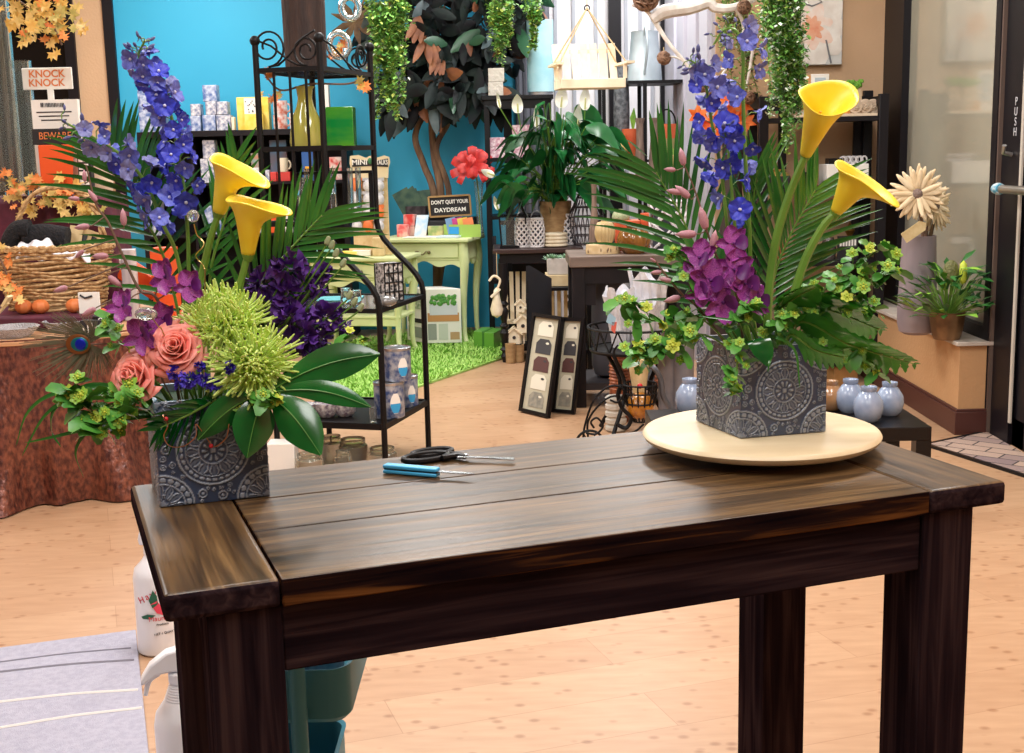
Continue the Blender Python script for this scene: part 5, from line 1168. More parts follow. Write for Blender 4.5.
# tins with blue labels on the lowest shelf
m_tin = mat('printed_tin', (176, 184, 196), .35, .3, noise=(38, 3), rgb2=(58, 84, 140)); m_lid = mat('tin_lid', (196, 200, 206), .3, .9); m_bl = mat('label_sky', (48, 156, 214), .5)
def tin(px, py, r_px, hpx, Y, z, label):
    k = S(Y); x_ = P(px, py, Y).x; r_ = r_px*k; h = hpx*k
    t = thing('tin_can', label, 'tin', (x_, Y, z), 'tins with blue labels on the etagere')
    MB().lathe((x_, Y, z), [(0, 0), (r_*.97, 0), (r_, .003), (r_, h-.012), (0, h-.012)], 28).build('body', m_tin, t)
    MB().lathe((x_, Y, z+h-.012), [(0, 0), (r_*1.03, 0), (r_*1.03, .01), (r_*.95, .012), (r_*.93, .008), (0, .008)], 28).build('lid', m_lid, t)
    q = MB(); n_ = 10
    f = lambda a, zz: V((x_+math.sin(a)*r_*1.012, Y-math.cos(a)*r_*1.012, z+h*zz))
    q.grid(lambda u, v: f(.15+.75*(.5+(u-.5)*math.sin(PI*(.12+.76*v))), .15+.55*v), 12, 10, 0)
    q.build('label', m_wcard, t, ang=180)
    q = MB(); f2 = lambda a, zz: V((x_+math.sin(a)*r_*1.02, Y-math.cos(a)*r_*1.02, z+h*zz)); q.grid(lambda u, v: f2(.17+.71*(.5+(u-.5)*math.sin(PI*(.15+.4*v))), .16+.26*v), 12, 5); q.build('label_band', m_bl, t, ang=180)
    return z+h
c_ = on(.84, .30, z_bt+.008, loF); z2 = tin(389, 395, 15.5, 37, c_.y, c_.z, 'front lower tin with a sky blue label under the other tin'); yA = c_.y
c_ = on(.86, .68, z_bt+.008, loF); zB = tin(407, 385, 11, 32, c_.y+.03, c_.z, 'narrow tin at the back right of the tin stack')
tin(397, 360, 14, 34, yA+.015, z2+.001, 'topmost tin of the stack on the etagere')
m_pat = mat('patterned_bowl', (220, 216, 214), .4, noise=(60, 2), rgb2=(110, 90, 110))
for i, (px, py) in enumerate(((304, 415), (327, 417), (345, 412))):
    c_ = on(.3+.16*i, .2+.06*i, z_bt+.008, loF); vessel('patterned_bowl', ('leftmost', 'middle', 'rightmost')[i]+' of three patterned bowls on the lowest etagere shelf', 'bowl', P(px, py, c_.y).x, c_.y, c_.z, 14, [(7, 0), (11, .3), (12.5, 1)], m_pat, 24)
gbox('small_glass_block', 'small clear glass stand at the front corner of the lowest shelf', 'stand', 369, 376, 408, on(.9, .08, 0, loF).y, z_bt+.008, .03, m_cgl)
# mason jars on the floor beneath
m_jar = mat('jar_glass', (226, 226, 214), .05, trans=.93, ior=1.3)
for i, (px, py, r_px, hpx) in enumerate(((333, 457, 11, 25), (354, 458, 15, 23), (344, 467, 9, 20), (383, 463, 15, 19), (310, 470, 14, 20))):
    c_ = G(px, py+8, .001); vessel('mason_jar', ('mason jar at the back left under the etagere', 'largest mason jar under the etagere', 'small mason jar in front of the largest one', 'squat mason jar by the front post of the etagere', 'mason jar nearest the white box')[i], 'jar', c_.x, c_.y, .001, hpx+6, [(0, 0), (r_px*.92, 0), (r_px, .06), (r_px, .74), (r_px*.84, .84), (r_px*.86, .88), (r_px*.84, .92), (r_px*.86, .96), (r_px*.84, 1)], m_jar, 24, 'mason jars under the etagere')
c_ = G(281, 478, .001); gbox('white_carton', 'white carton on the floor behind the left vase', 'box', 266, 294, 444, c_.y, .001, .1, m_wcard, bevel=.003)
# ------------------------------------------------------------------ cube bookcase against the turquoise wall
m_bkc = mat('espresso_laminate', (17, 13, 19), .5, spec=.3)
yk = 9.1; dk = .38
bx0, bx1 = P(137, 140, yk).x, P(346, 140, yk).x; zk = P(240, 130, yk).z
bc = thing('cube_bookcase', 'dark cube bookcase against the turquoise wall', 'bookcase', ((bx0+bx1)/2, yk+dk/2, 0))
tk_ = .04; nC, nR = 4, 4; cw = (bx1-bx0-tk_)/nC; ch = (zk-tk_)/nR
for x_ in (bx0, bx1-tk_): MB().mm((x_, yk, .001), (x_+tk_, yk+dk, zk-tk_)).build('side_panel', m_bkc, bc)
MB().mm((bx0, yk, zk-tk_), (bx1, yk+dk, zk)).build('top_panel', m_bkc, bc, bevel=.002)
MB().mm((bx0+tk_, yk, .001), (bx1-tk_, yk+dk, tk_)).build('bottom_panel', m_bkc, bc)
MB().mm((bx0+tk_, yk+dk-.01, tk_), (bx1-tk_, yk+dk-.002, zk-tk_)).build('back_panel', m_bkc, bc)
for r_ in range(1, nR): MB().mm((bx0+tk_, yk+.003, ch*r_+tk_-.018), (bx1-tk_, yk+dk-.01, ch*r_+tk_)).build('shelf', m_bkc, bc)
for c_ in range(1, nC): MB().mm((bx0+cw*c_+.01, yk+.002, tk_), (bx0+cw*c_+.028, yk+dk-.01, zk-tk_)).build('divider', m_bkc, bc)
ztop = zk+.001; zr1 = ch*3+tk_+.001; zr2 = ch*2+tk_+.001
m_bt = mat('blue_damask_tin', (196, 204, 222), .4, noise=(34, 3), rgb2=(84, 110, 166)); m_wt = mat('floral_tin', (222, 220, 224), .4, noise=(40, 3), rgb2=(120, 128, 158)); m_yel = mat('yellow_packet', (240, 206, 72), .5, noise=(18, 2), rgb2=(246, 222, 120)); m_dot = mat('dotted_packet', (236, 234, 228), .5)
m_blue = mat('royal_blue_card', (46, 92, 160), .5); m_redb = mat('red_card', (206, 62, 56), .5); m_brn = mat('brown_card', (112, 70, 50), .6); m_creamc = mat('cream_ceramic_mug', (238, 226, 200), .4)
def cbox(px0, px1, pt, Y, z, d, m, label, name='gift_tin', cat='tin', group=None, rz=0, h=None):
    x0, x1 = P(px0, pt, Y).x, P(px1, pt, Y).x; z1 = z+h if h else P((px0+px1)/2, pt, Y).z
    q = MB(); q.box(((x0+x1)/2, Y+d/2, (z+z1)/2), (x1-x0, d, z1-z), rz); solo(q, name, m, label, cat, group, bevel=.003); return z1+.001
yy = yk+.05
cbox(137, 161, 90, yy, ztop, .16, m_bt, 'large blue and white damask tin at the left end of the bookcase top')
z1 = cbox(190, 200, 116, yy, ztop, .1, m_bt, 'narrow blue tin, the lower of two, beside the damask boxes'); cbox(190, 200, 104, yy, z1, .1, m_wt, 'narrow tin, the upper of two, beside the damask boxes')
z1 = cbox(202, 215, 115, yy, ztop, .1, m_bt, 'blue box at the left of the bottom row of the damask stack'); cbox(216, 230, 115, yy, ztop, .1, m_wt, 'white floral box at the right of the bottom row of the damask stack'); cbox(231, 234, 117, yy, ztop, .06, m_creamc, 'thin cream box beside the damask stack')
z2 = cbox(205, 215.5, 101.5, yy, z1, .1, m_wt, 'grey floral box in the middle row of the damask stack'); cbox(216, 227, 101.5, yy, z1+.0, .1, m_wt, 'pale floral box at the right of the middle row of the damask stack'); cbox(202, 216, 85, yy, z2, .1, m_bt, 'topmost box of the damask stack on the bookcase')
cbox(236, 268, 97, yy+.06, ztop, .1, m_yel, 'wide yellow packet behind the dotted one', 'gift_packet', 'packet')
t = thing('gift_packet', 'yellow packet with a white dotted top on the bookcase', 'packet', (P(252, 120, yy).x, yy, ztop)); x0, x1 = P(245, 120, yy).x, P(263, 120, yy).x; za, zb_ = P(250, 114, yy).z, P(250, 98, yy).z
MB().mm((x0, yy-.01, ztop), (x1, yy+.05, za)).build('lower_box', m_yel, t); MB().mm((x0, yy-.005, za), (x1-.03, yy+.04, zb_)).build('dotted_bag', m_dot, t); q = MB(); rr = random.Random(3)
for i in range(14): q.ball((rr.uniform(x0+.01, x1-.04), yy-.006, rr.uniform(za+.01, zb_-.01)), .0045, 6, 4)
q.build('dots', m_char, t)
def mug(px0, px1, pt, Y, z, m, label, handle=1):
    x0, x1 = P(px0, pt, Y).x, P(px1, pt, Y).x; r_ = (x1-x0)/2; h = P(px0, pt, Y).z-z; c = V(((x0+x1)/2, Y, z)); t = thing('mug', label, 'mug', c)
    MB().lathe(c, [(0, 0), (r_*.9, 0), (r_, .01), (r_, h), (r_-.004, h), (r_-.005, .012), (0, .012)], 20).build('cup', m, t)
    MB().tube([c+V((handle*(r_*.9+math.sin(a)*r_*.55), 0, h*.5-math.cos(a)*h*.3)) for a in [i*PI/8 for i in range(9)]], .006, 6).build('handle', m, t)
    return z+h+.001
m_pmug = mat('printed_mug', (232, 228, 226), .4, noise=(30, 3), rgb2=(206, 110, 90))
z1 = mug(273, 287, 115, yy, ztop, m_pmug, 'printed mug, the lower of the two stacked on the bookcase'); mug(273, 287, 101, yy, z1, m_pmug, 'printed mug, the upper of the two stacked on the bookcase')
cbox(289, 297, 113, yy, ztop, .08, m_wcard, 'small white box right of the stacked mugs', 'gift_box', 'box'); cbox(298, 306, 106, yy, ztop, .08, m_wt, 'pale box behind the olive bottle', 'gift_box', 'box'); cbox(318, 328, 84, yy, ztop, .08, m_wcard, 'tall white box with a dark pattern behind the etagere post', 'gift_box', 'box')
z1 = cbox(200, 219, 160, yy, zr1, .12, m_wt, 'white box with black marks in the second bookcase row', 'gift_box', 'box', h=.17); cbox(202, 214, 140, yy, z1, .1, m_wt, 'grey floral box on top of the white one in the second bookcase row', 'gift_box', 'box'); cbox(214, 222, 155, yy-.03, zr1+.0, .02, m_blue, 'dark blue box beside the white one in the second row', 'gift_box', 'box')
cbox(250, 260, 144, yy, zr1, .05, mat('teal_card', (120, 160, 160), .5, noise=(20, 2), rgb2=(190, 120, 80)), 'small picture card standing in the second bookcase row', 'card', 'card', h=.2); 
cw_ = thing('cow_mug', 'white mug with black cow spots in the bookcase', 'mug', (P(256, 176, yy-.0).x, yy-.02, zr1)); c = V(cw_['_w']); MB().lathe(c, [(0, 0), (.032, 0), (.035, .01), (.035, .1), (.03, .1), (.03, .01), (0, .01)], 20).build('cup', m_wp, cw_)
q = MB(); [q.ball(c+V((math.sin(a)*.0345, -math.cos(a)*.0345, z_)), r_, 8, 5, (1, .3, 1.2)) for a, z_, r_ in ((-.6, .03, .012), (.2, .06, .014), (.7, .025, .01), (-.3, .085, .01))]; q.build('spots', m_char, cw_)
cbox(269, 286, 140, yy+.06, zr1, .05, mat('book_print', (70, 110, 140), .5, noise=(6, 1), rgb2=(116, 72, 52)), 'tall brown and blue book in the third bookcase column', 'book', 'book')
z1 = cbox(277, 290, 172, yy, zr1, .1, m_redb, 'red and white box under the cream mug', 'gift_box', 'box'); mug(277.5, 288, 158, yy+.03, z1, m_creamc, 'cream mug standing on the red box in the bookcase'); cbox(270, 276, 172, yy, zr1, .08, m_redb, 'narrow red box beside the wider one', 'gift_box', 'box'); cbox(262, 269, 170, yy, zr1, .08, m_wt, 'narrow white box beside the cow mug', 'gift_box', 'box')
bxm = thing('boxed_mug_set', 'blue box showing a yellow mug, behind the olive bottle', 'box', (P(308, 165, yy).x, yy, zr1)); x0, x1 = P(302, 165, yy).x, P(317, 165, yy).x; z1 = P(308, 152, yy).z
MB().mm((x0, yy, zr1), (x1, yy+.08, z1)).build('box', m_blue, bxm); MB().lathe((x0+.05, yy-.012, zr1+.04), [(0, 0), (.028, 0), (.028, .06), (0, .06)], 16).build('mug', mat('mustard_mug', (240, 180, 60), .4), bxm)
cbox(329, 342, 157, yy, zr1, .1, mat('red_print', (214, 70, 66), .5, noise=(22, 2), rgb2=(230, 214, 206)), 'red and white box in the rightmost bookcase column', 'gift_box', 'box')
for i, (p0, p1, pt, m_, lab) in enumerate(((150, 160, 200, m_wt, 'small box at the left of the third bookcase row'), (250, 262, 212, m_pat, 'patterned box in the third bookcase row'), (268, 280, 205, m_or, 'orange box low in the bookcase'), (284, 292, 208, m_wcard, 'white box low in the bookcase'), (204, 220, 206, m_bt, 'blue tin low in the bookcase'))): cbox(p0, p1, pt, yy, zr2, .1, m_, lab, 'gift_box', 'box')
# ------------------------------------------------------------------ green shag rug, desk and nightstand
m_shag = mat('lime_shag', (132, 180, 76), .9, noise=(7, 3), rgb2=(170, 208, 112))
sr = thing('shag_rug', 'bright lime green shag rug in front of the pale green desk', 'rug', G(430, 365))
rc = [G(512, 356), G(424, 386), G(330, 420), G(300, 352), G(440, 330), G(515, 338)]
q = MB(); q.prism([(p.x, p.y) for p in rc], .001, .012); q.build('backing', m_shag, sr)
q = MB(); rr = random.Random(6); xs = [p.x for p in rc]; ys_ = [p.y for p in rc]
def inside(x, y):
    c = False
    for i in range(len(rc)):
        a_, b_ = rc[i], rc[i-1]
        if (a_.y > y) != (b_.y > y) and x < (b_.x-a_.x)*(y-a_.y)/(b_.y-a_.y)+a_.x: c = not c
    return c
n_ = 0
while n_ < 9000:
    x, y = rr.uniform(min(xs), max(xs)), rr.uniform(min(ys_), max(ys_))
    if not inside(x, y): continue
    n_ += 1; d = V((rr.uniform(-1, 1), rr.uniform(-1, 1), 0))*.03; b_ = V((x, y, .011)); t_ = b_+d+V((0, 0, rr.uniform(.018, .034))); s = V((-d.y, d.x, 0)).normalized()*.006
    q.add([b_-s, b_+s, t_+s*.4, t_-s*.4], [(0, 1, 2, 3)])
o = q.build('pile', m_shag, sr, ang=180); o['kind'] = 'stuff'
m_pg = mat('pale_green_paint', (204, 214, 156), .45, noise=(6, 2), rgb2=(210, 219, 166)); m_brass = mat('antique_brass', (120, 110, 80), .4, .9)
ya = -.24
def desk(fr, wd, dp, ht, name, label, drawer=True, shelf=None, lip=.022):
    "fr: floor point under the front right leg; e1 along the front to the right, e2 to the back"
    e1_ = V((math.cos(ya), math.sin(ya), 0)); e2_ = V((-math.sin(ya), math.cos(ya), 0)); t = thing(name, label, 'desk', fr-e1_*wd/2+e2_*dp/2)
    def at(u, v, z): return fr - e1_*(wd-u) + e2_*v + V((0, 0, z))
    def bx(u0, u1, v0, v1, z0, z1, nm, bev=.004, m=m_pg):
        q = MB(); q.hexa([at(u0, v0, z0), at(u1, v0, z0), at(u1, v1, z0), at(u0, v1, z0), at(u0, v0, z1), at(u1, v0, z1), at(u1, v1, z1), at(u0, v1, z1)]); return q.build(nm, m, t, bevel=bev)
    bx(-lip, wd+lip, -lip, dp+lip, ht-.028, ht, 'top', .008)
    bh = .125
    bx(.02, wd-.02, .02, dp-.02, ht-.028-bh, ht-.028, 'case')
    d_ = bx(.06, wd-.06, .008, .022, ht-.028-bh+.02, ht-.036, 'drawer_front', .004)
    q = MB()
    for s in (-1, 1): q.tube(spline([at(wd/2+s*.05, .004, ht-.10), at(wd/2+s*.03, -.008, ht-.088), at(wd/2+s*.012, -.012, ht-.105), at(wd/2, -.012, ht-.11)], 5), .005, 6); q.ball(at(wd/2+s*.045, .002, ht-.095), .012, 8, 6)
    q.build('drawer_pull', m_brass, d_)
    z0 = ht-.028-bh
    for nm, fn in (('front_apron', lambda u, y, z: at(u*wd, .025+y, z)), ('side_apron', lambda u, y, z: at(wd-.025-y, u*dp, z)), ('side_apron', lambda u, y, z: at(.025+y, u*dp, z))):
        top_ = []; bot = []; N_ = 30
        for i in range(N_+1):
            u = i/N_; dpth = .045*(abs(2*u-1)**1.5) + .016*math.cos(6*PI*u) + .018
            top_.append((u, z0)); bot.append((u, z0-dpth))
        q = MB(); vs = []
        for y in (0, .014): vs += [fn(u, y, z) for u, z in top_]+[fn(u, y, z) for u, z in bot]
        fs = []; k = N_+1
        for i in range(N_): fs += [(i, i+1, k+i+1, k+i), (2*k+i+1, 2*k+i, 3*k+i, 3*k+i+1), (k+i, k+i+1, 3*k+i+1, 3*k+i)]
        q.add(vs, fs); q.build(nm, m_pg, t)
    for u, v, su, sv in ((.03, .03, -1, -1), (wd-.03, .03, 1, -1), (.03, dp-.03, -1, 1), (wd-.03, dp-.03, 1, 1)):
        dv = (e1_*su+e2_*sv)*.7; base = at(u, v, 0); hh = ht-.028
        pts = [base+dv*.012+V((0, 0, .002)), base+dv*.010+V((0, 0, .02)), base-dv*.012+V((0, 0, .10)), base-dv*.010+V((0, 0, hh*.5)), base+dv*.012+V((0, 0, hh*.78)), base+V((0, 0, hh))]
        MB().tube(spline(pts, 5), [.017, .020, .0155, .019, .027, .033, .034], 10).build('leg', m_pg, t)
    if shelf:
        bx(.02, wd-.02, .02, dp-.02, shelf, shelf+.02, 'lower_shelf'); bx(.03, wd-.03, .025, .04, shelf-.05, shelf, 'lower_apron')
    return at, t
fr = G(469, 346); HD = .735
deskat, dk_t = desk(fr, .62, .40, HD, 'writing_desk', 'pale green writing desk with a scalloped apron and curved legs')
frN = V((P(403, 345, 8.08).x, 8.08, 0))
nat, _ = desk(frN, .62, .36, .66, 'nightstand', 'pale green open nightstand left of the writing desk, behind the etagere', True, .26)
zd = HD+.001
def ontop(px, v, zz=zd):                       # point on the desk at a pixel column, v metres behind the front edge
    o = deskat(0, v, 0); dd = V((math.cos(ya), math.sin(ya), 0)); lo, hi = -.4, 1.2
    for _i in range(40):
        mid = (lo+hi)/2; p = o+dd*mid; r = p-V((0, 0, CAMH-zz)); w_ = V((p.x, p.y, zz))-CAM
        pxm = 512+FPX*w_.dot(AX)/w_.dot(_f)
        if pxm < px: lo = mid
        else: hi = mid
    p = o+dd*lo; return V((p.x, p.y, zz))
def dbox(px0, px1, v, h, d, m, name, label, cat, z=zd, bev=.003):
    p0, p1 = ontop(px0, v, z), ontop(px1, v, z); e2_ = V((-math.sin(ya), math.cos(ya), 0))*d; u_ = V((0, 0, h))
    return solo(MB().hexa([p0, p1, p1+e2_, p0+e2_, p0+u_, p1+u_, p1+e2_+u_, p0+e2_+u_]), name, m, label, cat, None, bevel=bev)
for i, (a_, b_, v) in enumerate(((402, 418, .02), (414, 436, .01), (436, 458, .0))): dbox(a_, b_, v, .006+.004*i, .12, (m_wcard, m_wcard, mat('blue_white_paper', (200, 214, 224), .6))[i], 'paper_stack', ('loose white papers at the left of the desk top', 'white paper pile in the middle of the desk front', 'pale blue paper at the right of the desk front')[i], 'papers')
dbox(397, 407, .17, .085, .06, mat('pink_print', (226, 92, 96), .5, noise=(20, 2), rgb2=(240, 190, 180)), 'small_packet', 'low pinkish red packet at the left end of the desk', 'packet')
dbox(404, 415, .24, .15, .06, mat('red_white_print', (206, 60, 56), .5, noise=(14, 2), rgb2=(236, 200, 190), stretch=(1, 1, .6)), 'seed_box', 'tall red box standing left on the desk', 'box')
p0 = ontop(414, .20); p1 = ontop(426, .20); cd_ = thing('card_pack', 'leaning pale blue picture card on the desk', 'card', p0); q = MB(); q.hexa([p0, p1, p1+V((0, .006, 0)), p0+V((0, .006, 0))]+[p+V((.02, .06, .145)) for p in (p0, p1, p1+V((0, .006, 0)), p0+V((0, .006, 0)))]); q.build('card', mat('blue_picture_card', (170, 206, 232), .5, noise=(14, 2), rgb2=(238, 230, 220)), cd_)
dbox(428, 443, .2, .07, .06, mat('green_label_tin', (150, 176, 110), .5, noise=(18, 2), rgb2=(222, 210, 150)), 'plant_kit_tin', 'small square tin with a green label on the desk', 'tin')
# green planter tray of packets
gp = thing('planter_box', 'lime green box of seed packets at the right of the desk', 'box', ontop(462, .14)); m_lime = mat('lime_green_paint', (160, 196, 92), .45)
p0, pm, p1 = ontop(444, .14), ontop(460, .08), ontop(481, .10); p2 = p0+(p1-pm)
q = MB(); hh = V((0, 0, .085)); w_ = .9; cc = (p0+p1)/2
qb = [p0, pm, p1, p2]; qi = [cc+(p-cc)*w_ for p in qb]; q.add(qb+[p+hh for p in qb]+[p+hh for p in qi]+[p+hh*.15 for p in qi], [(3, 2, 1, 0)]+[(i*4+j, i*4+(j+1) % 4, i*4+4+(j+1) % 4, i*4+4+j) for i in range(3) for j in range(4)]+[(12, 13, 14, 15)]); q.build('box', m_lime, gp)
q = MB(); a_ = p0.lerp(pm, .35)+V((-.001, -.003, .02)); b_ = p0.lerp(pm, .95)+V((-.001, -.003, .02)); q.add([a_, b_, b_+V((0, 0, .05)), a_+V((0, 0, .05))], [(0, 1, 2, 3)]); q.build('label', m_bl, gp)
for i, (t_, mm_) in enumerate(((.2, mat('packet_blue', (120, 160, 200), .5)), (.42, mat('packet_magenta', (196, 70, 140), .5)), (.6, mat('packet_yellow', (226, 206, 90), .5)), (.78, mat('packet_orange', (236, 140, 90), .5)))):
    c_ = cc+(p1-p0)*(t_-.5)*.8; q = MB(); q.bar(c_+V((0, 0, .02)), c_+V((-.02, .0, .13)), .07, .006, ref=V((0, 1, 0))); solo(q, 'seed_packet', mm_, ('blue', 'magenta', 'yellow', 'orange')[i]+' seed packet standing in the lime green box', 'packet', 'seed packets in the lime green box')
# dark case with the framed sign, the packet basket and the amaryllis vase
e1_ = V((math.cos(ya), math.sin(ya), 0)); e2_ = V((-math.sin(ya), math.cos(ya), 0))
cs_ = thing('storage_case', 'long black rounded case at the back of the desk', 'case', ontop(446, .30)); p0, p1 = ontop(414, .32), ontop(476, .32)
q = MB(); n_ = 12; prof = [(-.0, 0), (-.06, .01), (-.075, .06), (-.06, .105), (-.02, .125), (.06, .125), (.075, .09), (.075, .0)]
q.add([p0+e2_*y+V((0, 0, z)) for y, z in prof]+[p1+e2_*y+V((0, 0, z)) for y, z in prof], [tuple(range(8)), tuple(range(8, 16))[::-1]]+[(i, (i+1) % 8, 8+(i+1) % 8, 8+i)[::-1] for i in range(8)]); q.build('shell', m_blk, cs_, bevel=.006)
MB().tube([p0+e2_*-.077+V((0, 0, .07)), p1+e2_*-.077+V((0, 0, .07))], .004, 6).build('seam_bead', mat('grey_rubber', (60, 60, 66), .5), cs_)
zs_ = zd+.126
sg = thing('framed_sign', 'black framed sign with white letters on top of the black case', 'sign', P(450, 205, (p0.y+p1.y)/2-.0)); ysg = (p0.y+p1.y)/2-.02
A0, A1 = P(430, 207.5, ysg), P(471, 204.5, ysg-.02); zlow = zs_+.004; A0.z = zlow; A1.z = zlow+.010; rt_ = (A1-A0); upv = V((-.06, .02, 1)).normalized(); hs = .138
sg.location = (A0+A1)/2; sg['_w'] = tuple(sg.location)
m_gold_f = mat('gold_frame', (168, 132, 84), .45)
q = MB(); nrm = rt_.cross(upv).normalized()
def sgp(u, v, d=0): return A0+rt_*u+upv*hs*v-nrm*d*-1
for a_, b_ in (((0, 0), (1, 0)), ((1, 0), (1, 1)), ((1, 1), (0, 1)), ((0, 1), (0, 0))): q.bar(sgp(*a_), sgp(*b_), .012, .02, ref=nrm)
q.build('frame', m_gold_f, sg); MB().hexa([sgp(0, 0, .0), sgp(1, 0, .0), sgp(1, 0, -.008), sgp(0, 0, -.008), sgp(0, 1, .0), sgp(1, 1, .0), sgp(1, 1, -.008), sgp(0, 1, -.008)]).build('board', m_bk, sg)
lettering("DON'T QUIT YOUR", sgp(.5, .70, .002), .036, rt_, upv, m_wcard, sg, sx=.82, bold=.001)
lettering('DAYDREAM', sgp(.5, .30, .002), .040, rt_, upv, m_wcard, sg, sx=1.05, bold=.001)
pb = thing('packet_basket', 'zebra-striped basket of dark green packets at the back left of the desk', 'basket', ontop(418, .40)); c_ = ontop(418, .44); zb_ = c_.z
q = MB().hexa([c_+e1_*a_+e2_*b_+V((0, 0, z)) for z, w_ in ((0, .06), (.20, .075)) for a_, b_ in ((-w_, -.04), (w_, -.04), (w_, .04), (-w_, .04))]); q.build('basket', mat('zebra_fabric', (22, 20, 24), .6, noise=(22, 1), rgb2=(70, 60, 66)), pb)
m_dgp = mat('dark_green_packet', (42, 72, 66), .4, noise=(14, 2), rgb2=(80, 104, 84))
for i, (dx, tl) in enumerate(((-.045, -.55), (-.01, -.35), (.03, -.75), (.05, -.1))):
    q = MB(); b_ = c_+e1_*dx+V((0, -.02+.012*i, .16)); q.bar(b_, b_+V((tl*.14, 0, .15)), .12, .006, ref=V((0, 1, 0))); q.build('packet', m_dgp, pb)
fv_ = thing('bud_vase', 'tall slim clear glass vase at the back right of the desk', 'vase', ontop(480, .30)); c_ = ontop(480, .30); 
solo_v = MB().lathe(c_, [(0, 0), (.03, 0), (.022, .08), (.02, .2), (.034, .37), (.030, .37), (.016, .2), (.018, .02), (0, .02)], 20); solo_v.build('glass', m_cgl, fv_)
am = thing('amaryllis', 'red silk amaryllis in the slim vase beside the black shelf', 'flower', c_+V((0, 0, .03))); hd_ = P(473, 168, c_.y-.02); MB().tube(spline([c_+V((0, 0, .03)), c_+V((.0, 0, .25)), hd_+V((.02, .0, -.05)), hd_], 6), .006, 6).build('stem', m_stem, am)
m_scar = mat('scarlet_silk', (168, 30, 32), .5, noise=(30, 2), rgb2=(200, 54, 48)); rr = random.Random(4)
for k in range(3):
    q = MB(); cpt = hd_+V(((-.05, .04, .0)[k], -.02, (-.0, .01, .03)[k])); ax = V(((-.7, .6, 0)[k], -.8, .25)).normalized(); R_ = rotto(ax)
    for i in range(6):
        th = i*PI/3; d = R_ @ V((math.cos(th), math.sin(th), .55)); sd = R_ @ V((-math.sin(th), math.cos(th), 0)); q.blade([cpt, cpt+d*.06, cpt+d*.105-ax*.01, cpt+d*.12-ax*.045], .036, sd, None, .2)
    q.build('bloom', m_scar, am, ang=180)
# product carton under the desk and green gift box
m_pr = mat('carton_print', (226, 228, 224), .5)
cb = thing('product_carton', 'white carton printed with a herb planter under the desk', 'carton', G(430, 345)); f0, f1 = G(427, 347.5), G(462, 347); l0 = G(409, 342)
f0 = V((f0.x, 8.53, 0)); f1 = V((P(462, 340, 8.53).x, 8.53, 0)); l0 = V((P(408, 340, 8.75).x, 8.72, 0)); hc = P(445, 289, 8.53).z; r0 = l0+(f1-f0)
f0.z = f1.z = l0.z = r0.z = .036; hc -= .036
q = MB(); U = V((0, 0, hc)); q.hexa([f0, f1, r0, l0, f0+U, f1+U, r0+U, l0+U]); q.build('box', m_wcard, cb, bevel=.002)
def onf(u, v, d=.002): return f0.lerp(f1, u)+V((0, -d, v*hc))
def quad(nm, m, a_, b_, par=cb, d=.002, fn=onf): q = MB(); q.add([fn(*a_, d), fn(b_[0], a_[1], d), fn(*b_, d), fn(a_[0], b_[1], d)], [(0, 1, 2, 3)]); q.build(nm, m, par)
quad('printed_tabletop', mat('print_wood', (196, 140, 90), .5), (.06, .40), (.94, .56)); quad('printed_planter', mat('print_white', (206, 212, 222), .5), (.12, .52), (.9, .72), d=.003)
q = MB(); rr = random.Random(2)
for i in range(60): q.ball(onf(rr.uniform(.16, .84), .72+rr.uniform(0, .16), .004), rr.uniform(.008, .016), 6, 4, (1, .2, 1))
q.build('printed_herbs', mat('print_green', (60, 130, 56), .5, noise=(60, 2), rgb2=(96, 160, 70)), cb)
for a_, b_, m_ in (((.06, .06), (.3, .36), mat('print_grey', (150, 156, 150), .5)), ((.36, .06), (.62, .36), mat('print_pale', (200, 206, 196), .5)), ((.68, .06), (.94, .2), mat('print_tan', (190, 156, 116), .5))): quad('printed_panel', m_, a_, b_)
onl = lambda u, v, d: l0.lerp(f0, u)+V((-.0015, -d, v*hc))
for a_, b_, m_ in (((.1, .62), (.9, .92), mat('print_leaf', (110, 140, 96), .5, noise=(50, 2), rgb2=(210, 214, 200))), ((.1, .36), (.9, .44), m_char), ((.1, .08), (.9, .28), mat('print_grey', (150, 156, 150), .5))): quad('printed_panel', m_, a_, b_, cb, .002, onl)
gg = thing('gift_box', 'shiny green gift box on the floor right of the desk', 'box', G(490, 350)); f0_, f1_, r_ = G(474, 350), G(494, 352), G(503, 347); m_gg = mat('shiny_green', (92, 150, 54), .3)
f0_.z = f1_.z = r_.z = .014; U = V((0, 0, P(490, 333, f0_.y).z)); l_ = f0_+(r_-f1_); q = MB(); q.hexa([f0_, f1_, r_, l_, f0_+U, f1_+U, r_+U, l_+U]); q.build('box', m_gg, gg, bevel=.003)
q = MB(); mpt = f0_.lerp(f1_, .5); q.bar(mpt+V((0, -.002, 0)), mpt+U+V((0, -.002, .002)), .02, .003, ref=V((0, 1, 0))); q.bar(mpt+U+V((0, 0, .002)), l_.lerp(r_, .5)+U+V((0, 0, .002)), .02, .003, ref=up); q.build('ribbon', mat('dark_green_ribbon', (60, 116, 40), .4), gg)
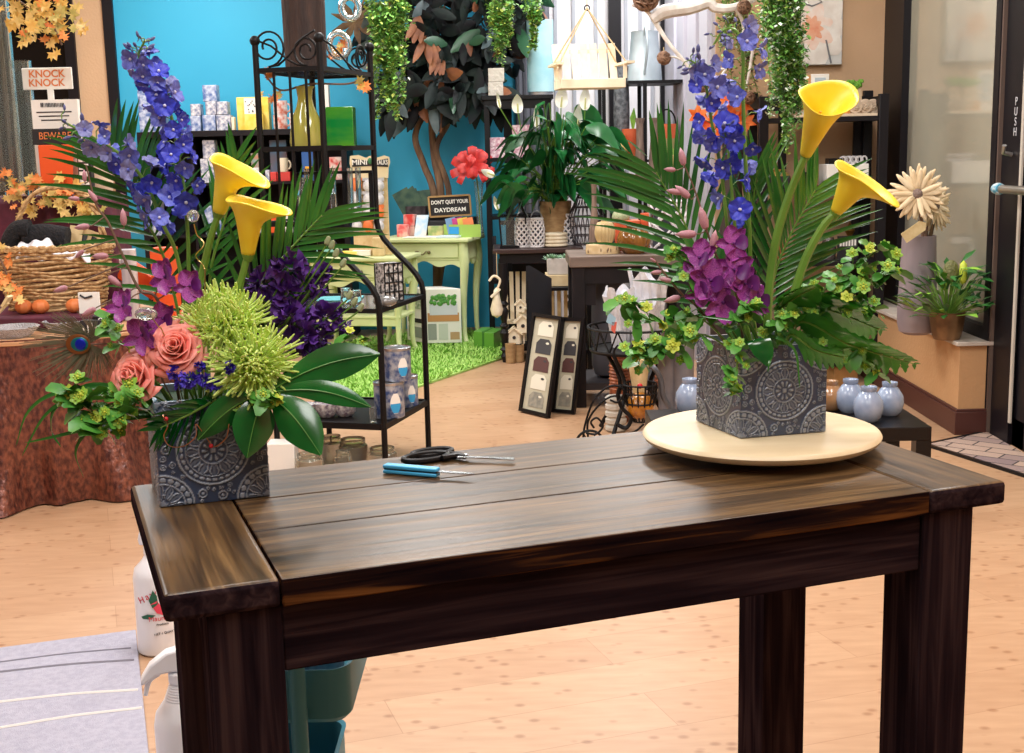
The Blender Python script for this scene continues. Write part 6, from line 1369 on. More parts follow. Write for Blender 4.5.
# cardboard display of hanging packets beside the bookcase
mk = thing('packet_display', 'tan cardboard display of hanging white packets reading mini stalks', 'display', (P(370, 240, 8.38).x, 8.38, .66)); ym = 8.36
zb_ = .662; x0, x1 = P(352, 200, ym).x, P(388, 200, ym).x; zt1 = P(370, 176, ym).z
MB().mm((x0, ym, zb_), (x1, ym+.02, zt1)).build('panel', m_kraft, mk); MB().mm((x0-.02, ym-.10, zb_), (x1+.02, ym+.03, zb_+.05)).build('base_tray', m_kraft, mk)
hpx = [(350, 156), (358, 155), (366, 158), (369, 156), (372, 155.5), (376, 158), (384, 155.5), (389, 157), (390, 162), (388.5, 168), (388, 178), (351, 178), (351, 170), (349.5, 163)]
q = MB(); vs = [P(x, y, ym-.012) for x, y in hpx]; n_ = len(vs); q.add(vs+[v+V((0, .014, 0)) for v in vs], [tuple(range(n_))[::-1], tuple(range(n_, 2*n_))]+[(i, (i+1) % n_, n_+(i+1) % n_, n_+i) for i in range(n_)]); q.build('header', mat('header_cream', (226, 210, 170), .6), mk)
q = MB(); vs = [P(x, y, ym-.016) for x, y in ((352, 158.5), (368, 161), (374, 161), (388, 158.5), (388, 167), (374, 166), (368, 166), (352, 167))]; q.add(vs, [tuple(range(8))[::-1]]); q.build('banner', m_char, mk)
lettering('MINI', P(359.5, 162.5, ym-.018), .045, (1, 0, 0), (0, 0, 1), m_wcard, mk, sx=1.1, bold=.001); lettering('STALKS', P(381, 162.5, ym-.018), .042, (1, 0, 0), (0, 0, 1), m_wcard, mk, sx=.62, bold=.001)
q = MB(); q.ball(P(370, 161, ym-.017), .018, 10, 6, (.8, .3, 1.2)); q.build('leaf_mark', mat('mark_green', (60, 120, 80), .5), mk)
m_bag = mat('white_packet', (226, 226, 230), .35, noise=(26, 3), rgb2=(170, 172, 180))
rr = random.Random(1)
for i in range(4):
    for j in range(3):
        c_ = P(357+j*11, 184+i*13.5, ym-.02); q = MB(); q.ball((c_.x, ym-.022, c_.z-.01), .04, 10, 6, (.85, .35, 1.05)); q.mm((c_.x-.034, ym-.028, c_.z+.02), (c_.x+.034, ym-.016, c_.z+.04)); solo(q, 'snack_packet', m_bag if (i+j) % 4 else mat('orange_packet', (226, 120, 60), .5), '%s packet in the %s row of the cardboard display' % (('left', 'middle', 'right')[j], ('top', 'second', 'third', 'bottom')[i]), 'packet', 'packets on the cardboard display')
# things on the nightstand
def ntop(px, Y, z=.661): return V((P(px, 240, Y).x, Y, z))
for i, (p0_, p1_, Y, h, m_, lab) in enumerate(((372, 384, 8.18, .115, m_kraft, 'tan carton at the right end of the nightstand'), (352, 370, 8.22, .035, m_wcard, 'white booklet on the nightstand'), (334, 356, 8.20, .03, m_yel, 'yellow and white brochure on the nightstand'), (316, 340, 8.24, .05, mat('sea_green_box', (130, 190, 180), .5), 'sea green box on the left of the nightstand'))):
    a_, b_ = ntop(p0_, Y), ntop(p1_, Y); q = MB(); q.mm((a_.x, Y, .662), (b_.x, Y+.10, .662+h)); solo(q, 'carton' if i == 0 else 'brochure', m_, lab, 'box' if i in (0, 3) else 'booklet', bevel=.002)
vessel('metal_bucket', 'small tin pail on the lower shelf of the nightstand', 'pail', P(372, 290, 8.25).x, 8.26, .281, 16, [(6, 0), (8, 1)], m_lid, 20)
# ------------------------------------------------------------------ ficus behind the desk
m_fic = mat('ficus_dark', (15, 15, 21), .55, spec=.2, noise=(8, 2), rgb2=(26, 40, 36)); m_fic2 = mat('ficus_grey', (96, 108, 112), .55, spec=.2, noise=(9, 2), rgb2=(62, 78, 80)); m_fic3 = mat('ficus_brown', (156, 100, 62), .5, noise=(12, 2), rgb2=(128, 78, 54)); m_fic4 = mat('ficus_green', (42, 84, 58), .35)
m_ftr = mat('ficus_bark', (136, 106, 80), .8, noise=(20, 4), rgb2=(90, 66, 50), stretch=(1, 1, .2), bump=(40, .5))
yt2 = 9.24
tb0 = P(437, 300, yt2); tb0.z = 0
fc = thing('ficus_tree', 'potted ficus tree with twisted trunks and dark leaves behind the desk', 'tree', tb0)
MB().lathe(tb0, [(0, .001), (.13, .001), (.17, .28), (.175, .30), (.15, .30), (.14, .26), (0, .26)], 24).build('pot', m_blk, fc)
for pts, r_ in ((((428, 300), (431, 200), (424, 165), (420, 135), (424, 100), (430, 60), (436, 30)), .028), (((440, 300), (440, 200), (434, 160), (437, 130), (430, 110), (421, 85), (415, 50)), .03), (((448, 300), (444, 200), (441, 150), (444, 120), (438, 95), (446, 60), (452, 30)), .024)):
    pp = [tb0+V((.0, 0, .26))+V((.03*(i-1), 0, 0))*0 for i in (0,)] + [P(x+5.5*math.sin(y*.07+r_*260), y, yt2+.02*math.sin(y)) for x, y in pts[1:]]
    MB().tube(spline(pp, 6), [r_, r_*.9, r_*.8, r_*.6, r_*.3], 8).build('trunk', m_ftr, fc)
rr = random.Random(11); qs = MB(); tw_ = MB()
CR = [(405, 20, 40, 40), (440, 10, 45, 45), (470, 25, 45, 45), (500, 20, 28, 40), (420, 60, 35, 34), (460, 65, 36, 34), (490, 60, 26, 36), (385, 60, 26, 40), (455, -25, 60, 30), (515, -5, 24, 26), (440, 90, 26, 18), (402, 96, 20, 18), (477, 88, 24, 16)]
for i in range(520):
    x, y, rx_, ry_ = rr.choice(CR); th = rr.uniform(0, 6.283); k_ = rr.random()**.6; Yl = yt2+rr.uniform(-.32, .10)
    c = P(x+math.cos(th)*rx_*k_, y+math.sin(th)*ry_*k_, Yl); d = V((rr.uniform(-.8, .8), rr.uniform(-.7, .1), rr.uniform(-1.0, .25))).normalized(); L_ = rr.uniform(.14, .24)
    mi = rr.choices((0, 1, 2, 3), (12, 1.2, .8, 1.2))[0]
    if x < 400 and rr.random() < .35: mi = 1
    sd = V((-d.z, rr.uniform(-.5, .5), d.x)); qs.blade([c+d*L_*t+V((0, 0, -.15*L_*t*t)) for t in (0, .2, .4, .6, .8, 1)], L_*.20, sd, None, .25, mi)
for i in range(26):
    x, y, rx_, ry_ = rr.choice(CR); a_ = P(430+rr.uniform(-8, 18), 50+rr.uniform(-20, 20), yt2); tw_.tube(spline([a_, (a_+P(x, y, yt2))/2+V((0, 0, .05)), P(x, y, yt2)], 4), [.01, .005], 5)
for cx_, cy_ in ((425, 50), (437, 60), (418, 28)):
    for k in range(5):
        c = P(cx_, cy_-14, yt2-.33); d = V((rr.uniform(-.6, .5), -.15, -1)).normalized(); qs.blade([c+d*.2*t for t in (0, .2, .4, .6, .8, 1)], .032, V((1, -.3, .3)), None, .3, 2)
qs.build('leaves', [m_fic, m_fic2, m_fic3, m_fic4], fc, ang=180); tw_.build('branches', m_ftr, fc)
# a grey star-shaped dried spray with a pod at the ficus's left
ds = thing('dried_spray', 'dried brown star flower spray with grey leaves left of the ficus', 'dried flower', P(356, 20, 8.0)); q = MB(); c = P(355, 22, 8.0)
for i in range(9): th = i*.7; q.blade([c, c+V((math.cos(th), -.2, math.sin(th)))*.07, c+V((math.cos(th), -.1, math.sin(th)))*.15], .022, V((-math.sin(th), .2, math.cos(th))), None, .3)
q.build('bracts', mat('dried_brown', (84, 62, 42), .7, noise=(20, 2), rgb2=(112, 88, 58)), ds); q = MB()
for x, y, tx, ty in ((372, 30, 385, 10), (368, 40, 352, 60), (376, 48, 384, 28), (362, 28, 376, 14)): q.blade([P(x, y, 7.95), P((x+tx)/2, (y+ty)/2-2, 7.93), P(tx, ty, 7.95)], .035, V((.4, -.3, .8)), None, .3)
q.build('grey_leaves', m_fic2, ds); MB().tube(spline([c, P(362, 5, 8.0), P(370, -30, 8.0), V((P(370, -30, 8.0).x, 8.0, ZC-.002))], 5), .006, 6).build('stem', m_twig, ds)
# ------------------------------------------------------------------ hanging string-of-pearls baskets
m_pl = [mat('pearl_green', (110, 166, 76), .5, noise=(30, 2), rgb2=(140, 190, 96)), mat('pearl_dark', (72, 130, 58), .5), mat('pearl_yellow', (176, 190, 90), .5), mat('pearl_white', (216, 222, 206), .6)]
def hanging(label, strands, Y, top, seed, size, mix, dens, brown=False):
    rr = random.Random(seed); xm = sum(s[0] for s in strands)/len(strands); c0 = P(xm, -20, Y); c0.z = top
    root = thing('hanging_plant', label, 'hanging plant', c0, None)
    MB().lathe(c0+V((0, 0, -.02)), [(0, -.10), (.07, -.10), (.11, 0), (.115, .02), (.10, .02), (0, .01)], 20).build('basket', m_wick, root)
    q = MB()
    for k in range(3): a = k*2.1; q.tube([c0+V((.1*math.cos(a), .1*math.sin(a), 0)), V((c0.x, c0.y, ZC-.01))], .003, 5)
    q.build('hanger', m_iron, root)
    st = MB(); lv = MB()
    for (x0, x1, y1, w_) in strands:
        dy = rr.uniform(-.09, .09); a_ = c0+V((rr.uniform(-.09, .09), dy, .0)); m1 = P(x0, 2, Y+dy); b_ = P(x1, y1, Y+dy); pts = spline([a_, m1, m1.lerp(b_, .5)+V((rr.uniform(-.02, .02), 0, 0)), b_], 8)
        st.tube(pts, .0018, 4); L_ = (pts[-1]-pts[0]).length; n = int(L_*dens)
        for i in range(n):
            t = rr.random()*.999; f = t*(len(pts)-1); p = pts[int(f)].lerp(pts[int(f)+1], f % 1); tp = w_*(1-.55*max(0, t-.5)*2)
            o = V((rr.gauss(0, 1), rr.gauss(0, 1), rr.gauss(0, 1)))*tp; d = V((rr.uniform(-1, 1), rr.uniform(-1, .3), rr.uniform(-1, .6))).normalized(); s = size*rr.uniform(.7, 1.3)
            sd = frame(d)[0]; lv.add([p+o-sd*s*.45-d*s*.1, p+o+d*s*-.5, p+o+sd*s*.45-d*s*.1, p+o+d*s*.6+V((0, -.2*s, 0))], [(0, 1, 2, 3)], rr.choices((0, 1, 2, 3), mix)[0])
    st.build('stems', m_stem, root); lv.build('leaves', m_pl if not brown else [m_pl[0], m_twig, m_pl[2], m_pl[3]], root, ang=180)
    return root
rr = random.Random(77)
hanging('trailing plant hanging between the black etagere and the ficus', [(rr.uniform(368, 405), rr.uniform(372, 404), rr.uniform(50, 122), .020) for _ in range(26)], 7.3, 2.72, 5, .024, (7, 2, 2.5, .3), 260)
hanging('trailing plant hanging at the top in front of the grey curtain', [(rr.uniform(492, 514), rr.uniform(496, 512), rr.uniform(30, 64), .017) for _ in range(14)]+[(rr.uniform(522, 538), rr.uniform(526, 537), rr.uniform(14, 56), .012) for _ in range(8)], 7.7, 2.75, 6, .024, (7, 2, 3, .3), 230)
hanging('sparse trailing plant hanging by the white branch, left of the full one', [(rr.uniform(724, 756), rr.uniform(720, 762), rr.uniform(50, 118), .022) for _ in range(16)], 7.15, 2.62, 7, .021, (4, 3, 1, .8), 150, True)
hanging('full trailing plant with white-edged leaves hanging in front of the canvas', [(rr.uniform(764, 800), rr.uniform(768, 806), rr.uniform(70, 132), .020) for _ in range(34)]+[(rr.uniform(776, 792), rr.uniform(780, 794), rr.uniform(130, 158), .012) for _ in range(6)], 6.2, 2.50, 8, .022, (5, 4, 1, 2.2), 260)
# ------------------------------------------------------------------ black open shelf in the middle
ysf = 8.86
ux0, ux1 = P(485, 150, ysf).x, P(552, 150, ysf).x; zu = P(518, 95, ysf).z
us = thing('open_shelf_unit', 'tall narrow black open shelf unit in front of the grey curtain', 'shelf unit', ((ux0+ux1)/2, ysf+.2, 0))
for x_ in (ux0, ux1-.035):
    for y_ in (ysf, ysf+.33): MB().mm((x_, y_, .001), (x_+.035, y_+.035, zu-.03)).build('post', m_blk, us)
MB().mm((ux0-.015, ysf-.015, zu-.03), (ux1+.015, ysf+.38, zu)).build('top', m_blk, us, bevel=.003); MB().mm((ux0, ysf, zu-.09), (ux1, ysf+.02, zu-.03)).build('top_rail', m_blk, us)
zsh = [P(500, 158, ysf).z, P(500, 216, ysf).z, .42]
for z_ in zsh: MB().mm((ux0, ysf+.004, z_-.025), (ux1, ysf+.36, z_)).build('shelf', m_blk, us)
MB().mm((ux0+.13, ysf+.30, .02), (ux0+.19, ysf+.33, zu-.03)).build('back_slat', m_blk, us)
m_carv = mat('carved_white', (196, 190, 178), .7, bump=(40, .8))
z1 = cbox(488, 503, 82, ysf+.04, zu+.001, .09, m_carv, 'carved white block, the lower of two on the black open shelf', 'carved_block', 'block'); cbox(488, 504, 68, ysf+.04, z1, .09, m_carv, 'carved white block, the upper of two on the black open shelf', 'carved_block', 'block')
bl = thing('blue_glass_lamp', 'pale blue glass cylinder standing on the black open shelf', 'lamp', (P(541, 90, ysf+.12).x, ysf+.14, zu)); k = S(ysf+.12); MB().lathe((P(541, 90, ysf+.12).x, ysf+.14, zu+.001), [(0, 0), (12*k, 0), (12*k, .02), (0, .02)], 24).build('base', m_lid, bl); MB().lathe((P(541, 90, ysf+.12).x, ysf+.14, zu+.022), [(0, 0), (13.2*k, 0), (13.2*k, 68*k), (12.4*k, 68*k), (12.4*k, .02), (0, .02)], 32).build('cylinder', mat('pale_blue_glass', (150, 200, 212), .25, noise=(6, 3), rgb2=(176, 216, 224)), bl)
m_pkp = mat('pink_damask', (222, 206, 210), .6, noise=(60, 2), rgb2=(180, 120, 140))
z1 = cbox(488, 505, 147, ysf+.03, zsh[0]+.001, .12, m_pkp, 'pink damask box, the lower of two on the black open shelf', 'gift_box', 'box'); cbox(488, 505, 137.5, ysf+.03, z1, .12, m_pkp, 'pink damask box, the upper of two on the black open shelf', 'gift_box', 'box'); cbox(512, 530, 124, ysf+.06, zsh[0]+.001, .12, m_pkp, 'pink damask box behind the peace lily flowers', 'gift_box', 'box', h=.22)
cbox(489, 496, 236, ysf+.03, zsh[2]+.001, .1, m_char, 'dark patterned box low on the black open shelf', 'gift_box', 'box', h=.3)
# ------------------------------------------------------------------ turned-leg console with the peace lily
m_tbl = mat('black_stain', (14, 10, 14), .45, spec=.3)
ytc = 7.85
tx0, tx1 = P(496, 250, ytc).x, P(580, 250, ytc).x; ztc = P(505, 249, ytc).z
cn = thing('console_table', 'black console table with turned legs holding the peace lily', 'table', ((tx0+tx1)/2, ytc+.2, 0))
MB().mm((tx0-.02, ytc-.02, ztc-.03), (tx1+.02, ytc+.42, ztc)).build('top', mat('dark_walnut_top', (58, 40, 38), .35), cn, bevel=.005)
MB().mm((tx0+.02, ytc+.01, ztc-.09), (tx1-.02, ytc+.39, ztc-.03)).build('apron', m_tbl, cn)
def turned(x_, y_, h): 
    pr = [(0, 0), (.014, 0), (.018, .03), (.026, .06), (.016, .10), (.03, .13), (.016, .16), (.022, .24), (.031, .30), (.016, .34), (.030, .37), (.016, .40), (.024, .47), (.03, .52), (.016, .56), (.032, .59), (.016, .62), (.028, .70), (.030, .80), (.030, 1), (0, 1)]
    return MB().lathe((x_, y_, .001), [(r_, t*h) for r_, t in pr], 14)
for x_ in (tx0+.04, tx1-.04):
    for y_ in (ytc+.03, ytc+.37): turned(x_, y_, ztc-.09).build('leg', m_tbl, cn)
zlow_ = P(515, 345, ytc).z
MB().mm((tx0+.04, ytc+.04, zlow_-.02), (tx1-.04, ytc+.37, zlow_)).build('lower_shelf', m_tbl, cn)
ztc1 = ztc+.001
# peace lily
m_sp = mat('spathe_white', (236, 236, 226), .5, sss=.15); m_wpot = mat('wooden_pot', (170, 138, 96), .7, noise=(16, 3), rgb2=(146, 114, 76), stretch=(1, 1, 3))
pc = V((P(556, 240, 8.08).x, 8.08, ztc1)); k = S(8.08)
pl_ = thing('peace_lily', 'large peace lily with white flowers in a wooden pot on the console', 'plant', pc)
hp_ = P(556, 201, 8.08).z-ztc1
MB().lathe(pc, [(0, 0), (13*k, 0), (16*k, hp_), (14.5*k, hp_), (13*k, hp_*.85), (0, hp_*.85)], 24).build('pot', m_wpot, pl_)
rr = random.Random(3); top_ = pc+V((0, 0, hp_*.85)); q = MB(); st = MB()
tips = [(505, 165), (512, 150), (520, 180), (530, 150), (535, 170), (545, 140), (552, 160), (560, 145), (568, 165), (575, 140), (585, 155), (595, 140), (605, 160), (612, 140), (600, 180), (590, 185), (545, 185), (525, 195), (560, 190), (575, 190), (505, 190), (540, 128), (565, 128), (590, 128), (620, 150), (515, 200), (610, 195), (550, 175), (570, 178), (535, 188)]
for i in range(125):
    tx_, ty_ = rr.choice(tips); tx_ += rr.uniform(-9, 9); ty_ += rr.uniform(-12, 12); Yl = 8.02+rr.uniform(-.30, .15); b_ = P(tx_, ty_, Yl)
    d = V((b_.x-top_.x, rr.uniform(-.30, .1), rr.uniform(-.26, .06))); d = d.normalized()*rr.uniform(.17, .27)
    base = b_-d*.5; tip = b_+d*.5+V((0, 0, -.06)); mid = b_+V((0, 0, .025)); pts = spline([base, mid, tip], 6)
    st.tube(spline([top_+V((rr.uniform(-.05, .05), rr.uniform(-.05, .05), 0)), (top_+base)/2+V((0, 0, .05)), base], 5), .0035, 5)
    q.blade(pts, rr.uniform(.036, .056), V((-d.z*.5, rr.uniform(-.4, .6), abs(d.x)+.2)) if rr.random() < .5 else V((d.z+.3, .6, -d.x*.4)), lambda t: math.sin(PI*min(1, .03+t*.95)**.8)**.9, .18)
q.build('leaves', mat('lily_green', (22, 84, 42), .28, noise=(8, 2), rgb2=(34, 108, 52)), pl_, ang=180)
for (x, y, tx_, ty_, w_, bx_, by_) in ((518, 113, 517, 94, .035, 530, 170), (537, 128, 536, 105, .02, 545, 170), (561, 108, 563, 86, .04, 560, 170), (585, 110, 586, 86, .034, 580, 170), (577, 135, 579, 104, .034, 572, 175), (500, 108, 497, 92, .012, 525, 150), (494, 176, 481, 170, .024, 530, 185), (498, 210, 494, 196, .016, 540, 195)):
    Yl = 7.93; a_ = P(x, y, Yl); b_ = P(tx_, ty_, Yl-.03); st.tube(spline([top_, P(bx_, by_, 8.0), a_], 6), .0035, 5)
    s_ = MB().blade(spline([a_, a_.lerp(b_, .5)+V((0, .03, 0)), b_], 6), w_, V((1, .1, .05)) if abs(tx_-x) < 8 else V((.2, 0, 1)), lambda t: math.sin(PI*min(1, .04+t*.95)**.75)**.85, -.3); o = s_.build('spathe', m_sp, pl_, ang=180)
    MB().tube([a_+V((0, -.01, .005)), a_.lerp(b_, .5)+V((0, -.012, 0))], [.007, .005], 7).build('spadix', mat('spadix_cream', (214, 214, 150), .7), pl_)
st.build('stems', m_stem, pl_)
# lantern, lattice lanterns, candles
ln = thing('glass_lantern', 'black-framed glass lantern at the left end of the console', 'lantern', (P(513, 248, ytc+.08).x, ytc+.09, ztc)); k = S(ytc+.08); lx = P(513, 248, ytc+.08).x; ly = ytc+.10; w_ = 13*k; hL_ = P(513, 216, ytc+.08).z-ztc1; hT = P(513, 196, ytc+.08).z-ztc1
q = MB(); q.box((lx, ly, ztc1+.008), (2*w_, 2*w_, .016))
for a_, b_ in ((-1, -1), (1, -1), (1, 1), (-1, 1)): q.bar((lx+a_*w_*.86, ly+b_*w_*.86, ztc1+.01), (lx+a_*w_, ly+b_*w_, ztc1+hL_), .010); q.bar((lx+a_*w_, ly+b_*w_, ztc1+hL_), (lx+a_*w_*.35, ly+b_*w_*.35, ztc1+hT), .010)
for z_, s_ in ((ztc1+hL_, 1), (ztc1+hT, .35)):
    cr = [V((lx+a_*w_*s_, ly+b_*w_*s_, z_)) for a_, b_ in ((-1, -1), (1, -1), (1, 1), (-1, 1))]
    for i in range(4): q.bar(cr[i], cr[(i+1) % 4], .010)
q.tube([(lx+.03*math.cos(a), ly, ztc1+hT+.02+.03*math.sin(a)) for a in [i*PI/10 for i in range(21)]], .004, 6); q.build('frame', m_iron, ln)
MB().hexa([V((lx+a_*w_*s_, ly+b_*w_*s_, z_)) for z_, s_ in ((ztc1+.016, .84), (ztc1+hL_-.004, .96)) for a_, b_ in ((-1, -1), (1, -1), (1, 1), (-1, 1))]).build('glass', m_cgl, ln)
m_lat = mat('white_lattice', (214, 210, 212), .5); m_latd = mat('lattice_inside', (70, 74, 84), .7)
def lattice(px, r_px, pt, pb_, Y, z, label, handle=True):
    k = S(Y); x_ = P(px, pb_, Y).x; h = (pb_-pt)*k; r0 = r_px*k; t = thing('lattice_lantern', label, 'lantern', (x_, Y, z), 'white lattice lanterns')
    rad = lambda s: r0*(.78+.24*math.sin(PI*min(1, .12+s*.82)))
    q = MB(); n_ = 9
    for dr in (1, -1):
        for i in range(n_): q.tube([(x_+rad(s)*math.cos(2*PI*(i/n_)+dr*s*3.2), Y+rad(s)*math.sin(2*PI*(i/n_)+dr*s*3.2), z+.006+h*s*.98) for s in [j/10 for j in range(11)]], .0055, 5)
    for s in (0, 1): q.tube([(x_+rad(s)*math.cos(a), Y+rad(s)*math.sin(a), z+.007+h*s*.98) for a in [j*2*PI/24 for j in range(24)]], .007, 6, closed=True)
    q.build('lattice', m_lat, t); MB().lathe((x_, Y, z), [(0, .001)]+[(rad(s)-.007, .002+h*s*.96) for s in (0, .25, .5, .75, 1)]+[(0, h*.9)], 20).build('liner', m_latd, t)
    if handle: MB().tube([(x_+r0*.75*math.cos(a), Y, z+h+r0*1.1*math.sin(a)) for a in [j*PI/12 for j in range(13)]], .0045, 6).build('handle', m_lid, t)
for px, r_, pt, pb_, Y, lab in ((523, 7.5, 221, 249, ytc+.06, 'leftmost white lattice lantern, right of the glass lantern'), (537, 7.5, 221, 249, ytc+.05, 'second white lattice lantern from the left on the console'), (551, 6.5, 218, 240, ytc+.22, 'third white lattice lantern, behind the stacked rings'), (567, 7.5, 216, 246, ytc+.20, 'rightmost white lattice lantern, beside the wire cage')): lattice(px, r_, pt, pb_, Y, ztc1, lab)
# low black slatted bench in front with planter, block and stacked rings
yb2 = 7.15; bz = P(560, 287, yb2).z
bn = thing('slatted_bench', 'black slatted plant bench under the grey planter', 'bench', (P(565, 287, yb2).x, yb2+.14, 0)); x0, x1 = P(543, 290, yb2).x, P(592, 290, yb2).x
MB().mm((x0, yb2, bz-.022), (x1, yb2+.30, bz-.001)).build('top', m_blk, bn, bevel=.003)
for x_ in (x0, x1-.03):
    for y_ in (yb2, yb2+.27): MB().mm((x_, y_, .001), (x_+.03, y_+.03, bz-.022)).build('leg', m_blk, bn)
MB().mm((x0, yb2, .16), (x1, yb2+.3, .18)).build('lower_shelf', m_blk, bn)
for i in range(5): x_ = x0+.05+(x1-x0-.12)*i/4; MB().mm((x_, yb2+.275, .18), (x_+.022, yb2+.288, bz-.022)).build('slat', m_kraft, bn)
z1 = cbox(546, 577, 275, yb2+.03, bz, .2, mat('driftwood_block', (202, 184, 146), .8, noise=(14, 3), rgb2=(184, 164, 126)), 'pale wooden block under the grey concrete planter', 'wood_block', 'block')
cp = thing('concrete_planter', 'grey concrete planter of succulents on the pale wooden block', 'planter', (P(562, 277, yb2).x, yb2+.1, z1)); x0, x1 = P(547.5, 270, yb2+.04).x, P(577, 270, yb2+.04).x; h = P(560, 258.5, yb2+.04).z-z1; m_conc = mat('pale_concrete', (190, 184, 178), .85, noise=(20, 4), rgb2=(172, 166, 160))
q = MB(); sq2 = lambda s, z: [V(((x0+x1)/2+a_*(x1-x0)/2*s, yb2+.12+b_*.08*s, z)) for a_, b_ in ((-1, -1), (1, -1), (1, 1), (-1, 1))]
q.add(sq2(.97, z1)+sq2(1, z1+h)+sq2(.9, z1+h)+sq2(.9, z1+h-.02), [(3, 2, 1, 0)]+[(i*4+j, i*4+(j+1) % 4, i*4+4+(j+1) % 4, i*4+4+j) for i in range(3) for j in range(4)]+[(12, 13, 14, 15)]); q.build('box', m_conc, cp, bevel=.003)
m_suc = mat('succulent_green', (116, 150, 128), .5, noise=(20, 2), rgb2=(142, 172, 134)); rr = random.Random(9)
for i, (px, s_) in enumerate(((551, 1.1), (560, .8), (568, 1.2), (575, .8), (556, .8))):
    q = MB(); c = V((P(px, 258, yb2+.1).x, yb2+.08+.06*(i % 2), z1+h-.012))
    for j in range(26):
        t = j/26; ph_ = j*2.4; el = .2+1.2*(1-t); d = V((math.cos(ph_)*math.cos(el), math.sin(ph_)*math.cos(el), math.sin(el))); L_ = .05*s_*(.6+.5*t); q.blade([c, c+d*L_*.5, c+d*L_], .011*s_, V((-d.y, d.x, .01)), None, .3)
    solo(q, 'succulent', m_suc, ('leftmost rosette succulent in the concrete planter', 'small succulent second in the concrete planter', 'large rosette succulent in the concrete planter', 'rightmost small succulent in the concrete planter', 'front small succulent in the concrete planter')[i], 'succulent', 'succulents in the concrete planter', ang=180)
m_bone = mat('bone_ceramic', (214, 200, 172), .6, noise=(18, 3), rgb2=(228, 216, 192))
k = S(ytc+.03); c = V((P(556, 250, ytc+.03).x, ytc+.09, ztc1)); hR_ = P(556, 233, ytc+.03).z-ztc1; n_ = 4
prof = [(0, 0)]+[x for i in range(n_) for x in ((11*k, hR_*(i+.05)/n_), (12.5*k, hR_*(i+.35)/n_), (12.5*k, hR_*(i+.7)/n_), (11*k, hR_*(i+.95)/n_))]+[(0, hR_)]
solo(MB().lathe(c, prof, 28), 'ringed_pot', m_bone, 'cream pot shaped like stacked rings in front of the lattice lanterns', 'pot')
# wire cage and tall bottle vase
m_wcage = mat('dark_wicker', (66, 58, 62), .8)
k = S(7.95); cx_ = P(586, 250, 7.95).x; cgz = ztc1; hC = P(586, 183, 7.95).z-cgz; cg = thing('wicker_cage', 'dark wicker teardrop cage beside the peace lily', 'cage', (cx_, 8.02, cgz)); q = MB()
rad = lambda t: (17*k)*(math.sin(PI*min(1, .22+t*.62))**1.0 if t < .45 else max(.16, 1-(t-.45)*1.75)**1.0)
for i in range(22): a = 2*PI*i/22; q.tube([(cx_+rad(t)*math.cos(a+t*.5), 8.02+rad(t)*math.sin(a+t*.5)*.8, cgz+.003+hC*t) for t in [j/10 for j in range(11)]], .0032, 5)
for t in (0, .15, .3, .45, .6, .75, .9): q.tube([(cx_+rad(t)*math.cos(a), 8.02+rad(t)*math.sin(a)*.8, cgz+.004+hC*t) for a in [j*2*PI/24 for j in range(24)]], .004, 5, closed=True)
q.build('woven_wires', m_wcage, cg); MB().ball((cx_, 8.02, cgz+hC+.02), .022, 10, 8).build('knob', m_wcage, cg)
# ------------------------------------------------------------------ hanging porch swing
m_pine = mat('pale_pine', (226, 208, 178), .6, noise=(10, 3), rgb2=(238, 224, 198), stretch=(1, 4, 1)); m_rope = mat('jute_rope', (206, 180, 136), .8)
ysw = 7.0
swA, swB, swC = P(561, 90, ysw), P(626, 86, ysw), P(555, 78, ysw+.16)       # front-left, front-right, back-left corners of the seat
ex_ = (swB-swA); ey_ = V((-.03, .2, 0)); zS = (swA.z+swB.z)/2; ex_.z = 0
sw = thing('porch_swing', 'miniature pale wooden porch swing hanging on ropes', 'swing', V((swA.x, swA.y, zS))+ex_/2+ey_/2); O = V((swA.x, swA.y, zS))
def SP(u, v, z): return O+ex_*u+ey_*v+V((0, 0, z))
MB().hexa([SP(0, 0, 0), SP(1, 0, 0), SP(1, 1, 0), SP(0, 1, 0), SP(0, 0, .05), SP(1, 0, .05), SP(1, 1, .05), SP(0, 1, .05)]).build('seat', m_pine, sw, bevel=.003)
for i in range(7): u = .06+.88*i/6; MB().bar(SP(u, .92, .05), SP(u, 1.25, .25), .040, .01, ref=V((0, 1, 0))).build('back_slat', m_pine, sw)
MB().bar(SP(0, 1.22, .21), SP(1, 1.22, .21), .02, .02).build('back_rail', m_pine, sw)
for u in (.0, 1.0):
    MB().bar(SP(u+(-.04 if u == 0 else .04), -.25, .13), SP(u+(-.02 if u == 0 else .02), 1.1, .13), .045, .012, ref=up).build('armrest', m_pine, sw); MB().bar(SP(u, .08, .05), SP(u, .08, .125), .02).build('arm_post', m_pine, sw)
hk = P(587, 8, ysw+.1); q = MB()
for u, v, z in ((-.02, .05, .13), (-.02, 1.1, .13), (1.02, .05, .13), (1.02, 1.1, .13)): q.tube([SP(u, v, z), hk], .004, 5)
q.tube([hk, V((hk.x, hk.y, ZC-.002))], .003, 5); q.build('rope', m_rope, sw)
MB().tube([hk+V((.014*math.cos(a), 0, .014*math.sin(a))) for a in [i*PI/6 for i in range(12)]], .004, 6, closed=True).build('hook', m_iron, sw)
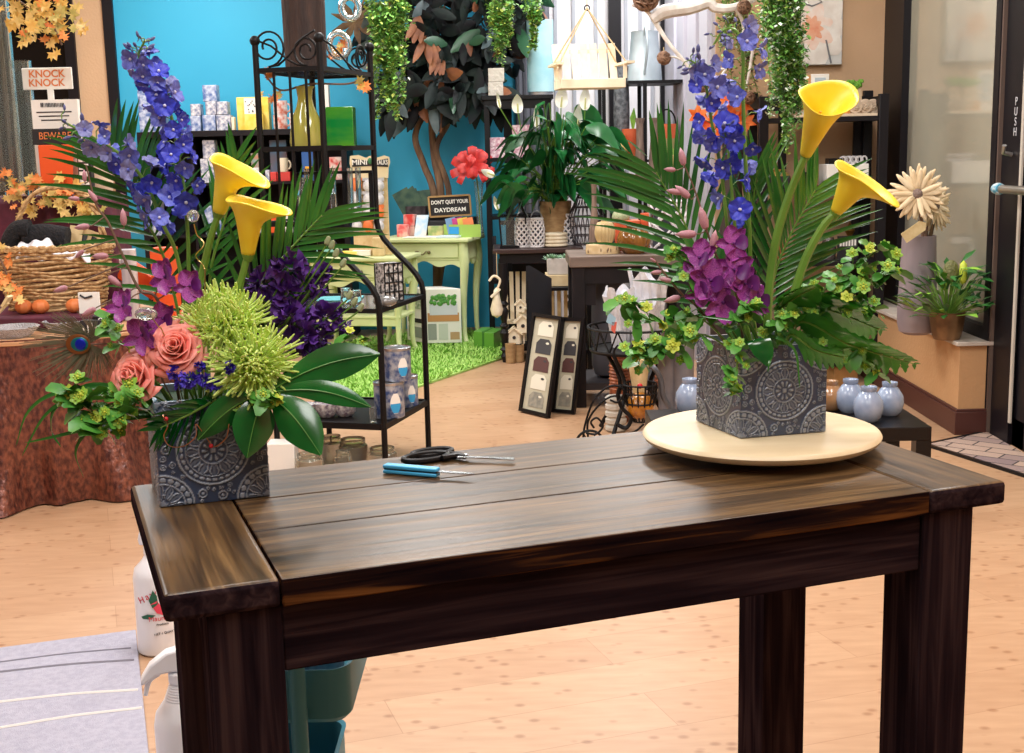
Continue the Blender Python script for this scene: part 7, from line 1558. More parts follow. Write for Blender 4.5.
# ------------------------------------------------------------------ black metal display stand with galvanised pitcher
yms = 8.5
mx0, mx1 = P(604, 120, yms).x, P(686, 120, yms).x; zT = P(660, 80, yms).z; zM = P(640, 160, yms).z; zL = P(640, 176, yms).z
ms = thing('metal_stand', 'tall black metal plant stand holding the galvanised pitcher', 'stand', ((mx0+mx1)/2, yms+.2, 0)); xm = P(645, 120, yms).x
for x_, zt1 in ((mx0, zT), (xm, zT), (mx1, zT)):
    for y_ in (yms, yms+.36): MB().bar((x_, y_, .001), (x_, y_, zt1), .024).build('post', m_iron, ms)
q = MB(); q.mm((P(628, 80, yms).x, yms-.01, zT-.02), (mx1+.012, yms+.37, zT)); q.build('top_shelf', m_iron, ms)
q = MB(); q.mm((mx0-.01, yms-.01, zM-.015), (mx1, yms+.37, zM)); q.build('middle_shelf', m_iron, ms)
m_wsh = mat('weathered_shelf', (112, 98, 88), .7, noise=(8, 4), rgb2=(134, 120, 108), stretch=(.3, 3, 3))
q = MB(); q.mm((P(626, 176, yms).x, yms-.06, zL-.03), (P(704, 176, yms).x, yms+.10, zL)); q.build('wooden_shelf', m_wsh, ms)
m_zinc = mat('galvanised_zinc', (196, 210, 216), .4, .3, noise=(7, 3), rgb2=(172, 186, 194))
k = S(yms+.1); pzc = V((P(645, 79, yms+.1).x, yms+.12, zT+.001)); gp_ = thing('zinc_pitcher', 'tall galvanised pitcher on top of the black metal stand', 'pitcher', pzc)
MB().lathe(pzc, [(0, 0), (17*k, 0), (15.5*k, 20*k), (13*k, 45*k), (13.6*k, 47*k), (12.5*k, 47*k), (14*k, 20*k), (0, .02)], 32).build('body', m_zinc, gp_)
MB().tube(spline([pzc+V((-2*k, -.02-13*k, 42*k)), pzc+V((-1*k, -17*k-.03, 50*k)), pzc+V((0, -17*k-.06, 30*k)), pzc+V((-2*k, -17*k, 6*k))], 6), .009, 8).build('handle', m_zinc, gp_)
vessel('wire_pot', 'small dark wire pot left of the galvanised pitcher', 'pot', P(622, 79, yms+.2).x, yms+.25, zM+.001, 90, [(7, 0), (8, .5), (7, 1)], mat('grey_wire', (120, 124, 130), .6, noise=(40, 2), rgb2=(70, 74, 80)))
zM1 = zM+.001; zL1 = zL+.001
m_tanp = mat('tan_crackle', (204, 178, 112), .35, noise=(14, 3), rgb2=(188, 156, 88), coat=.4); m_terra = mat('orange_terracotta', (204, 88, 52), .5, noise=(10, 3), rgb2=(222, 112, 70)); m_brb = mat('brown_bark_vase', (140, 118, 104), .8, noise=(30, 3), rgb2=(110, 90, 80), stretch=(3, 3, .4))
vessel('crackle_vase', 'round tan vase at the left of the metal stand shelf', 'vase', P(619, 158, yms+.05).x, yms+.06, zM1, 24, [(5, 0), (9, .3), (9.5, .6), (6, .85), (6.5, 1)], m_tanp)
vessel('terracotta_pot', 'orange terracotta pot with a green leaf on the metal stand', 'pot', P(633, 158, yms+.08).x, yms+.14, zM1, 30, [(8, 0), (10, 1)], m_terra)
bl_ = MB().blade([P(633, 130, yms+.13), P(633, 118, yms+.13), P(634, 108, yms+.13)], .022, V((1, 0, 0)), None, .2); c0 = P(633, 150, yms+.13)
bl_.tube([c0, P(633, 130, yms+.13)], .004, 5); solo(bl_, 'green_shoot', m_bup, 'single green shoot growing from the terracotta pot', 'plant')
for px, pb_, hp, lab in ((640, 170, 56, 'left one of the two tall brown bark vases'), (654, 170, 56, 'right one of the two tall brown bark vases')): vessel('bark_vase', lab, 'vase', P(px, pb_, yms-.02).x, yms-.02, zL1, hp, [(4.5, 0), (5.5, .15), (3.6, .6), (3.6, .9), (5, 1)], m_brb, 16)
lt = thing('striped_lantern', 'orange and green striped lantern with a ring handle', 'lantern', (P(667, 165, yms+.12).x, yms+.14, zM1)); k = S(yms+.12); c = V(lt['_w'])
for i, (z0, z1_, m_) in enumerate(((0, 10, m_lime), (10, 20, mat('olive_band', (150, 140, 90), .5)), (20, 34, m_terra))): MB().lathe(c+V((0, 0, z0*k)), [(0, 0), (11.5*k, 0), (11.5*k, (z1_-z0)*k), (0, (z1_-z0)*k)], 24).build('band', m_, lt)
MB().tube([c+V((9*k*math.cos(a), 0, 34*k+14*k*math.sin(a))) for a in [i*PI/12 for i in range(13)]], .006, 6).build('handle', m_iron, lt)
cbox(682, 692, 126, yms+.05, zM1, .08, mat('lattice_box_grey', (176, 168, 164), .6, noise=(50, 2), rgb2=(80, 76, 80)), 'narrow grey patterned box at the right of the metal stand shelf', 'patterned_box', 'box')
vessel('ribbed_vase', 'tan ribbed vase at the right end of the wooden shelf', 'vase', P(695, 172, yms-.0).x, yms+.02, zL1, 26, [(5, 0), (9, .35), (9.5, .6), (5, .9), (5.5, 1)], m_tanp)
cbox(662, 684, 155, yms-.03, zL1, .05, m_tanp, 'low tan block in the middle of the wooden shelf', 'block', 'block')
# ------------------------------------------------------------------ dark wooden stand with vases
m_dwood = mat('aged_black_wood', (18, 14, 18), .6, noise=(10, 4), rgb2=(28, 21, 25), spec=.3); m_gtop = mat('weathered_top', (96, 82, 74), .55, noise=(6, 5), rgb2=(122, 106, 96), stretch=(.4, 4, 4))
fL = G(574, 412); yws = fL.y+.10; fL.x = P(574, 412, yws).x; zW = P(600, 256, yws).z; wx0 = fL.x; wx1 = P(690, 300, yws).x; dW = .46
ws = thing('wooden_stand', 'dark wooden stand with a weathered top in the middle of the shop', 'stand', ((wx0+wx1)/2, yws+dW/2, 0))
MB().mm((wx0-.012, yws-.012, zW-.055), (wx1+.012, yws+dW, zW)).build('top', m_gtop, ws, bevel=.004)
for x_ in (wx0, wx1-.065):
    for y_ in (yws, yws+dW-.075): MB().mm((x_, y_, .001), (x_+.065, y_+.065, zW-.055)).build('leg', m_dwood, ws, bevel=.003)
q = MB(); q.mm((wx0+.065, yws+.01, zW-.14), (wx1-.065, yws+.035, zW-.055)); q.build('apron', m_dwood, ws)
q = MB(); q.mm((wx0+.02, yws+.065, zW-.14), (wx0+.045, yws+dW-.075, zW-.055)); q.build('apron', m_dwood, ws)
q = MB(); q.mm((wx0+.065, yws+.02, zW-.25), (wx0+.12, yws+.035, zW-.14)); q.build('corner_bracket', m_dwood, ws)
zW2 = .125
MB().mm((wx0+.01, yws+.005, zW2-.035), (wx1-.01, yws+dW-.03, zW2)).build('lower_shelf', mat('stand_shelf', (40, 36, 40), .5), ws)
zW1 = zW+.001; yv_ = yws+.14
sl = thing('wood_slice', 'pale wooden slice under the ribbed vase', 'board', (P(603, 244, yv_).x, yv_, zW)); k = S(yv_); h = 9*k
MB().lathe((P(603, 244, yv_).x, yv_, zW1), [(0, 0), (17*k, 0), (17.5*k, h*.5), (17*k, h), (0, h)], 24, M=Matrix.Diagonal((1, .62, 1))).build('slice', mat('birch_slice', (222, 198, 156), .6, noise=(30, 3), rgb2=(204, 176, 130)), sl); q = MB(); rr = random.Random(2)
for i in range(7): a = -PI/2+rr.uniform(-1.2, 1.2); q.ball((P(603, 244, yv_).x+17.4*k*math.cos(a), yv_+17.4*k*.62*math.sin(a), zW1+h*rr.uniform(.3, .7)), .006, 6, 4, (.5, .5, 1.6))
q.build('bark_flecks', m_twig, sl)
m_rib = mat('sand_ribbed_glaze', (190, 166, 118), .35, noise=(12, 2), rgb2=(206, 184, 138), coat=.3)
def ribbed(px, Y, z, r_px, hpx, label, m, name='ribbed_vase', n=16, neck=.34, cat='vase'):
    k = S(Y); x_ = P(px, 240, Y).x; R0 = r_px*k; H = hpx*k; q = MB()
    def fn(u, v):
        s = v; r_ = R0*(math.sin(PI*(.16+.74*s))**.75 if s < .86 else neck+.06*(s > .95)); r_ = max(r_, neck*R0); r_ *= 1-.10*(1-abs(math.sin(n*PI*u))**.6)*(s < .85)
        return V((x_+r_*math.cos(2*PI*u), Y+r_*math.sin(2*PI*u), z+H*s))
    q.grid(fn, 64, 24, wrap=True); q.lathe((x_, Y, z), [(0, .001), (R0*.5, .001)], 24); q.lathe((x_, Y, z), [(neck*R0*.8, H), (neck*R0*.75, H*.9), (0, H*.9)], 24); return solo(q, name, m, label, cat)
ribbed(605, yv_, zW1+h+.001, 10.5, 26, 'sand-coloured ribbed vase standing on the wood slice', m_rib)
vessel('tall_bottle_vase', 'very tall thin brown bottle vase behind the ribbed vase', 'vase', P(595, 236, yv_+.14).x, yv_+.18, zW1, 66, [(4.5, 0), (5.5, .08), (5.2, .3), (3.3, .55), (2.4, .75), (2.4, .94), (3.4, 1)], m_brb, 16)
ribbed(634, yws+.11, zW1, 17, 29, 'round amber glazed vase on the weathered stand', mat('amber_glaze', (104, 64, 22), .12, noise=(10, 4), rgb2=(146, 98, 40), coat=.7), 'amber_vase', 9, .42)
x_ = P(627, 240, yws+.3).x; k = S(yws+.3); tpot = thing('square_terracotta_pot', 'orange square pot with a round cactus behind the amber vase', 'pot', (x_, yws+.32, zW)); hq = 30*k
q = MB(); q.hexa([V((x_+a_*13*k*s_, yws+.32+b_*.05*s_, zW1+z)) for z, s_ in ((0, .85), (hq, 1)) for a_, b_ in ((-1, -1), (1, -1), (1, 1), (-1, 1))]); q.build('pot', m_terra, tpot, bevel=.004)
ribbed(621, yws+.32, zW1+hq-.02, 9, 15, 'small round grey-green cactus in the orange square pot', mat('cactus_green', (160, 168, 130), .7, bump=(120, .6)), 'cactus', 14, .2, 'cactus')
vessel('terracotta_cylinder', 'orange cylinder pot behind the white lattice vase', 'pot', P(650, 240, yws+.34).x, yws+.34, zW1, 36, [(9, 0), (9.5, 1)], m_terra)
gp2 = thing('air_plant', 'spiky grey-green air plant behind the ribbed vase', 'plant', P(611, 238, yws+.36)); q = MB(); c = V((P(610, 238, yws+.36).x, yws+.36, zW1)); rr = random.Random(5)
for i in range(24): d = V((rr.uniform(-.7, .7), rr.uniform(-.3, .3), 1)).normalized(); q.blade([c, c+d*.08, c+d*rr.uniform(.14, .2)+V((0, 0, -.01))], .005, frame(d)[0], lambda t: 1-t*.9)
q.build('blades', mat('air_plant_green', (120, 146, 128), .6), gp2, ang=180); MB().lathe(c, [(0, 0), (.02, 0), (.02, .02), (0, .02)], 10).build('base', m_twig, gp2)
# openwork white vase
k = S(yws+.2); x_ = P(668, 244, yws+.2).x; ow = thing('openwork_vase', 'white openwork ceramic vase behind the orchid buds', 'vase', (x_, yws+.22, zW)); q = MB(); rr = random.Random(8); Hh = 50*k; hw_ = 18*k
for i in range(60):
    a_ = rr.uniform(0, 2*PI); z0 = rr.uniform(0, .8)*Hh; tilt = rr.choice((-1, 1))*rr.uniform(.4, 1.2)
    q.tube([(x_+hw_*max(-1, min(1, 1.25*math.cos(a_+tilt*t)))*(.9+.1*t), yws+.22+.07*max(-1, min(1, 1.25*math.sin(a_+tilt*t))), zW1+.008+min(Hh-.01, z0+t*Hh*.32)) for t in [j/7 for j in range(8)]], .0065, 6)
for z_ in (.008, Hh-.006): q.tube([(x_+hw_*max(-1, min(1, 1.25*math.cos(a)))*.95, yws+.22+.07*max(-1, min(1, 1.25*math.sin(a))), zW1+z_) for a in [j*2*PI/28 for j in range(28)]], .008, 6, closed=True)
q.build('openwork', m_lat, ow); q = MB(); q.mm((x_-hw_*.8, yws+.18, zW1), (x_+hw_*.8, yws+.26, zW1+Hh*.9)); q.build('liner', m_latd, ow)
# tall grey bullet vase on the lower shelf, dark crate below
kk_ = S(yws+.2); vessel('floor_vase', 'tall charcoal bullet-shaped vase on the lower shelf of the dark stand', 'vase', P(608, 385, yws+.2).x, yws+.2, zW2+.001, 100, [(7, 0), (13, .03), (16, .12), (16.5, .3), (15.5, 1)], mat('charcoal_stone', (58, 58, 66), .6, noise=(9, 4), rgb2=(76, 76, 84), stretch=(1, 1, .3)), 32)
vessel('clear_tumbler', 'clear tumbler with an orange pot on the lower shelf', 'tumbler', P(634, 380, yws+.3).x, yws+.36, zW2+.001, 110, [(8, 0), (9, 1)], m_cgl, 20)
# framed pictures leaning against the stand
m_mat_ = mat('picture_mat', (186, 182, 160), .6, noise=(8, 3), rgb2=(174, 168, 146))
def picture(bl_, br_, tl_, label, seed, W_=.018):
    n = (br_-bl_).cross(tl_-bl_).normalized(); t = thing('framed_picture', label, 'picture', (bl_+br_)/2, 'framed tag pictures'); 
    if n.y > 0: n = -n
    f = lambda u, v, d=0: bl_+(br_-bl_)*u+(tl_-bl_)*v+n*d
    q = MB(); wx_ = W_/(br_-bl_).length; wy_ = W_/(tl_-bl_).length
    for a_, b_ in (((0, 0), (1, wy_)), ((0, 1-wy_), (1, 1)), ((0, wy_), (wx_, 1-wy_)), ((1-wx_, wy_), (1, 1-wy_))): q.hexa([f(a_[0], a_[1], -.01), f(b_[0], a_[1], -.01), f(b_[0], b_[1], -.01), f(a_[0], b_[1], -.01), f(a_[0], a_[1], .012), f(b_[0], a_[1], .012), f(b_[0], b_[1], .012), f(a_[0], b_[1], .012)])
    q.build('frame', m_blk, t); q = MB(); q.hexa([f(wx_, wy_, -.008), f(1-wx_, wy_, -.008), f(1-wx_, 1-wy_, -.008), f(wx_, 1-wy_, -.008), f(wx_, wy_, .0), f(1-wx_, wy_, .0), f(1-wx_, 1-wy_, .0), f(wx_, 1-wy_, .0)]); q.build('print', m_mat_, t)
    rr = random.Random(seed); cols = [mat('tag_cream', (218, 214, 196), .6), mat('tag_charcoal', (58, 58, 62), .6), mat('tag_maroon', (86, 54, 52), .6), mat('tag_grey', (150, 146, 132), .6, noise=(40, 2), rgb2=(120, 120, 112))]
    for i, ci in enumerate((3, 0, 2, 1, 0)):
        v0 = .07+i*.178; q = MB(); q.add([f(x, v0+y*.15, .002) for x, y in ((.24, 0), (.76, 0), (.76, .7), (.66, 1), (.36, 1), (.24, .7))], [(0, 1, 2, 3, 4, 5)]); q.build('printed_tag', cols[ci], t); q = MB(); c_ = f(.62, v0+.11, .003); q.add([f(.62+.06*math.cos(a), v0+.11+.012*math.sin(a), .003) for a in [j*PI/4 for j in range(8)]], [tuple(range(8))]); q.build('eyelet', cols[(ci+1) % 2], t)
zf_ = .004
def leanpt(px, py, Y): return P(px, py, Y)
bl1, br1 = G(520, 411, zf_), G(549, 418, zf_); tl1 = P(534, 313, bl1.y+.16); 
hx = V((br1.x-bl1.x, br1.y-bl1.y, 0)); hx.normalize(); dv = tl1-bl1; dv -= hx*dv.dot(hx)*.0
picture(bl1, br1, tl1, 'framed picture of printed tags leaning nearest on the floor', 3)
bl2, br2 = G(552, 412, zf_), G(575, 414, zf_); tl2 = P(562, 317, bl2.y+.05); picture(bl2, br2, tl2, 'framed picture half hidden behind the nearest one', 4)
bb = thing('leaning_board', 'tall black panel leaning behind the framed pictures', 'panel', G(537, 400)); f0 = G(527, 402, .003); f1 = G(549, 396, .003); t0 = P(526, 266, f0.y+.10); q = MB(); d_ = t0-f0; n_ = V((.02, .03, 0)); q.hexa([f0, f1, f1+n_, f0+n_, f0+d_, f1+d_*.88, f1+d_*.88+n_, f0+d_+n_]); q.build('panel', m_char, bb, bevel=.003); q = MB()
for i in range(6): v = .15+.13*i; q.bar(f0+d_*v+V((.008, -.003, 0)), f0+d_*(v+.09)+V((.008, -.003, 0)), .02, .004)
q.build('side_slots', m_blk, bb)
# under the console: little chair, birdhouses, buckets, pumpkins
zc_ = zlow_+.001
ch_ = thing('mini_chair', 'miniature pale wooden slatted chair under the console', 'chair', (P(517, 342, ytc+.2).x, ytc+.22, zc_)); xx = P(516, 342, ytc+.2).x
for i in range(4): MB().bar((xx-.055+i*.036, ytc+.27, zc_+.10), (xx-.062+i*.041, ytc+.30, zc_+.43), .026, .008, ref=V((0, 1, 0))).build('back_slat', m_pine, ch_)
MB().box((xx, ytc+.21, zc_+.12), (.15, .13, .014)).build('seat', m_pine, ch_)
for a_ in (-.066, .066): MB().bar((xx+a_, ytc+.15, zc_+.001), (xx+a_, ytc+.15, zc_+.2), .02).build('leg', m_pine, ch_); MB().bar((xx+a_, ytc+.28, zc_+.001), (xx+a_, ytc+.28, zc_+.2), .02).build('leg', m_pine, ch_); MB().bar((xx+a_, ytc+.13, zc_+.205), (xx+a_, ytc+.30, zc_+.205), .035, .01, ref=up).build('armrest', m_pine, ch_)
m_bh = mat('whitewashed_wood', (226, 214, 190), .7)
for px, zz1, s_, lab in ((523, .13, .075, 'white birdhouse at the right under the console'), (514, .06, .07, 'white birdhouse at the left under the console'), (521, .26, .05, 'small white birdhouse perched above the others')):
    x_ = P(px, 330, ytc+.02).x; b_ = thing('birdhouse', lab, 'birdhouse', (x_, ytc+.07, zc_), 'birdhouses under the console'); y_ = ytc+.06+.0*zz1; z0 = zc_+zz1-.06
    MB().bar((x_, y_, zc_), (x_, y_, z0+.005), .02).build('post', m_bh, b_); q = MB().prism([(-s_/2, 0), (s_/2, 0), (s_/2, s_), (0, s_*1.45), (-s_/2, s_)], -s_/2, s_/2, 0, Matrix(((1, 0, 0), (0, 0, -1), (0, 1, 0))), (x_, y_, z0)); q.build('house', m_bh, b_)
    for s in (-1, 1): MB().bar((x_, y_, z0+s_*1.5), (x_+s*s_*.75, y_, z0+s_*.85), s_*1.3, .008, ref=V((0, 0, 1))).build('roof', m_pine, b_)
    MB().lathe((x_, y_-s_/2-.001, z0+s_*.6), [(0, 0), (s_*.16, 0), (s_*.16, .002), (0, .002)], 12, M=Matrix.Rotation(PI/2, 3, 'X')).build('hole', m_char, b_)
gd = thing('gourd_ornament', 'pale hanging gourd ornament with a curled top left of the console leg', 'ornament', P(496, 312, ytc-.06)); c = P(497, 318, ytc-.06); k = S(ytc)
MB().lathe(V((c.x, c.y, zc_*0+P(497, 318, ytc-.06).z)), [(0, 0), (5*k, 3*k), (6.5*k, 9*k), (4*k, 18*k), (2.5*k, 28*k), (0, 31*k)], 16).build('body', m_bone, gd); MB().tube(spline([P(497, 290, ytc-.06), P(500, 280, ytc-.06), P(494, 276, ytc-.06), P(489, 281, ytc-.06)], 6), .008, 6).build('curl', m_pine, gd); MB().bar(P(491, 297, ytc-.06), P(500, 289, ytc-.06), .05, .012).build('roof', m_bh, gd); MB().tube([P(497, 279, ytc-.06), (P(497, 270, ytc-.02).x, ytc-.025, ztc-.02)], .002, 5).build('cord', m_rope, gd)
for i, px in enumerate((511, 519)): c = G(px, 364-i*1.0, .001); vessel('wooden_bucket', ('left', 'right')[i]+' small wooden bucket on the floor under the console', 'bucket', c.x, c.y+.04, .001, 20-i*2, [(5, 0), (5.6, 1)], m_wpot, 16)
for i, px in enumerate((522, 540)): pumpkin(px, 262, 8, 8.42, .58, ('left orange pumpkin glimpsed below the console top', 'right orange pumpkin glimpsed below the console top')[i], m_or, 1.0)
pd = thing('pumpkin_crate', 'dark crate behind the console carrying two orange pumpkins', 'crate', (P(531, 270, 8.42).x, 8.42, 0)); MB().mm((P(512, 270, 8.42).x, 8.33, .001), (P(551, 270, 8.42).x, 8.53, .579)).build('crate', m_tbl, pd)
# ------------------------------------------------------------------ white branch with woven balls
m_birch = mat('white_branch', (238, 232, 226), .6, noise=(14, 4), rgb2=(206, 196, 186)); m_ball = mat('woven_twig', (150, 116, 92), .8, noise=(40, 3), rgb2=(96, 66, 50))
yb3 = 6.9
bb_ = thing('white_branch', 'forked white-painted branch hanging above the metal stand', 'branch', P(662, 18, yb3)); W = lambda x, y, d=0: P(x, y, yb3+d)
MB().tube(spline([W(652, 20), W(664, 12), W(690, 8), W(708, 3), W(716, 8), W(735, 7), W(760, -6, .1), W(790, -40, .2)], 6), [.030, .038, .034, .030, .026, .02, .02, .02], 8).build('limb', m_birch, bb_)
for pts, r_ in (((W(653, 18), W(645, 10), W(632, 5)), .012), ((W(654, 20), W(668, 42), W(683, 60), W(690, 70)), .013), ((W(683, 60), W(674, 57), W(666, 57)), .007), ((W(690, 66), W(705, 69), W(726, 69)), .010), ((W(726, 69), W(718, 80), W(712, 88)), .007), ((W(742, 32), W(752, 46), W(751, 62), W(747, 84)), .011), ((W(735, 7), W(742, 20), W(744, 34)), .012)): MB().tube(spline(list(pts), 5), [r_, r_*.8, r_*.6], 7).build('twig', m_birch, bb_)
MB().tube([W(700, 3), V((W(700, 3).x, yb3, ZC-.002))], .002, 5).build('hanging_wire', m_iron, bb_)
def wball(x, y, r_px, d, label, seed):
    c = W(x, y, d); R0 = r_px*S(yb3); rr = random.Random(seed); t = thing('woven_ball', label, 'ball', c, 'woven twig balls on the white branch'); q = MB()
    for i in range(16):
        R_ = rotto((rr.gauss(0, 1), rr.gauss(0, 1), rr.gauss(0, 1))); q.tube([c+R_ @ V((R0*math.cos(a), R0*math.sin(a), .1*R0*math.sin(3*a))) for a in [j*2*PI/18 for j in range(18)]], R0*.09, 5, closed=True)
    q.build('weave', m_ball, t); MB().ball(c, R0*.86, 10, 8).build('core', m_twig, t); MB().tube([c+V((0, 0, R0)), c+V((0, .01, R0*1.6))], .002, 4).build('loop', m_rope, t)
for x, y, r_, d, lab, s_ in ((646, -2, 12, -.03, 'largest woven ball at the thick end of the white branch', 1), (664, 58, 6.5, 0, 'woven ball on a side twig in front of the metal stand', 2), (744, 7, 6.5, -.05, 'woven ball at the right where the white branch meets the hanging plant', 3), (702, 86, 6, -.1, 'woven ball behind the upper left delphinium, left one', 4), (713, 92, 7, .0, 'woven ball behind the delphiniums, right one', 5), (749, 98, 6, .05, 'woven ball lowest, right of the tall thin delphinium', 6)): wball(x, y, r_, d, lab, s_)
# orange blooms in a dark vase behind the delphiniums
yo = 7.05; od = thing('orange_lilies', 'orange silk flowers in a dark tapered vase behind the right delphiniums', 'flowers', (P(733, 200, yo).x, yo, 0)); c = P(733, 130, yo); k = S(yo)
zo = .001
MB().lathe((c.x, yo, .001), [(0, 0), (.11, 0), (.12, .3), (9*k, c.z-.3), (11*k, c.z-.02), (12*k, c.z), (10*k, c.z), (8*k, c.z-.3), (0, c.z-.4)], 24).build('floor_vase', mat('dark_bronze', (58, 46, 44), .5), od)
m_tang = mat('tangerine_silk', (234, 96, 30), .5, noise=(20, 2), rgb2=(244, 136, 60)); rr = random.Random(3)
for x, y in ((698, 116), (704, 124), (716, 122), (726, 112), (733, 118), (736, 128), (742, 106), (722, 132), (728, 100), (745, 122)):
    q = MB(); h_ = P(x, y, yo-.06+rr.uniform(-.05, .05)); ax = V((rr.uniform(-.5, .5), -1, rr.uniform(0, .7))).normalized(); R_ = rotto(ax)
    for i in range(6): th = i*PI/3; d = R_ @ V((math.cos(th), math.sin(th), .5)); q.blade([h_, h_+d*.03, h_+d*.062-ax*.012], .018, R_ @ V((-math.sin(th), math.cos(th), 0)), None, .2)
    q.tube([(c.x, yo, c.z-.1), (h_+V((c.x, yo, c.z)))/2, h_], .003, 5); q.build('bloom', m_tang, od, ang=180)
# ------------------------------------------------------------------ flower canvas on the tan wall
cv = thing('canvas_painting', 'white flower painting on canvas hung on the tan wall', 'painting', P(813, 60, YC)); a_, b_ = P(786, 64, YC-.05), P(842, 66, YC-.05); x0, x1, z0, z1 = a_.x, b_.x, (a_.z+b_.z)/2, 2.45
MB().mm((x0, YC-.045, z0), (x1, YC-.003, z1)).build('canvas', mat('canvas_ground', (226, 222, 214), .7, noise=(4, 4), rgb2=(200, 204, 206)), cv, bevel=.003); yc_ = YC-.048; cc = P(812, 28, yc_)
for cols, n_, L_, w_, s0 in ((mat('paint_white', (240, 236, 230), .7, noise=(12, 4), rgb2=(222, 214, 206)), 9, .23, .075, 0), (mat('paint_blush', (236, 206, 190), .7, noise=(14, 4), rgb2=(240, 228, 220)), 7, .14, .04, .3), (mat('paint_peach', (228, 150, 118), .7, noise=(16, 3), rgb2=(236, 190, 160)), 9, .07, .018, .6)):
    q = MB()
    for i in range(n_):
        th = i*2*PI/n_+s0; d = V((math.cos(th), 0, math.sin(th))); L2 = L_*(.85+.3*((i*7) % 5)/5)
        vs = []
        for t in (0, .2, .45, .7, .9, 1):
            w2 = w_*math.sin(PI*min(1, t*.9+.05))**.8; p = cc+d*L2*t; sd = V((-d.z, 0, d.x)); vs += [p-sd*w2, p+sd*w2]
        vs = [V((min(max(v.x, x0+.003), x1-.003), yc_+.001-.0006*i*.3-s0*.003, min(max(v.z, z0+.003), z1-.003))) for v in vs]; q.add(vs, [(2*j, 2*j+1, 2*j+3, 2*j+2) for j in range(5)])
    q.build('painted_petals', cols, cv, ang=180)
q = MB(); q.tube([P(x, y, yc_-.002) for x, y in ((800, 2), (812, 6), (822, 2), (814, -4), (804, 0))], .004, 5); q.tube([P(x, y, yc_-.002) for x, y in ((826, 40), (829, 54), (831, 63))], .005, 5); q.build('painted_strokes', mat('paint_grey', (120, 122, 128), .7), cv)
# ------------------------------------------------------------------ dark ladder shelf against the tan wall
yl = 6.86; Lx0, Lx1 = P(759, 150, yl).x, P(888, 150, yl).x
zz = [P(820, y, yl).z for y in (117, 187, 262, 345)]; zl_top = P(820, 95, yl).z
ls = thing('display_shelf', 'dark slatted shelf unit against the tan wall on the right', 'shelf unit', ((Lx0+Lx1)/2, yl+.17, 0))
for x_ in (Lx0, Lx1-.05): MB().mm((x_, yl, .001), (x_+.05, yl+.04, zl_top)).build('post', m_bkc, ls, bevel=.003); MB().mm((x_, yl+.30, .001), (x_+.05, yl+.34, zl_top+.03)).build('post', m_bkc, ls, bevel=.003); MB().mm((x_+.005, yl+.04, zl_top-.06), (x_+.045, yl+.30, zl_top-.01)).build('side_rail', m_bkc, ls)
for px in (782, 857): x_ = P(px, 150, yl+.33).x; MB().mm((x_-.02, yl+.33, .02), (x_+.025, yl+.35, zl_top-.02)).build('back_slat', m_bkc, ls)
MB().mm((Lx0+.05, yl+.29, zl_top-.07), (Lx1-.05, yl+.32, zl_top)).build('back_rail', m_bkc, ls)
for z_ in zz: MB().mm((Lx0+.002, yl+.002, z_-.024), (Lx1-.002, yl+.325, z_)).build('shelf', m_bkc, ls)
s1, s2, s3, s4 = [z_+.001 for z_ in zz]
q = MB(); a_ = P(820, 114, yl+.03); q.mm((P(796, 116, yl).x, yl+.01, s1), (P(878, 116, yl).x, yl+.24, s1+.014)); solo(q, 'marble_tray', mat('pale_tray', (226, 206, 180), .4), 'pale tray on the top shelf of the dark shelf unit', 'tray'); s1 += .015
fcard = thing('framed_card', 'white framed card standing on the top shelf', 'frame', (P(818, 100, yl+.2).x, yl+.2, s1)); x0, x1, z1 = P(811, 90, yl+.2).x, P(829, 90, yl+.2).x, P(818, 74, yl+.2).z
MB().mm((x0, yl+.2, s1), (x1, yl+.22, z1)).build('frame', m_wcard, fcard, bevel=.003); MB().mm((x0+.02, yl+.196, s1+.05), (x1-.02, yl+.201, z1-.02)).build('print', mat('print_bluegrey', (176, 194, 206), .6), fcard)
cbox(805, 811, 75, yl+.2, s1, .1, mat('tan_frame_side', (206, 150, 96), .6), 'tan wooden frame edge beside the white framed card', 'wood_block', 'block')
for px0, px1, pt, lab in ((833, 849, 84, 'left brown paper bag with green moss on top'), (850, 863, 82, 'right brown paper bag with green moss on top')):
    x0, x1 = P(px0, 100, yl+.14).x, P(px1, 100, yl+.14).x; zt1 = P(px0, pt+4, yl+.14).z; t = thing('moss_bag', lab, 'bag', ((x0+x1)/2, yl+.17, s1)); MB().hexa([V((x, y, s1)) for x, y in ((x0, yl+.14), (x1, yl+.14), (x1, yl+.22), (x0, yl+.22))]+[V((x, y, zt1)) for x, y in ((x0+.005, yl+.165), (x1-.005, yl+.165), (x1-.005, yl+.2), (x0+.005, yl+.2))]).build('bag', mat('kraft_bag', (196, 172, 142), .8), t); q = MB(); rr = random.Random(px0)
    for i in range(40): q.ball((rr.uniform(x0, x1), rr.uniform(yl+.155, yl+.205), zt1+rr.uniform(-.005, .028)), .012, 5, 4)
    q.build('moss', mat('moss_green', (120, 176, 60), .8, noise=(60, 2), rgb2=(90, 150, 44)), t)
m_ros = mat('oat_rosette', (206, 186, 164), .8, noise=(40, 2), rgb2=(186, 164, 142))
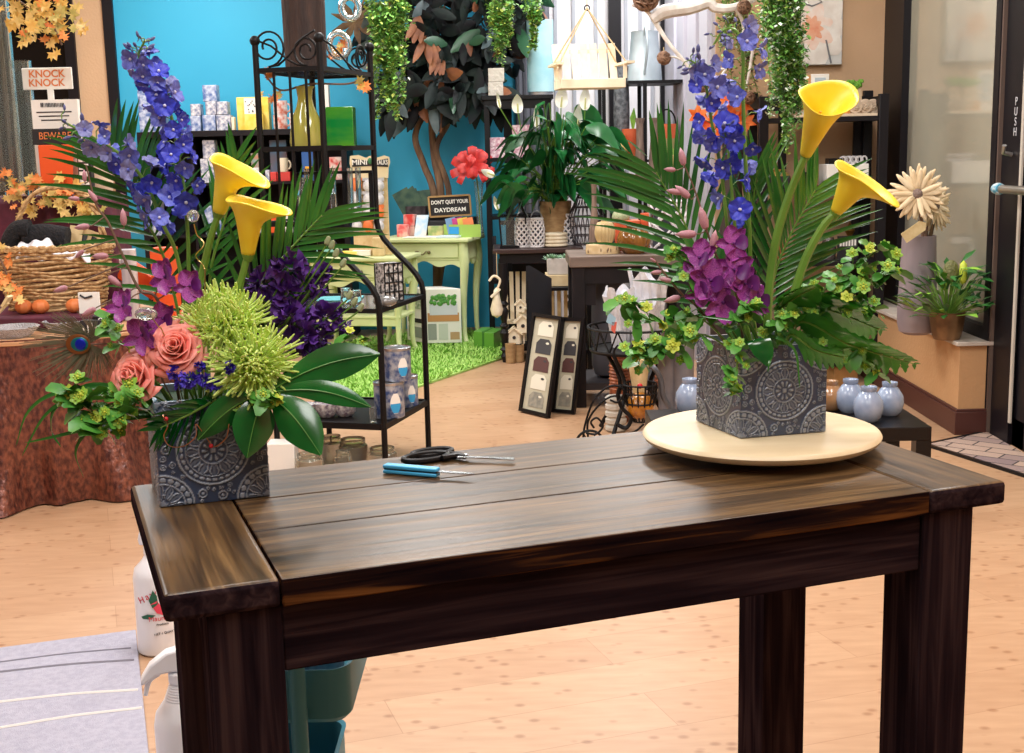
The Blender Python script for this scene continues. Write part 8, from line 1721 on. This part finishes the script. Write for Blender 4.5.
for i, px in enumerate((855, 866, 875)):
    x_ = P(px, 108, yl+.06).x; R0 = 6.5*S(yl); q = MB(); c = V((x_, yl+.06+.02*i, s1+R0))
    for r_ in (1, .72, .44, .2): q.tube([c+V((R0*r_*math.cos(a), -.012*(1-r_)*2, R0*r_*math.sin(a))) for a in [j*2*PI/20 for j in range(20)]], R0*.16, 6, closed=True)
    q.lathe(c, [(0, -.012), (R0, -.012), (R0, .012), (0, .012)], 20, M=Matrix.Rotation(PI/2, 3, 'X')); solo(q, 'fabric_rosette', m_ros, ('leftmost', 'middle', 'rightmost')[i]+' of three oat-coloured rosettes on the top shelf', 'ornament', 'rosettes on the top shelf')
vessel('jar_candle', 'small orange-banded jar candle left of the rosettes', 'candle', P(845, 112, yl+.07).x, yl+.07, s1, 9, [(5, 0), (5, 1)], mat('amber_label', (222, 150, 70), .4), 16); vessel('small_tealight', 'small black and white tealight tin on the top shelf', 'tin', P(808, 112, yl+.07).x, yl+.07, s1, 6, [(5, 0), (5, 1)], m_wt, 16)
ribbed(775, yl+.15, s2, 15, 17, 'gold crackled bowl at the left of the second shelf', mat('gold_crackle', (196, 164, 92), .3, .3, noise=(20, 3), rgb2=(164, 126, 64)), 'gold_bowl', 8, .6, 'bowl')
z1 = cbox(827, 869, 164, yl+.03, s2, .18, m_wcard, 'white display box on the second shelf of the dark shelf unit', 'display_box', 'box')
q = MB(); rr = random.Random(6); x0, x1 = P(844, 160, yl+.06).x, P(866, 160, yl+.06).x
for i in range(9):
    u = i/8; c = V((x0+(x1-x0)*u, yl+.09+.02*(i % 2), z1+.014)); q.tube([c+V((.014*math.cos(a), .004*i % .01, .018*math.sin(a)+.006)) for a in [j*2*PI/10 for j in range(10)]], .005, 5, closed=True)
solo(q, 'metal_curls', m_lat, 'cluster of white curled ornaments on the white display box', 'ornament'); q = MB(); q.mm((P(829, 160, yl+.06).x, yl+.06, z1), (P(842, 160, yl+.06).x, yl+.14, z1+.03)); solo(q, 'black_tray', m_blk, 'small black tray on the white display box', 'tray')
cbox(800, 816, 172, yl+.05, s2, .12, m_blk, 'black box on the second shelf behind the calla stems', 'dark_box', 'box'); cbox(760+8, 790, 176, yl+.05, s2, .05, m_char, 'dark low box in front of the gold bowl', 'dark_box', 'box')
sg2 = thing('shelf_sign', 'small black sign with white lettering on the third shelf', 'sign', (P(846, 240, yl+.1).x, yl+.1, s3)); x0, x1, z0_, z1 = P(838, 240, yl+.1).x, P(858, 240, yl+.1).x, s3, P(846, 236, yl+.1).z
MB().mm((x0, yl+.1, s3), (x1, yl+.115, z1)).build('board', m_bk, sg2)
q = MB()
for i in range(6): xx = x0+.015+(x1-x0-.03)*i/5; q.mm((xx-.005, yl+.098, z1-.055), (xx+.005, yl+.1005, z1-.02))
q.build('white_letters', m_wcard, sg2)
cl_ = thing('brass_candlestick', 'brass lantern figure on the third shelf under the right calla lily', 'candlestick', (P(850, 260, yl+.2).x, yl+.22, s3)); c = V(cl_['_w']); MB().lathe(c, [(0, 0), (.05, 0), (.05, .01), (.012, .03), (.012, .12), (.03, .15), (.0, .20)], 16).build('stem', mat('aged_gold', (176, 130, 60), .3, .8), cl_)
vessel('dark_jar', 'dark glass jar behind the right calla stem on the third shelf', 'jar', P(828, 260, yl+.15).x, yl+.15, s3, 22, [(7, 0), (8, .5), (5, 1)], mat('dusky_glass', (84, 74, 70), .2, coat=.5), 20); cbox(798, 814, 236, yl+.08, s3, .12, mat('red_foil', (170, 50, 50), .4), 'dark red box behind the palm leaflets on the third shelf', 'dark_box', 'box'); cbox(770, 786, 240, yl+.08, s3, .12, mat('copper_print', (160, 96, 64), .4, .4), 'copper box at the left of the third shelf', 'dark_box', 'box')
solo(MB().ball((P(852, 312, yl+.1).x, yl+.1, s4+.04), .07, 20, 10, (1.2, .8, .55)), 'river_stone', mat('grey_stone', (118, 114, 114), .5, noise=(9, 4), rgb2=(98, 96, 98)), 'smooth grey river stone on the bottom shelf of the dark unit', 'stone')
cbox(812, 830, 322, yl+.06, s4, .14, m_brn, 'brown box on the bottom shelf of the dark unit', 'dark_box', 'box'); cbox(840, 866, 366, yl-.0+.05, .05, .2, mat('ochre_crate', (150, 112, 56), .6), 'ochre crate on the floor level under the dark unit', 'crate', 'crate') if False else None
# ------------------------------------------------------------------ ledge: tall vase with wooden flowers, potted plant, pillar
yv2 = 6.25; m_gst = mat('grey_stone_vase', (128, 116, 122), .6, noise=(6, 4), rgb2=(148, 134, 136), stretch=(1, 1, .35))
vx = G(916, 334, zledge); vk = S(vx.y); vessel('stone_vase', 'tall grey stone vase on the window ledge holding wooden flowers', 'vase', vx.x, vx.y, zledge+.001, 99, [(12, 0), (17, .03), (19, .12), (19, .3), (16.5, .97), (16.5, 1)], m_gst, 36)
vt = zledge+99*vk
m_wfl = mat('carved_pale_wood', (240, 222, 188), .6, noise=(14, 3), rgb2=(224, 198, 156)); m_wce = mat('seed_centre', (132, 112, 104), .8, bump=(80, 1.0))
for (px, py, r_, fx, lab, seed) in ((917, 194, 29, -.25, 'wooden petal flower facing forward in the tall grey vase', 1), (932, 206, 27, .8, 'wooden petal flower turned right behind the first one', 2)):
    d0 = .0 if seed == 1 else .07; c = P(px, py, vx.y-.03+d0); R0 = r_*vk; ax = V((fx, -1, .12)).normalized(); R_ = rotto(ax); t = thing('wooden_flower', lab, 'flower', (vx.x, vx.y, vt-.10)); rr = random.Random(seed)
    for ring, (n_, rl, zo_) in enumerate(((22, 1.0, 0), (18, .84, .022))):
        for i in range(n_):
            th = i*2*PI/n_+ring*.2+rr.uniform(-.05, .05); d = R_ @ V((math.cos(th), math.sin(th), rr.uniform(-.05, .22))); sd = R_ @ V((-math.sin(th), math.cos(th), 0)); L_ = R0*rl*rr.uniform(.88, 1.06); b_ = c+ax*zo_
            MB().blade([b_+d*L_*s for s in (.1, .3, .5, .7, .88, 1)], R0*.085, sd, lambda t: math.sin(PI*min(1, .16+t*.8))**.7, -.25).build('petal', m_wfl, t, ang=180, solid=.003)
    MB().ball(c+ax*.02, R0*.2, 14, 8, (1, 1, .55), 0, R_).build('centre', m_wce, t); MB().tube(spline([(vx.x+.01*seed, vx.y, vt-.10), (vx.x+.015*seed, vx.y+.0, vt+.02), c-ax*.02], 5), .008, 7).build('stem', m_twig, t)
q = MB(); 
tgt = thing('paper_tag', 'brown paper tag tied below the wooden flowers', 'tag', P(913, 232, vx.y-.1)); q.prism([(-.05, -.025), (.05, -.025), (.07, 0), (.05, .025), (-.05, .025)], 0, .003, 0, Matrix.Rotation(-.6, 3, 'Y') @ Matrix.Rotation(PI/2, 3, 'X'), P(913, 232, vx.y-.115)); q.build('card', m_kraft, tgt); MB().tube([P(916, 229, vx.y-.114), P(922, 222, vx.y-.06)], .002, 4).build('string', m_rope, tgt)
q = MB(); pv = V((P(928, 225, vx.y).x, vx.y+.02, vt-.06))
for i in range(5): d = V((.3*math.cos(i*1.3), .3*math.sin(i*1.3), 1)).normalized(); q.blade([pv, pv+d*.07, pv+d*.15], .02, frame(d)[0], None, .2)
solo(q, 'dried_leaves', mat('brown_leaves', (96, 74, 50), .7, noise=(20, 2), rgb2=(122, 100, 64)), 'dried brown leaves tucked in the mouth of the tall grey vase', 'leaves', ang=180)
pp_ = G(951, 341, zledge); k = S(pp_.y); pp_.x = min(pp_.x, XR-.11); pt_ = thing('potted_plant', 'leafy green plant in a brown fluted pot on the ledge corner', 'plant', (pp_.x, pp_.y+.06, zledge)); c = V((pp_.x, pp_.y+.06, zledge+.001)); hp2 = 27*k; q = MB()
q.grid(lambda u, v: c+V(((13+5.5*v**.6)*k*(1-.03*abs(math.sin(10*PI*u)))*math.cos(2*PI*u), (13+5.5*v**.6)*k*(1-.03*abs(math.sin(10*PI*u)))*math.sin(2*PI*u), hp2*v)), 60, 6, wrap=True); q.lathe(c, [(0, 0), (13*k, 0)], 24); q.lathe(c, [(18.5*k, hp2), (19*k, hp2+.006), (17.5*k, hp2+.006), (17*k, hp2-.02), (0, hp2-.02)], 36); q.build('pot', mat('brown_metal_pot', (96, 70, 48), .3, .5, noise=(9, 3), rgb2=(140, 108, 74)), pt_)
rr = random.Random(4); q = MB(); st = MB(); tp = c+V((0, 0, hp2-.02))
for i in range(120):
    a = rr.uniform(0, 2*PI); el = rr.uniform(.05, 1.25); R_ = rr.uniform(.6, 1)*.20; b_ = tp+V((math.cos(a)*math.cos(el)*R_*1.0, math.sin(a)*math.cos(el)*R_*.9, math.sin(el)*R_*1.3)); b_.x = min(b_.x, XR-.05); d = V((math.cos(a), math.sin(a), rr.uniform(-.2, .7))).normalized()*rr.uniform(.07, .12); d.x = min(d.x, (XR-.03-b_.x)); q.blade([b_, b_+d*.5+V((0, 0, .01)), b_+d], .016, V((-d.y, d.x, .02)), None, .25, 0 if rr.random() < .8 else 1); st.tube([tp, b_], .002, 4)
q.build('leaves', [mat('bush_green', (34, 92, 40), .3, noise=(12, 2), rgb2=(56, 120, 52)), m_bup], pt_, ang=180); st.build('stems', m_stem, pt_)
q = MB(); q.lathe(P(963, 278, c.y-.03), [(0, -.03), (.012, -.02), (.018, 0), (.016, .06), (.0, .08)], 12); q.build('yellow_spike', m_yg, pt_); q = MB(); q.ball(P(951, 272, c.y), .045, 14, 10, (.8, .6, 1.2)); q.build('bract_cone', mat('olive_cone', (110, 110, 64), .6, bump=(90, 1)), pt_)
px_ = G(887, 331, zledge); px_.x = max(px_.x, lx0+.06); vessel('pillar_candle', 'small grey pillar at the back of the window ledge', 'candle', px_.x, min(px_.y, YC-.5), zledge+.001, 36, [(5, 0), (5, 1)], m_gst, 16)
# ------------------------------------------------------------------ black bench with blue jars
m_lack = mat('black_laminate', (10, 9, 13), .3, spec=.35); zb4 = .30; cr = G(923, 420, zb4); cf = G(906, 427, zb4); yb4 = cr.y-.42
bR = P(921, 425, 4.75); bx1 = G(923, 421, zb4).x; by1 = G(923, 421, zb4).y
lb = thing('low_bench', 'low black bench carrying the pale blue jars', 'bench', (bx1-.45, by1-.1, 0)); bx0_, by0_ = bx1-.98, by1-.10
MB().mm((bx0_, by0_, zb4-.05), (bx1, by0_+.42, zb4)).build('top', m_lack, lb, bevel=.003)
for x_ in (bx0_, bx1-.055):
    for y_ in (by0_, by0_+.365): MB().mm((x_, y_, .001), (x_+.055, y_+.055, zb4-.05)).build('leg', m_lack, lb)
m_bjar = mat('pale_blue_glaze', (134, 150, 178), .25, noise=(12, 3), rgb2=(164, 178, 200), coat=.5)
JP = [(9, 0), (13, .12), (15, .38), (14, .6), (9.5, .8), (7.2, .86), (8.2, .94), (8, 1)]
for px, py, kx, lab in ((850, 412, 1.0, 'left one of the three pale blue jars on the low bench'), (868, 421, 1.05, 'front middle one of the three pale blue jars on the low bench'), (889, 415, 1.0, 'right one of the three pale blue jars on the low bench'), (690, 413, 1.05, 'pale blue jar alone at the left of the right vase')):
    c = G(px, py, zb4); c.y = min(max(c.y, by0_+.08), by0_+.36); vessel('blue_jar', lab, 'jar', P(px, py, c.y).x, c.y, zb4+.001, 34*kx, [(r_*.97*kx, t) for r_, t in JP], m_bjar, 28, 'pale blue jars')
c = G(829, 409, zb4); vessel('brown_jar', 'brown glazed jar behind the right vase, beside the blue jars', 'jar', P(829, 409, c.y).x, min(c.y, by0_+.34), zb4+.001, 30, JP, mat('honey_glaze', (150, 108, 72), .2, noise=(9, 3), rgb2=(176, 134, 92), coat=.6), 28)
yc4 = 6.35; z1 = P(845, 366, yc4).z; xa, xb = P(834, 380, yc4).x, P(858, 380, yc4).x
q = MB(); q.mm((xa, yc4, .001), (xb, yc4+.22, z1)); solo(q, 'ochre_crate', mat('ochre_wood', (142, 104, 56), .6, noise=(9, 3), rgb2=(122, 86, 44)), 'ochre wooden crate standing behind the blue jars', 'crate', bevel=.004); q = MB(); q.mm((xa-.03, yc4-.02, z1+.001), (xb+.02, yc4+.24, z1+.05)); solo(q, 'black_tray', m_blk, 'black tray resting on top of the ochre crate', 'tray', bevel=.004)
# ------------------------------------------------------------------ mosaic mat by the door
m_mos = mat('mosaic_tiles', (150, 130, 120), .75, bump=(120, .4)); N_, L_, b_ = nodes(m_mos); tc_ = N_.new('ShaderNodeTexCoord'); br_ = N_.new('ShaderNodeTexBrick'); br_.inputs['Scale'].default_value = 1; br_.inputs['Brick Width'].default_value = .17; br_.inputs['Row Height'].default_value = .085; br_.inputs['Mortar Size'].default_value = .004
br_.inputs['Color1'].default_value = lin((176, 150, 134)); br_.inputs['Color2'].default_value = lin((132, 112, 112)); br_.inputs['Mortar'].default_value = lin((52, 44, 44)); br_.inputs['Bias'].default_value = .0; mp_ = N_.new('ShaderNodeMapping'); mp_.inputs['Rotation'].default_value = (0, 0, .7); L_.new(tc_.outputs['Object'], mp_.inputs['Vector']); L_.new(mp_.outputs['Vector'], br_.inputs['Vector']); L_.new(br_.outputs['Color'], b_.inputs['Base Color'])
m0, m1 = G(926, 446), G(1024, 476); dm = (m1-m0).normalized(); dn = V((-dm.y, dm.x, 0)); 
mt = thing('door_mat', 'mosaic-patterned mat on the floor in front of the glass door', 'mat', m0); q = MB(); cs4 = [m0, m0+dm*1.0, m0+dm*1.0+dn*.6, m0+dn*.6]; cs4 = [V((min(p.x, XR-.005), p.y, 0)) for p in cs4]
q.hexa([p+V((0, 0, .001)) for p in cs4]+[p+V((0, 0, .010)) for p in cs4]); o = q.build('tile_surface', m_mos, mt); q = MB(); [q.bar(cs4[i]+V((0, 0, .006)), cs4[(i+1) % 4]+V((0, 0, .006)), .016, .012, ref=up) for i in (0, 3)]; q.build('rubber_edge', m_blk, mt)
# ------------------------------------------------------------------ wrought plant stand, foil pots, wire tricycle planter
yst = 5.75; zp = P(632, 348, yst).z; sx = P(634, 350, yst).x
ps = thing('plant_stand', 'round black wire plant stand carrying foil-wrapped pots', 'stand', (sx, yst, 0)); R0 = .20; q = MB()
for z_, r_ in ((zp, R0), (zp+.10, R0*1.05)): q.tube([(sx+r_*math.cos(a), yst+r_*math.sin(a), z_) for a in [j*2*PI/36 for j in range(36)]], .006, 6, closed=True)
for i in range(14): a = i*2*PI/14; q.tube([(sx+R0*math.cos(a), yst+R0*math.sin(a), zp), (sx+R0*1.05*math.cos(a+.22), yst+R0*1.05*math.sin(a+.22), zp+.10)], .004, 5); q.tube([(sx+R0*math.cos(a), yst+R0*math.sin(a), zp), (sx+R0*1.05*math.cos(a-.22), yst+R0*1.05*math.sin(a-.22), zp+.10)], .004, 5)
q.build('basket_rim', m_iron, ps); MB().lathe((sx, yst, zp-.012), [(0, 0), (R0, 0), (R0, .012), (0, .012)], 32).build('plate', m_iron, ps)
for a in (2.4, -2.2, .3): MB().tube(spline([(sx+R0*.9*math.cos(a), yst+R0*.9*math.sin(a), zp-.008), (sx+.08*math.cos(a), yst+.08*math.sin(a), zp*.55), (sx+.2*math.cos(a), yst+.2*math.sin(a), .012)], 6), .010, 7).build('leg', m_iron, ps)
m_foil = mat('silver_foil', (240, 240, 244), .28, .15, noise=(14, 5), rgb2=(206, 206, 214), bump=(22, 1.0), coat=.3)
for px, pt, r_, dy, lab, seed in ((623, 292, 17, .02, 'left foil-wrapped pot on the wire plant stand', 1), (650, 276, 18, .03, 'right foil-wrapped pot on the wire plant stand', 2), (640, 300, 13, -.09, 'front foil-wrapped pot on the wire plant stand', 3)):
    k = S(yst); x_ = P(px, 340, yst).x; y_ = yst+dy; H = P(px, pt, yst).z-zp; rr = random.Random(seed); ph = [rr.uniform(0, 6) for _ in range(4)]
    q = MB(); q.grid(lambda u, v: V((x_, y_, zp+.002+H*v*(1+.10*math.sin(5*2*PI*u+ph[0])*v)))+V((math.cos(2*PI*u), math.sin(2*PI*u), 0))*(r_*k*(.55+.5*v+.10*math.sin(9*2*PI*u+ph[1])*v+.06*math.sin(17*2*PI*u+v*6+ph[2]))), 60, 12, wrap=True); q.lathe((x_, y_, zp+.001), [(0, 0), (r_*k*.55, 0)], 24); q.lathe((x_, y_, zp+H*.75), [(r_*k*.8, 0), (0, 0)], 24); solo(q, 'foil_pot', m_foil, lab, 'pot', 'foil-wrapped pots', ang=60)
dt_ = thing('plant_tag', 'small blue and coral plant tag at the left rim of the wire stand', 'tag', P(611, 318, yst-.16)); MB().hexa([P(x, y, yst-.2+d) for d in (0, .006) for x, y in ((606, 322), (614, 326), (616, 318), (609, 312))]).build('blue_tag', mat('tag_blue', (150, 186, 206), .5), dt_); MB().hexa([P(x, y, yst-.2+d) for d in (0, .006) for x, y in ((611, 330), (615, 334), (617, 322), (612, 322))]).build('coral_tag', mat('tag_coral', (206, 96, 80), .5), dt_)
# copper wicker pot and paper cone behind the wire bowl
m_cw = mat('copper_wicker', (190, 116, 76), .45, .3, noise=(40, 2), rgb2=(120, 66, 44)); cy = 6.05
q = MB(); x_ = P(620, 390, cy).x; k = S(cy)
for i in range(12): z_ = P(620, 388, cy).z+i*.016; q.tube([(x_+(9*k+.002*(i % 2))*math.cos(a), cy+(9*k)*math.sin(a), z_) for a in [j*2*PI/20 for j in range(20)]], .010, 5, closed=True)
zb5 = P(620, 388, cy).z; q.lathe((x_, cy, .001), [(0, 0), (.05, 0), (.05, zb5), (0, zb5)], 16); solo(q, 'wicker_pot', m_cw, 'copper-coloured woven pot behind the wire bowl', 'pot')
# wire bowl planter on scrolled tricycle frame
yt5 = 5.35; bcx = P(640, 400, yt5).x; zbt, zbb = P(640, 384, yt5).z, P(640, 421, yt5).z; R0 = 17*S(yt5)
wt = thing('wire_planter', 'scrolled black wire tricycle planter on the floor behind the turntable', 'planter', (bcx, yt5, 0)); q = MB(); Hb = zbt-zbb
rad5 = lambda t: R0*(math.sin(PI*(.10+.42*t))**.8)
for i in range(14): a = i*2*PI/14; q.tube([(bcx+rad5(t)*math.cos(a), yt5+rad5(t)*math.sin(a), zbb+Hb*t) for t in [j/8 for j in range(9)]], .004, 5)
for t in (0, .25, .5, .78, 1): q.tube([(bcx+rad5(t)*math.cos(a), yt5+rad5(t)*math.sin(a), zbb+Hb*t) for a in [j*2*PI/28 for j in range(28)]], .004, 5, closed=True)
q.build('wire_bowl', m_iron, wt)
def wire(pts, r_=.0048, nm='scroll', m=m_iron): MB().tube(spline([P(x, y, yt5+d) for x, y, d in pts], 7), r_, 7).build(nm, m, wt)
wire([(583, 440, -.05), (585, 425, -.05), (593, 402, -.05), (606, 388, -.05), (618, 386, -.05), (624, 392, -.05), (618, 402, -.05), (610, 400, -.05)]); wire([(589, 446, -.02), (588, 422, -.02), (600, 404, -.02), (614, 396, -.02), (626, 402, -.02), (632, 418, -.02)])
wire([(586, 433, -.08), (596, 434, -.08), (603, 426, -.08), (597, 418, -.08), (591, 422, -.08), (594, 428, -.08)]); wire([(604, 450, -.06), (618, 436, -.06), (634, 432, -.06), (644, 424, -.06)]); wire([(646, 366, .05), (654, 368, .0), (661, 380, .0), (663, 395, .0), (670, 408, .0), (676, 416, 0)], .012, 'handle', mat('grey_steel', (110, 112, 120), .4, .7))
wire([(621, 385, -.03), (618, 395, -.03), (622, 408, -.03), (631, 418, -.03), (626, 428, -.03), (616, 424, -.03)], .009); wire([(618, 345, .03), (614, 352, .03), (617, 366, .03), (624, 380, .03), (628, 400, .0)])
for cx5, cy5, rp_ in ((590, 452, 14), (628, 440, 9)):
    c = P(cx5, cy5, yt5-.06); R1 = rp_*S(yt5); c.z = R1+.006; MB().tube([c+V((R1*math.cos(a), 0, R1*math.sin(a))) for a in [j*2*PI/28 for j in range(28)]], .006, 6, closed=True).build('wheel', m_iron, wt); q = MB()
    for j in range(3): a = j*PI/3; q.tube([c+V((R1*math.cos(a), 0, R1*math.sin(a))), c-V((R1*math.cos(a), 0, R1*math.sin(a)))], .003, 5)
    q.build('spokes', m_iron, wt)
solo(MB().ball((bcx, yt5, zbb+R0*.92), R0*.86, 24, 14), 'gazing_ball', mat('amber_crackle_glass', (186, 122, 36), .12, noise=(26, 4), rgb2=(150, 88, 20), coat=.7, bump=(50, .5)), 'amber crackled glass ball resting in the wire bowl', 'ball')
cn2 = thing('paper_cone', 'tan paper cone standing behind the amber ball', 'cone', P(636, 380, yt5+.02)); c = V((bcx-.0, yt5+.03, zbb+R0*1.5)); MB().lathe(c, [(0, 0), (.025, .0), (.05, .16), (.046, .16), (0, .03)], 20).build('cone', m_kraft, cn2); MB().ball(P(640, 386, yt5-.05), .012, 8, 6).build('berry', m_red, cn2)
c = G(617, 433, .001); prof = [(0, 0)]+[x for i in range(5) for x in ((9*S(c.y), .034*i), (11*S(c.y), .034*i+.008), (11*S(c.y), .034*i+.024), (9*S(c.y), .034*i+.032))]+[(0, .17)]; solo(MB().lathe((c.x, c.y+.05, .001), prof, 24), 'coil_pot', m_carv, 'white coil-ringed pot on the floor left of the wire bowl', 'pot')
for px, pb_, hp, r_, lab in ((667, 415, 50, 10, 'dark grey zinc pot, the shorter one, right of the wire bowl'), (682, 415, 66, 13, 'grey zinc pot, the taller one, left of the right vase')): c = G(px, pb_+40, .001); c.y = 5.75; vessel('zinc_pot', lab, 'pot', P(px, 400, c.y).x, c.y, .001, hp+38, [(r_*.8, 0), (r_, 1)], mat('dull_zinc', (112, 112, 120), .55, .3, noise=(8, 3), rgb2=(132, 130, 136)), 24)
wk = thing('copper_basket', 'small copper woven basket with the zinc pots', 'basket', (P(666, 360, 5.95).x, 5.98, 0)); x_ = P(668, 375, 5.98).x; q = MB(); zk5 = P(668, 384, 5.98).z
for i in range(6): q.tube([(x_+.055*math.cos(a), 6.0+.055*math.sin(a), zk5+i*.018) for a in [j*2*PI/18 for j in range(18)]], .010, 5, closed=True)
q.build('weave', m_cw, wk); MB().lathe((x_, 6.0, .001), [(0, 0), (.045, 0), (.045, zk5), (0, zk5)], 16).build('base', m_twig, wk)
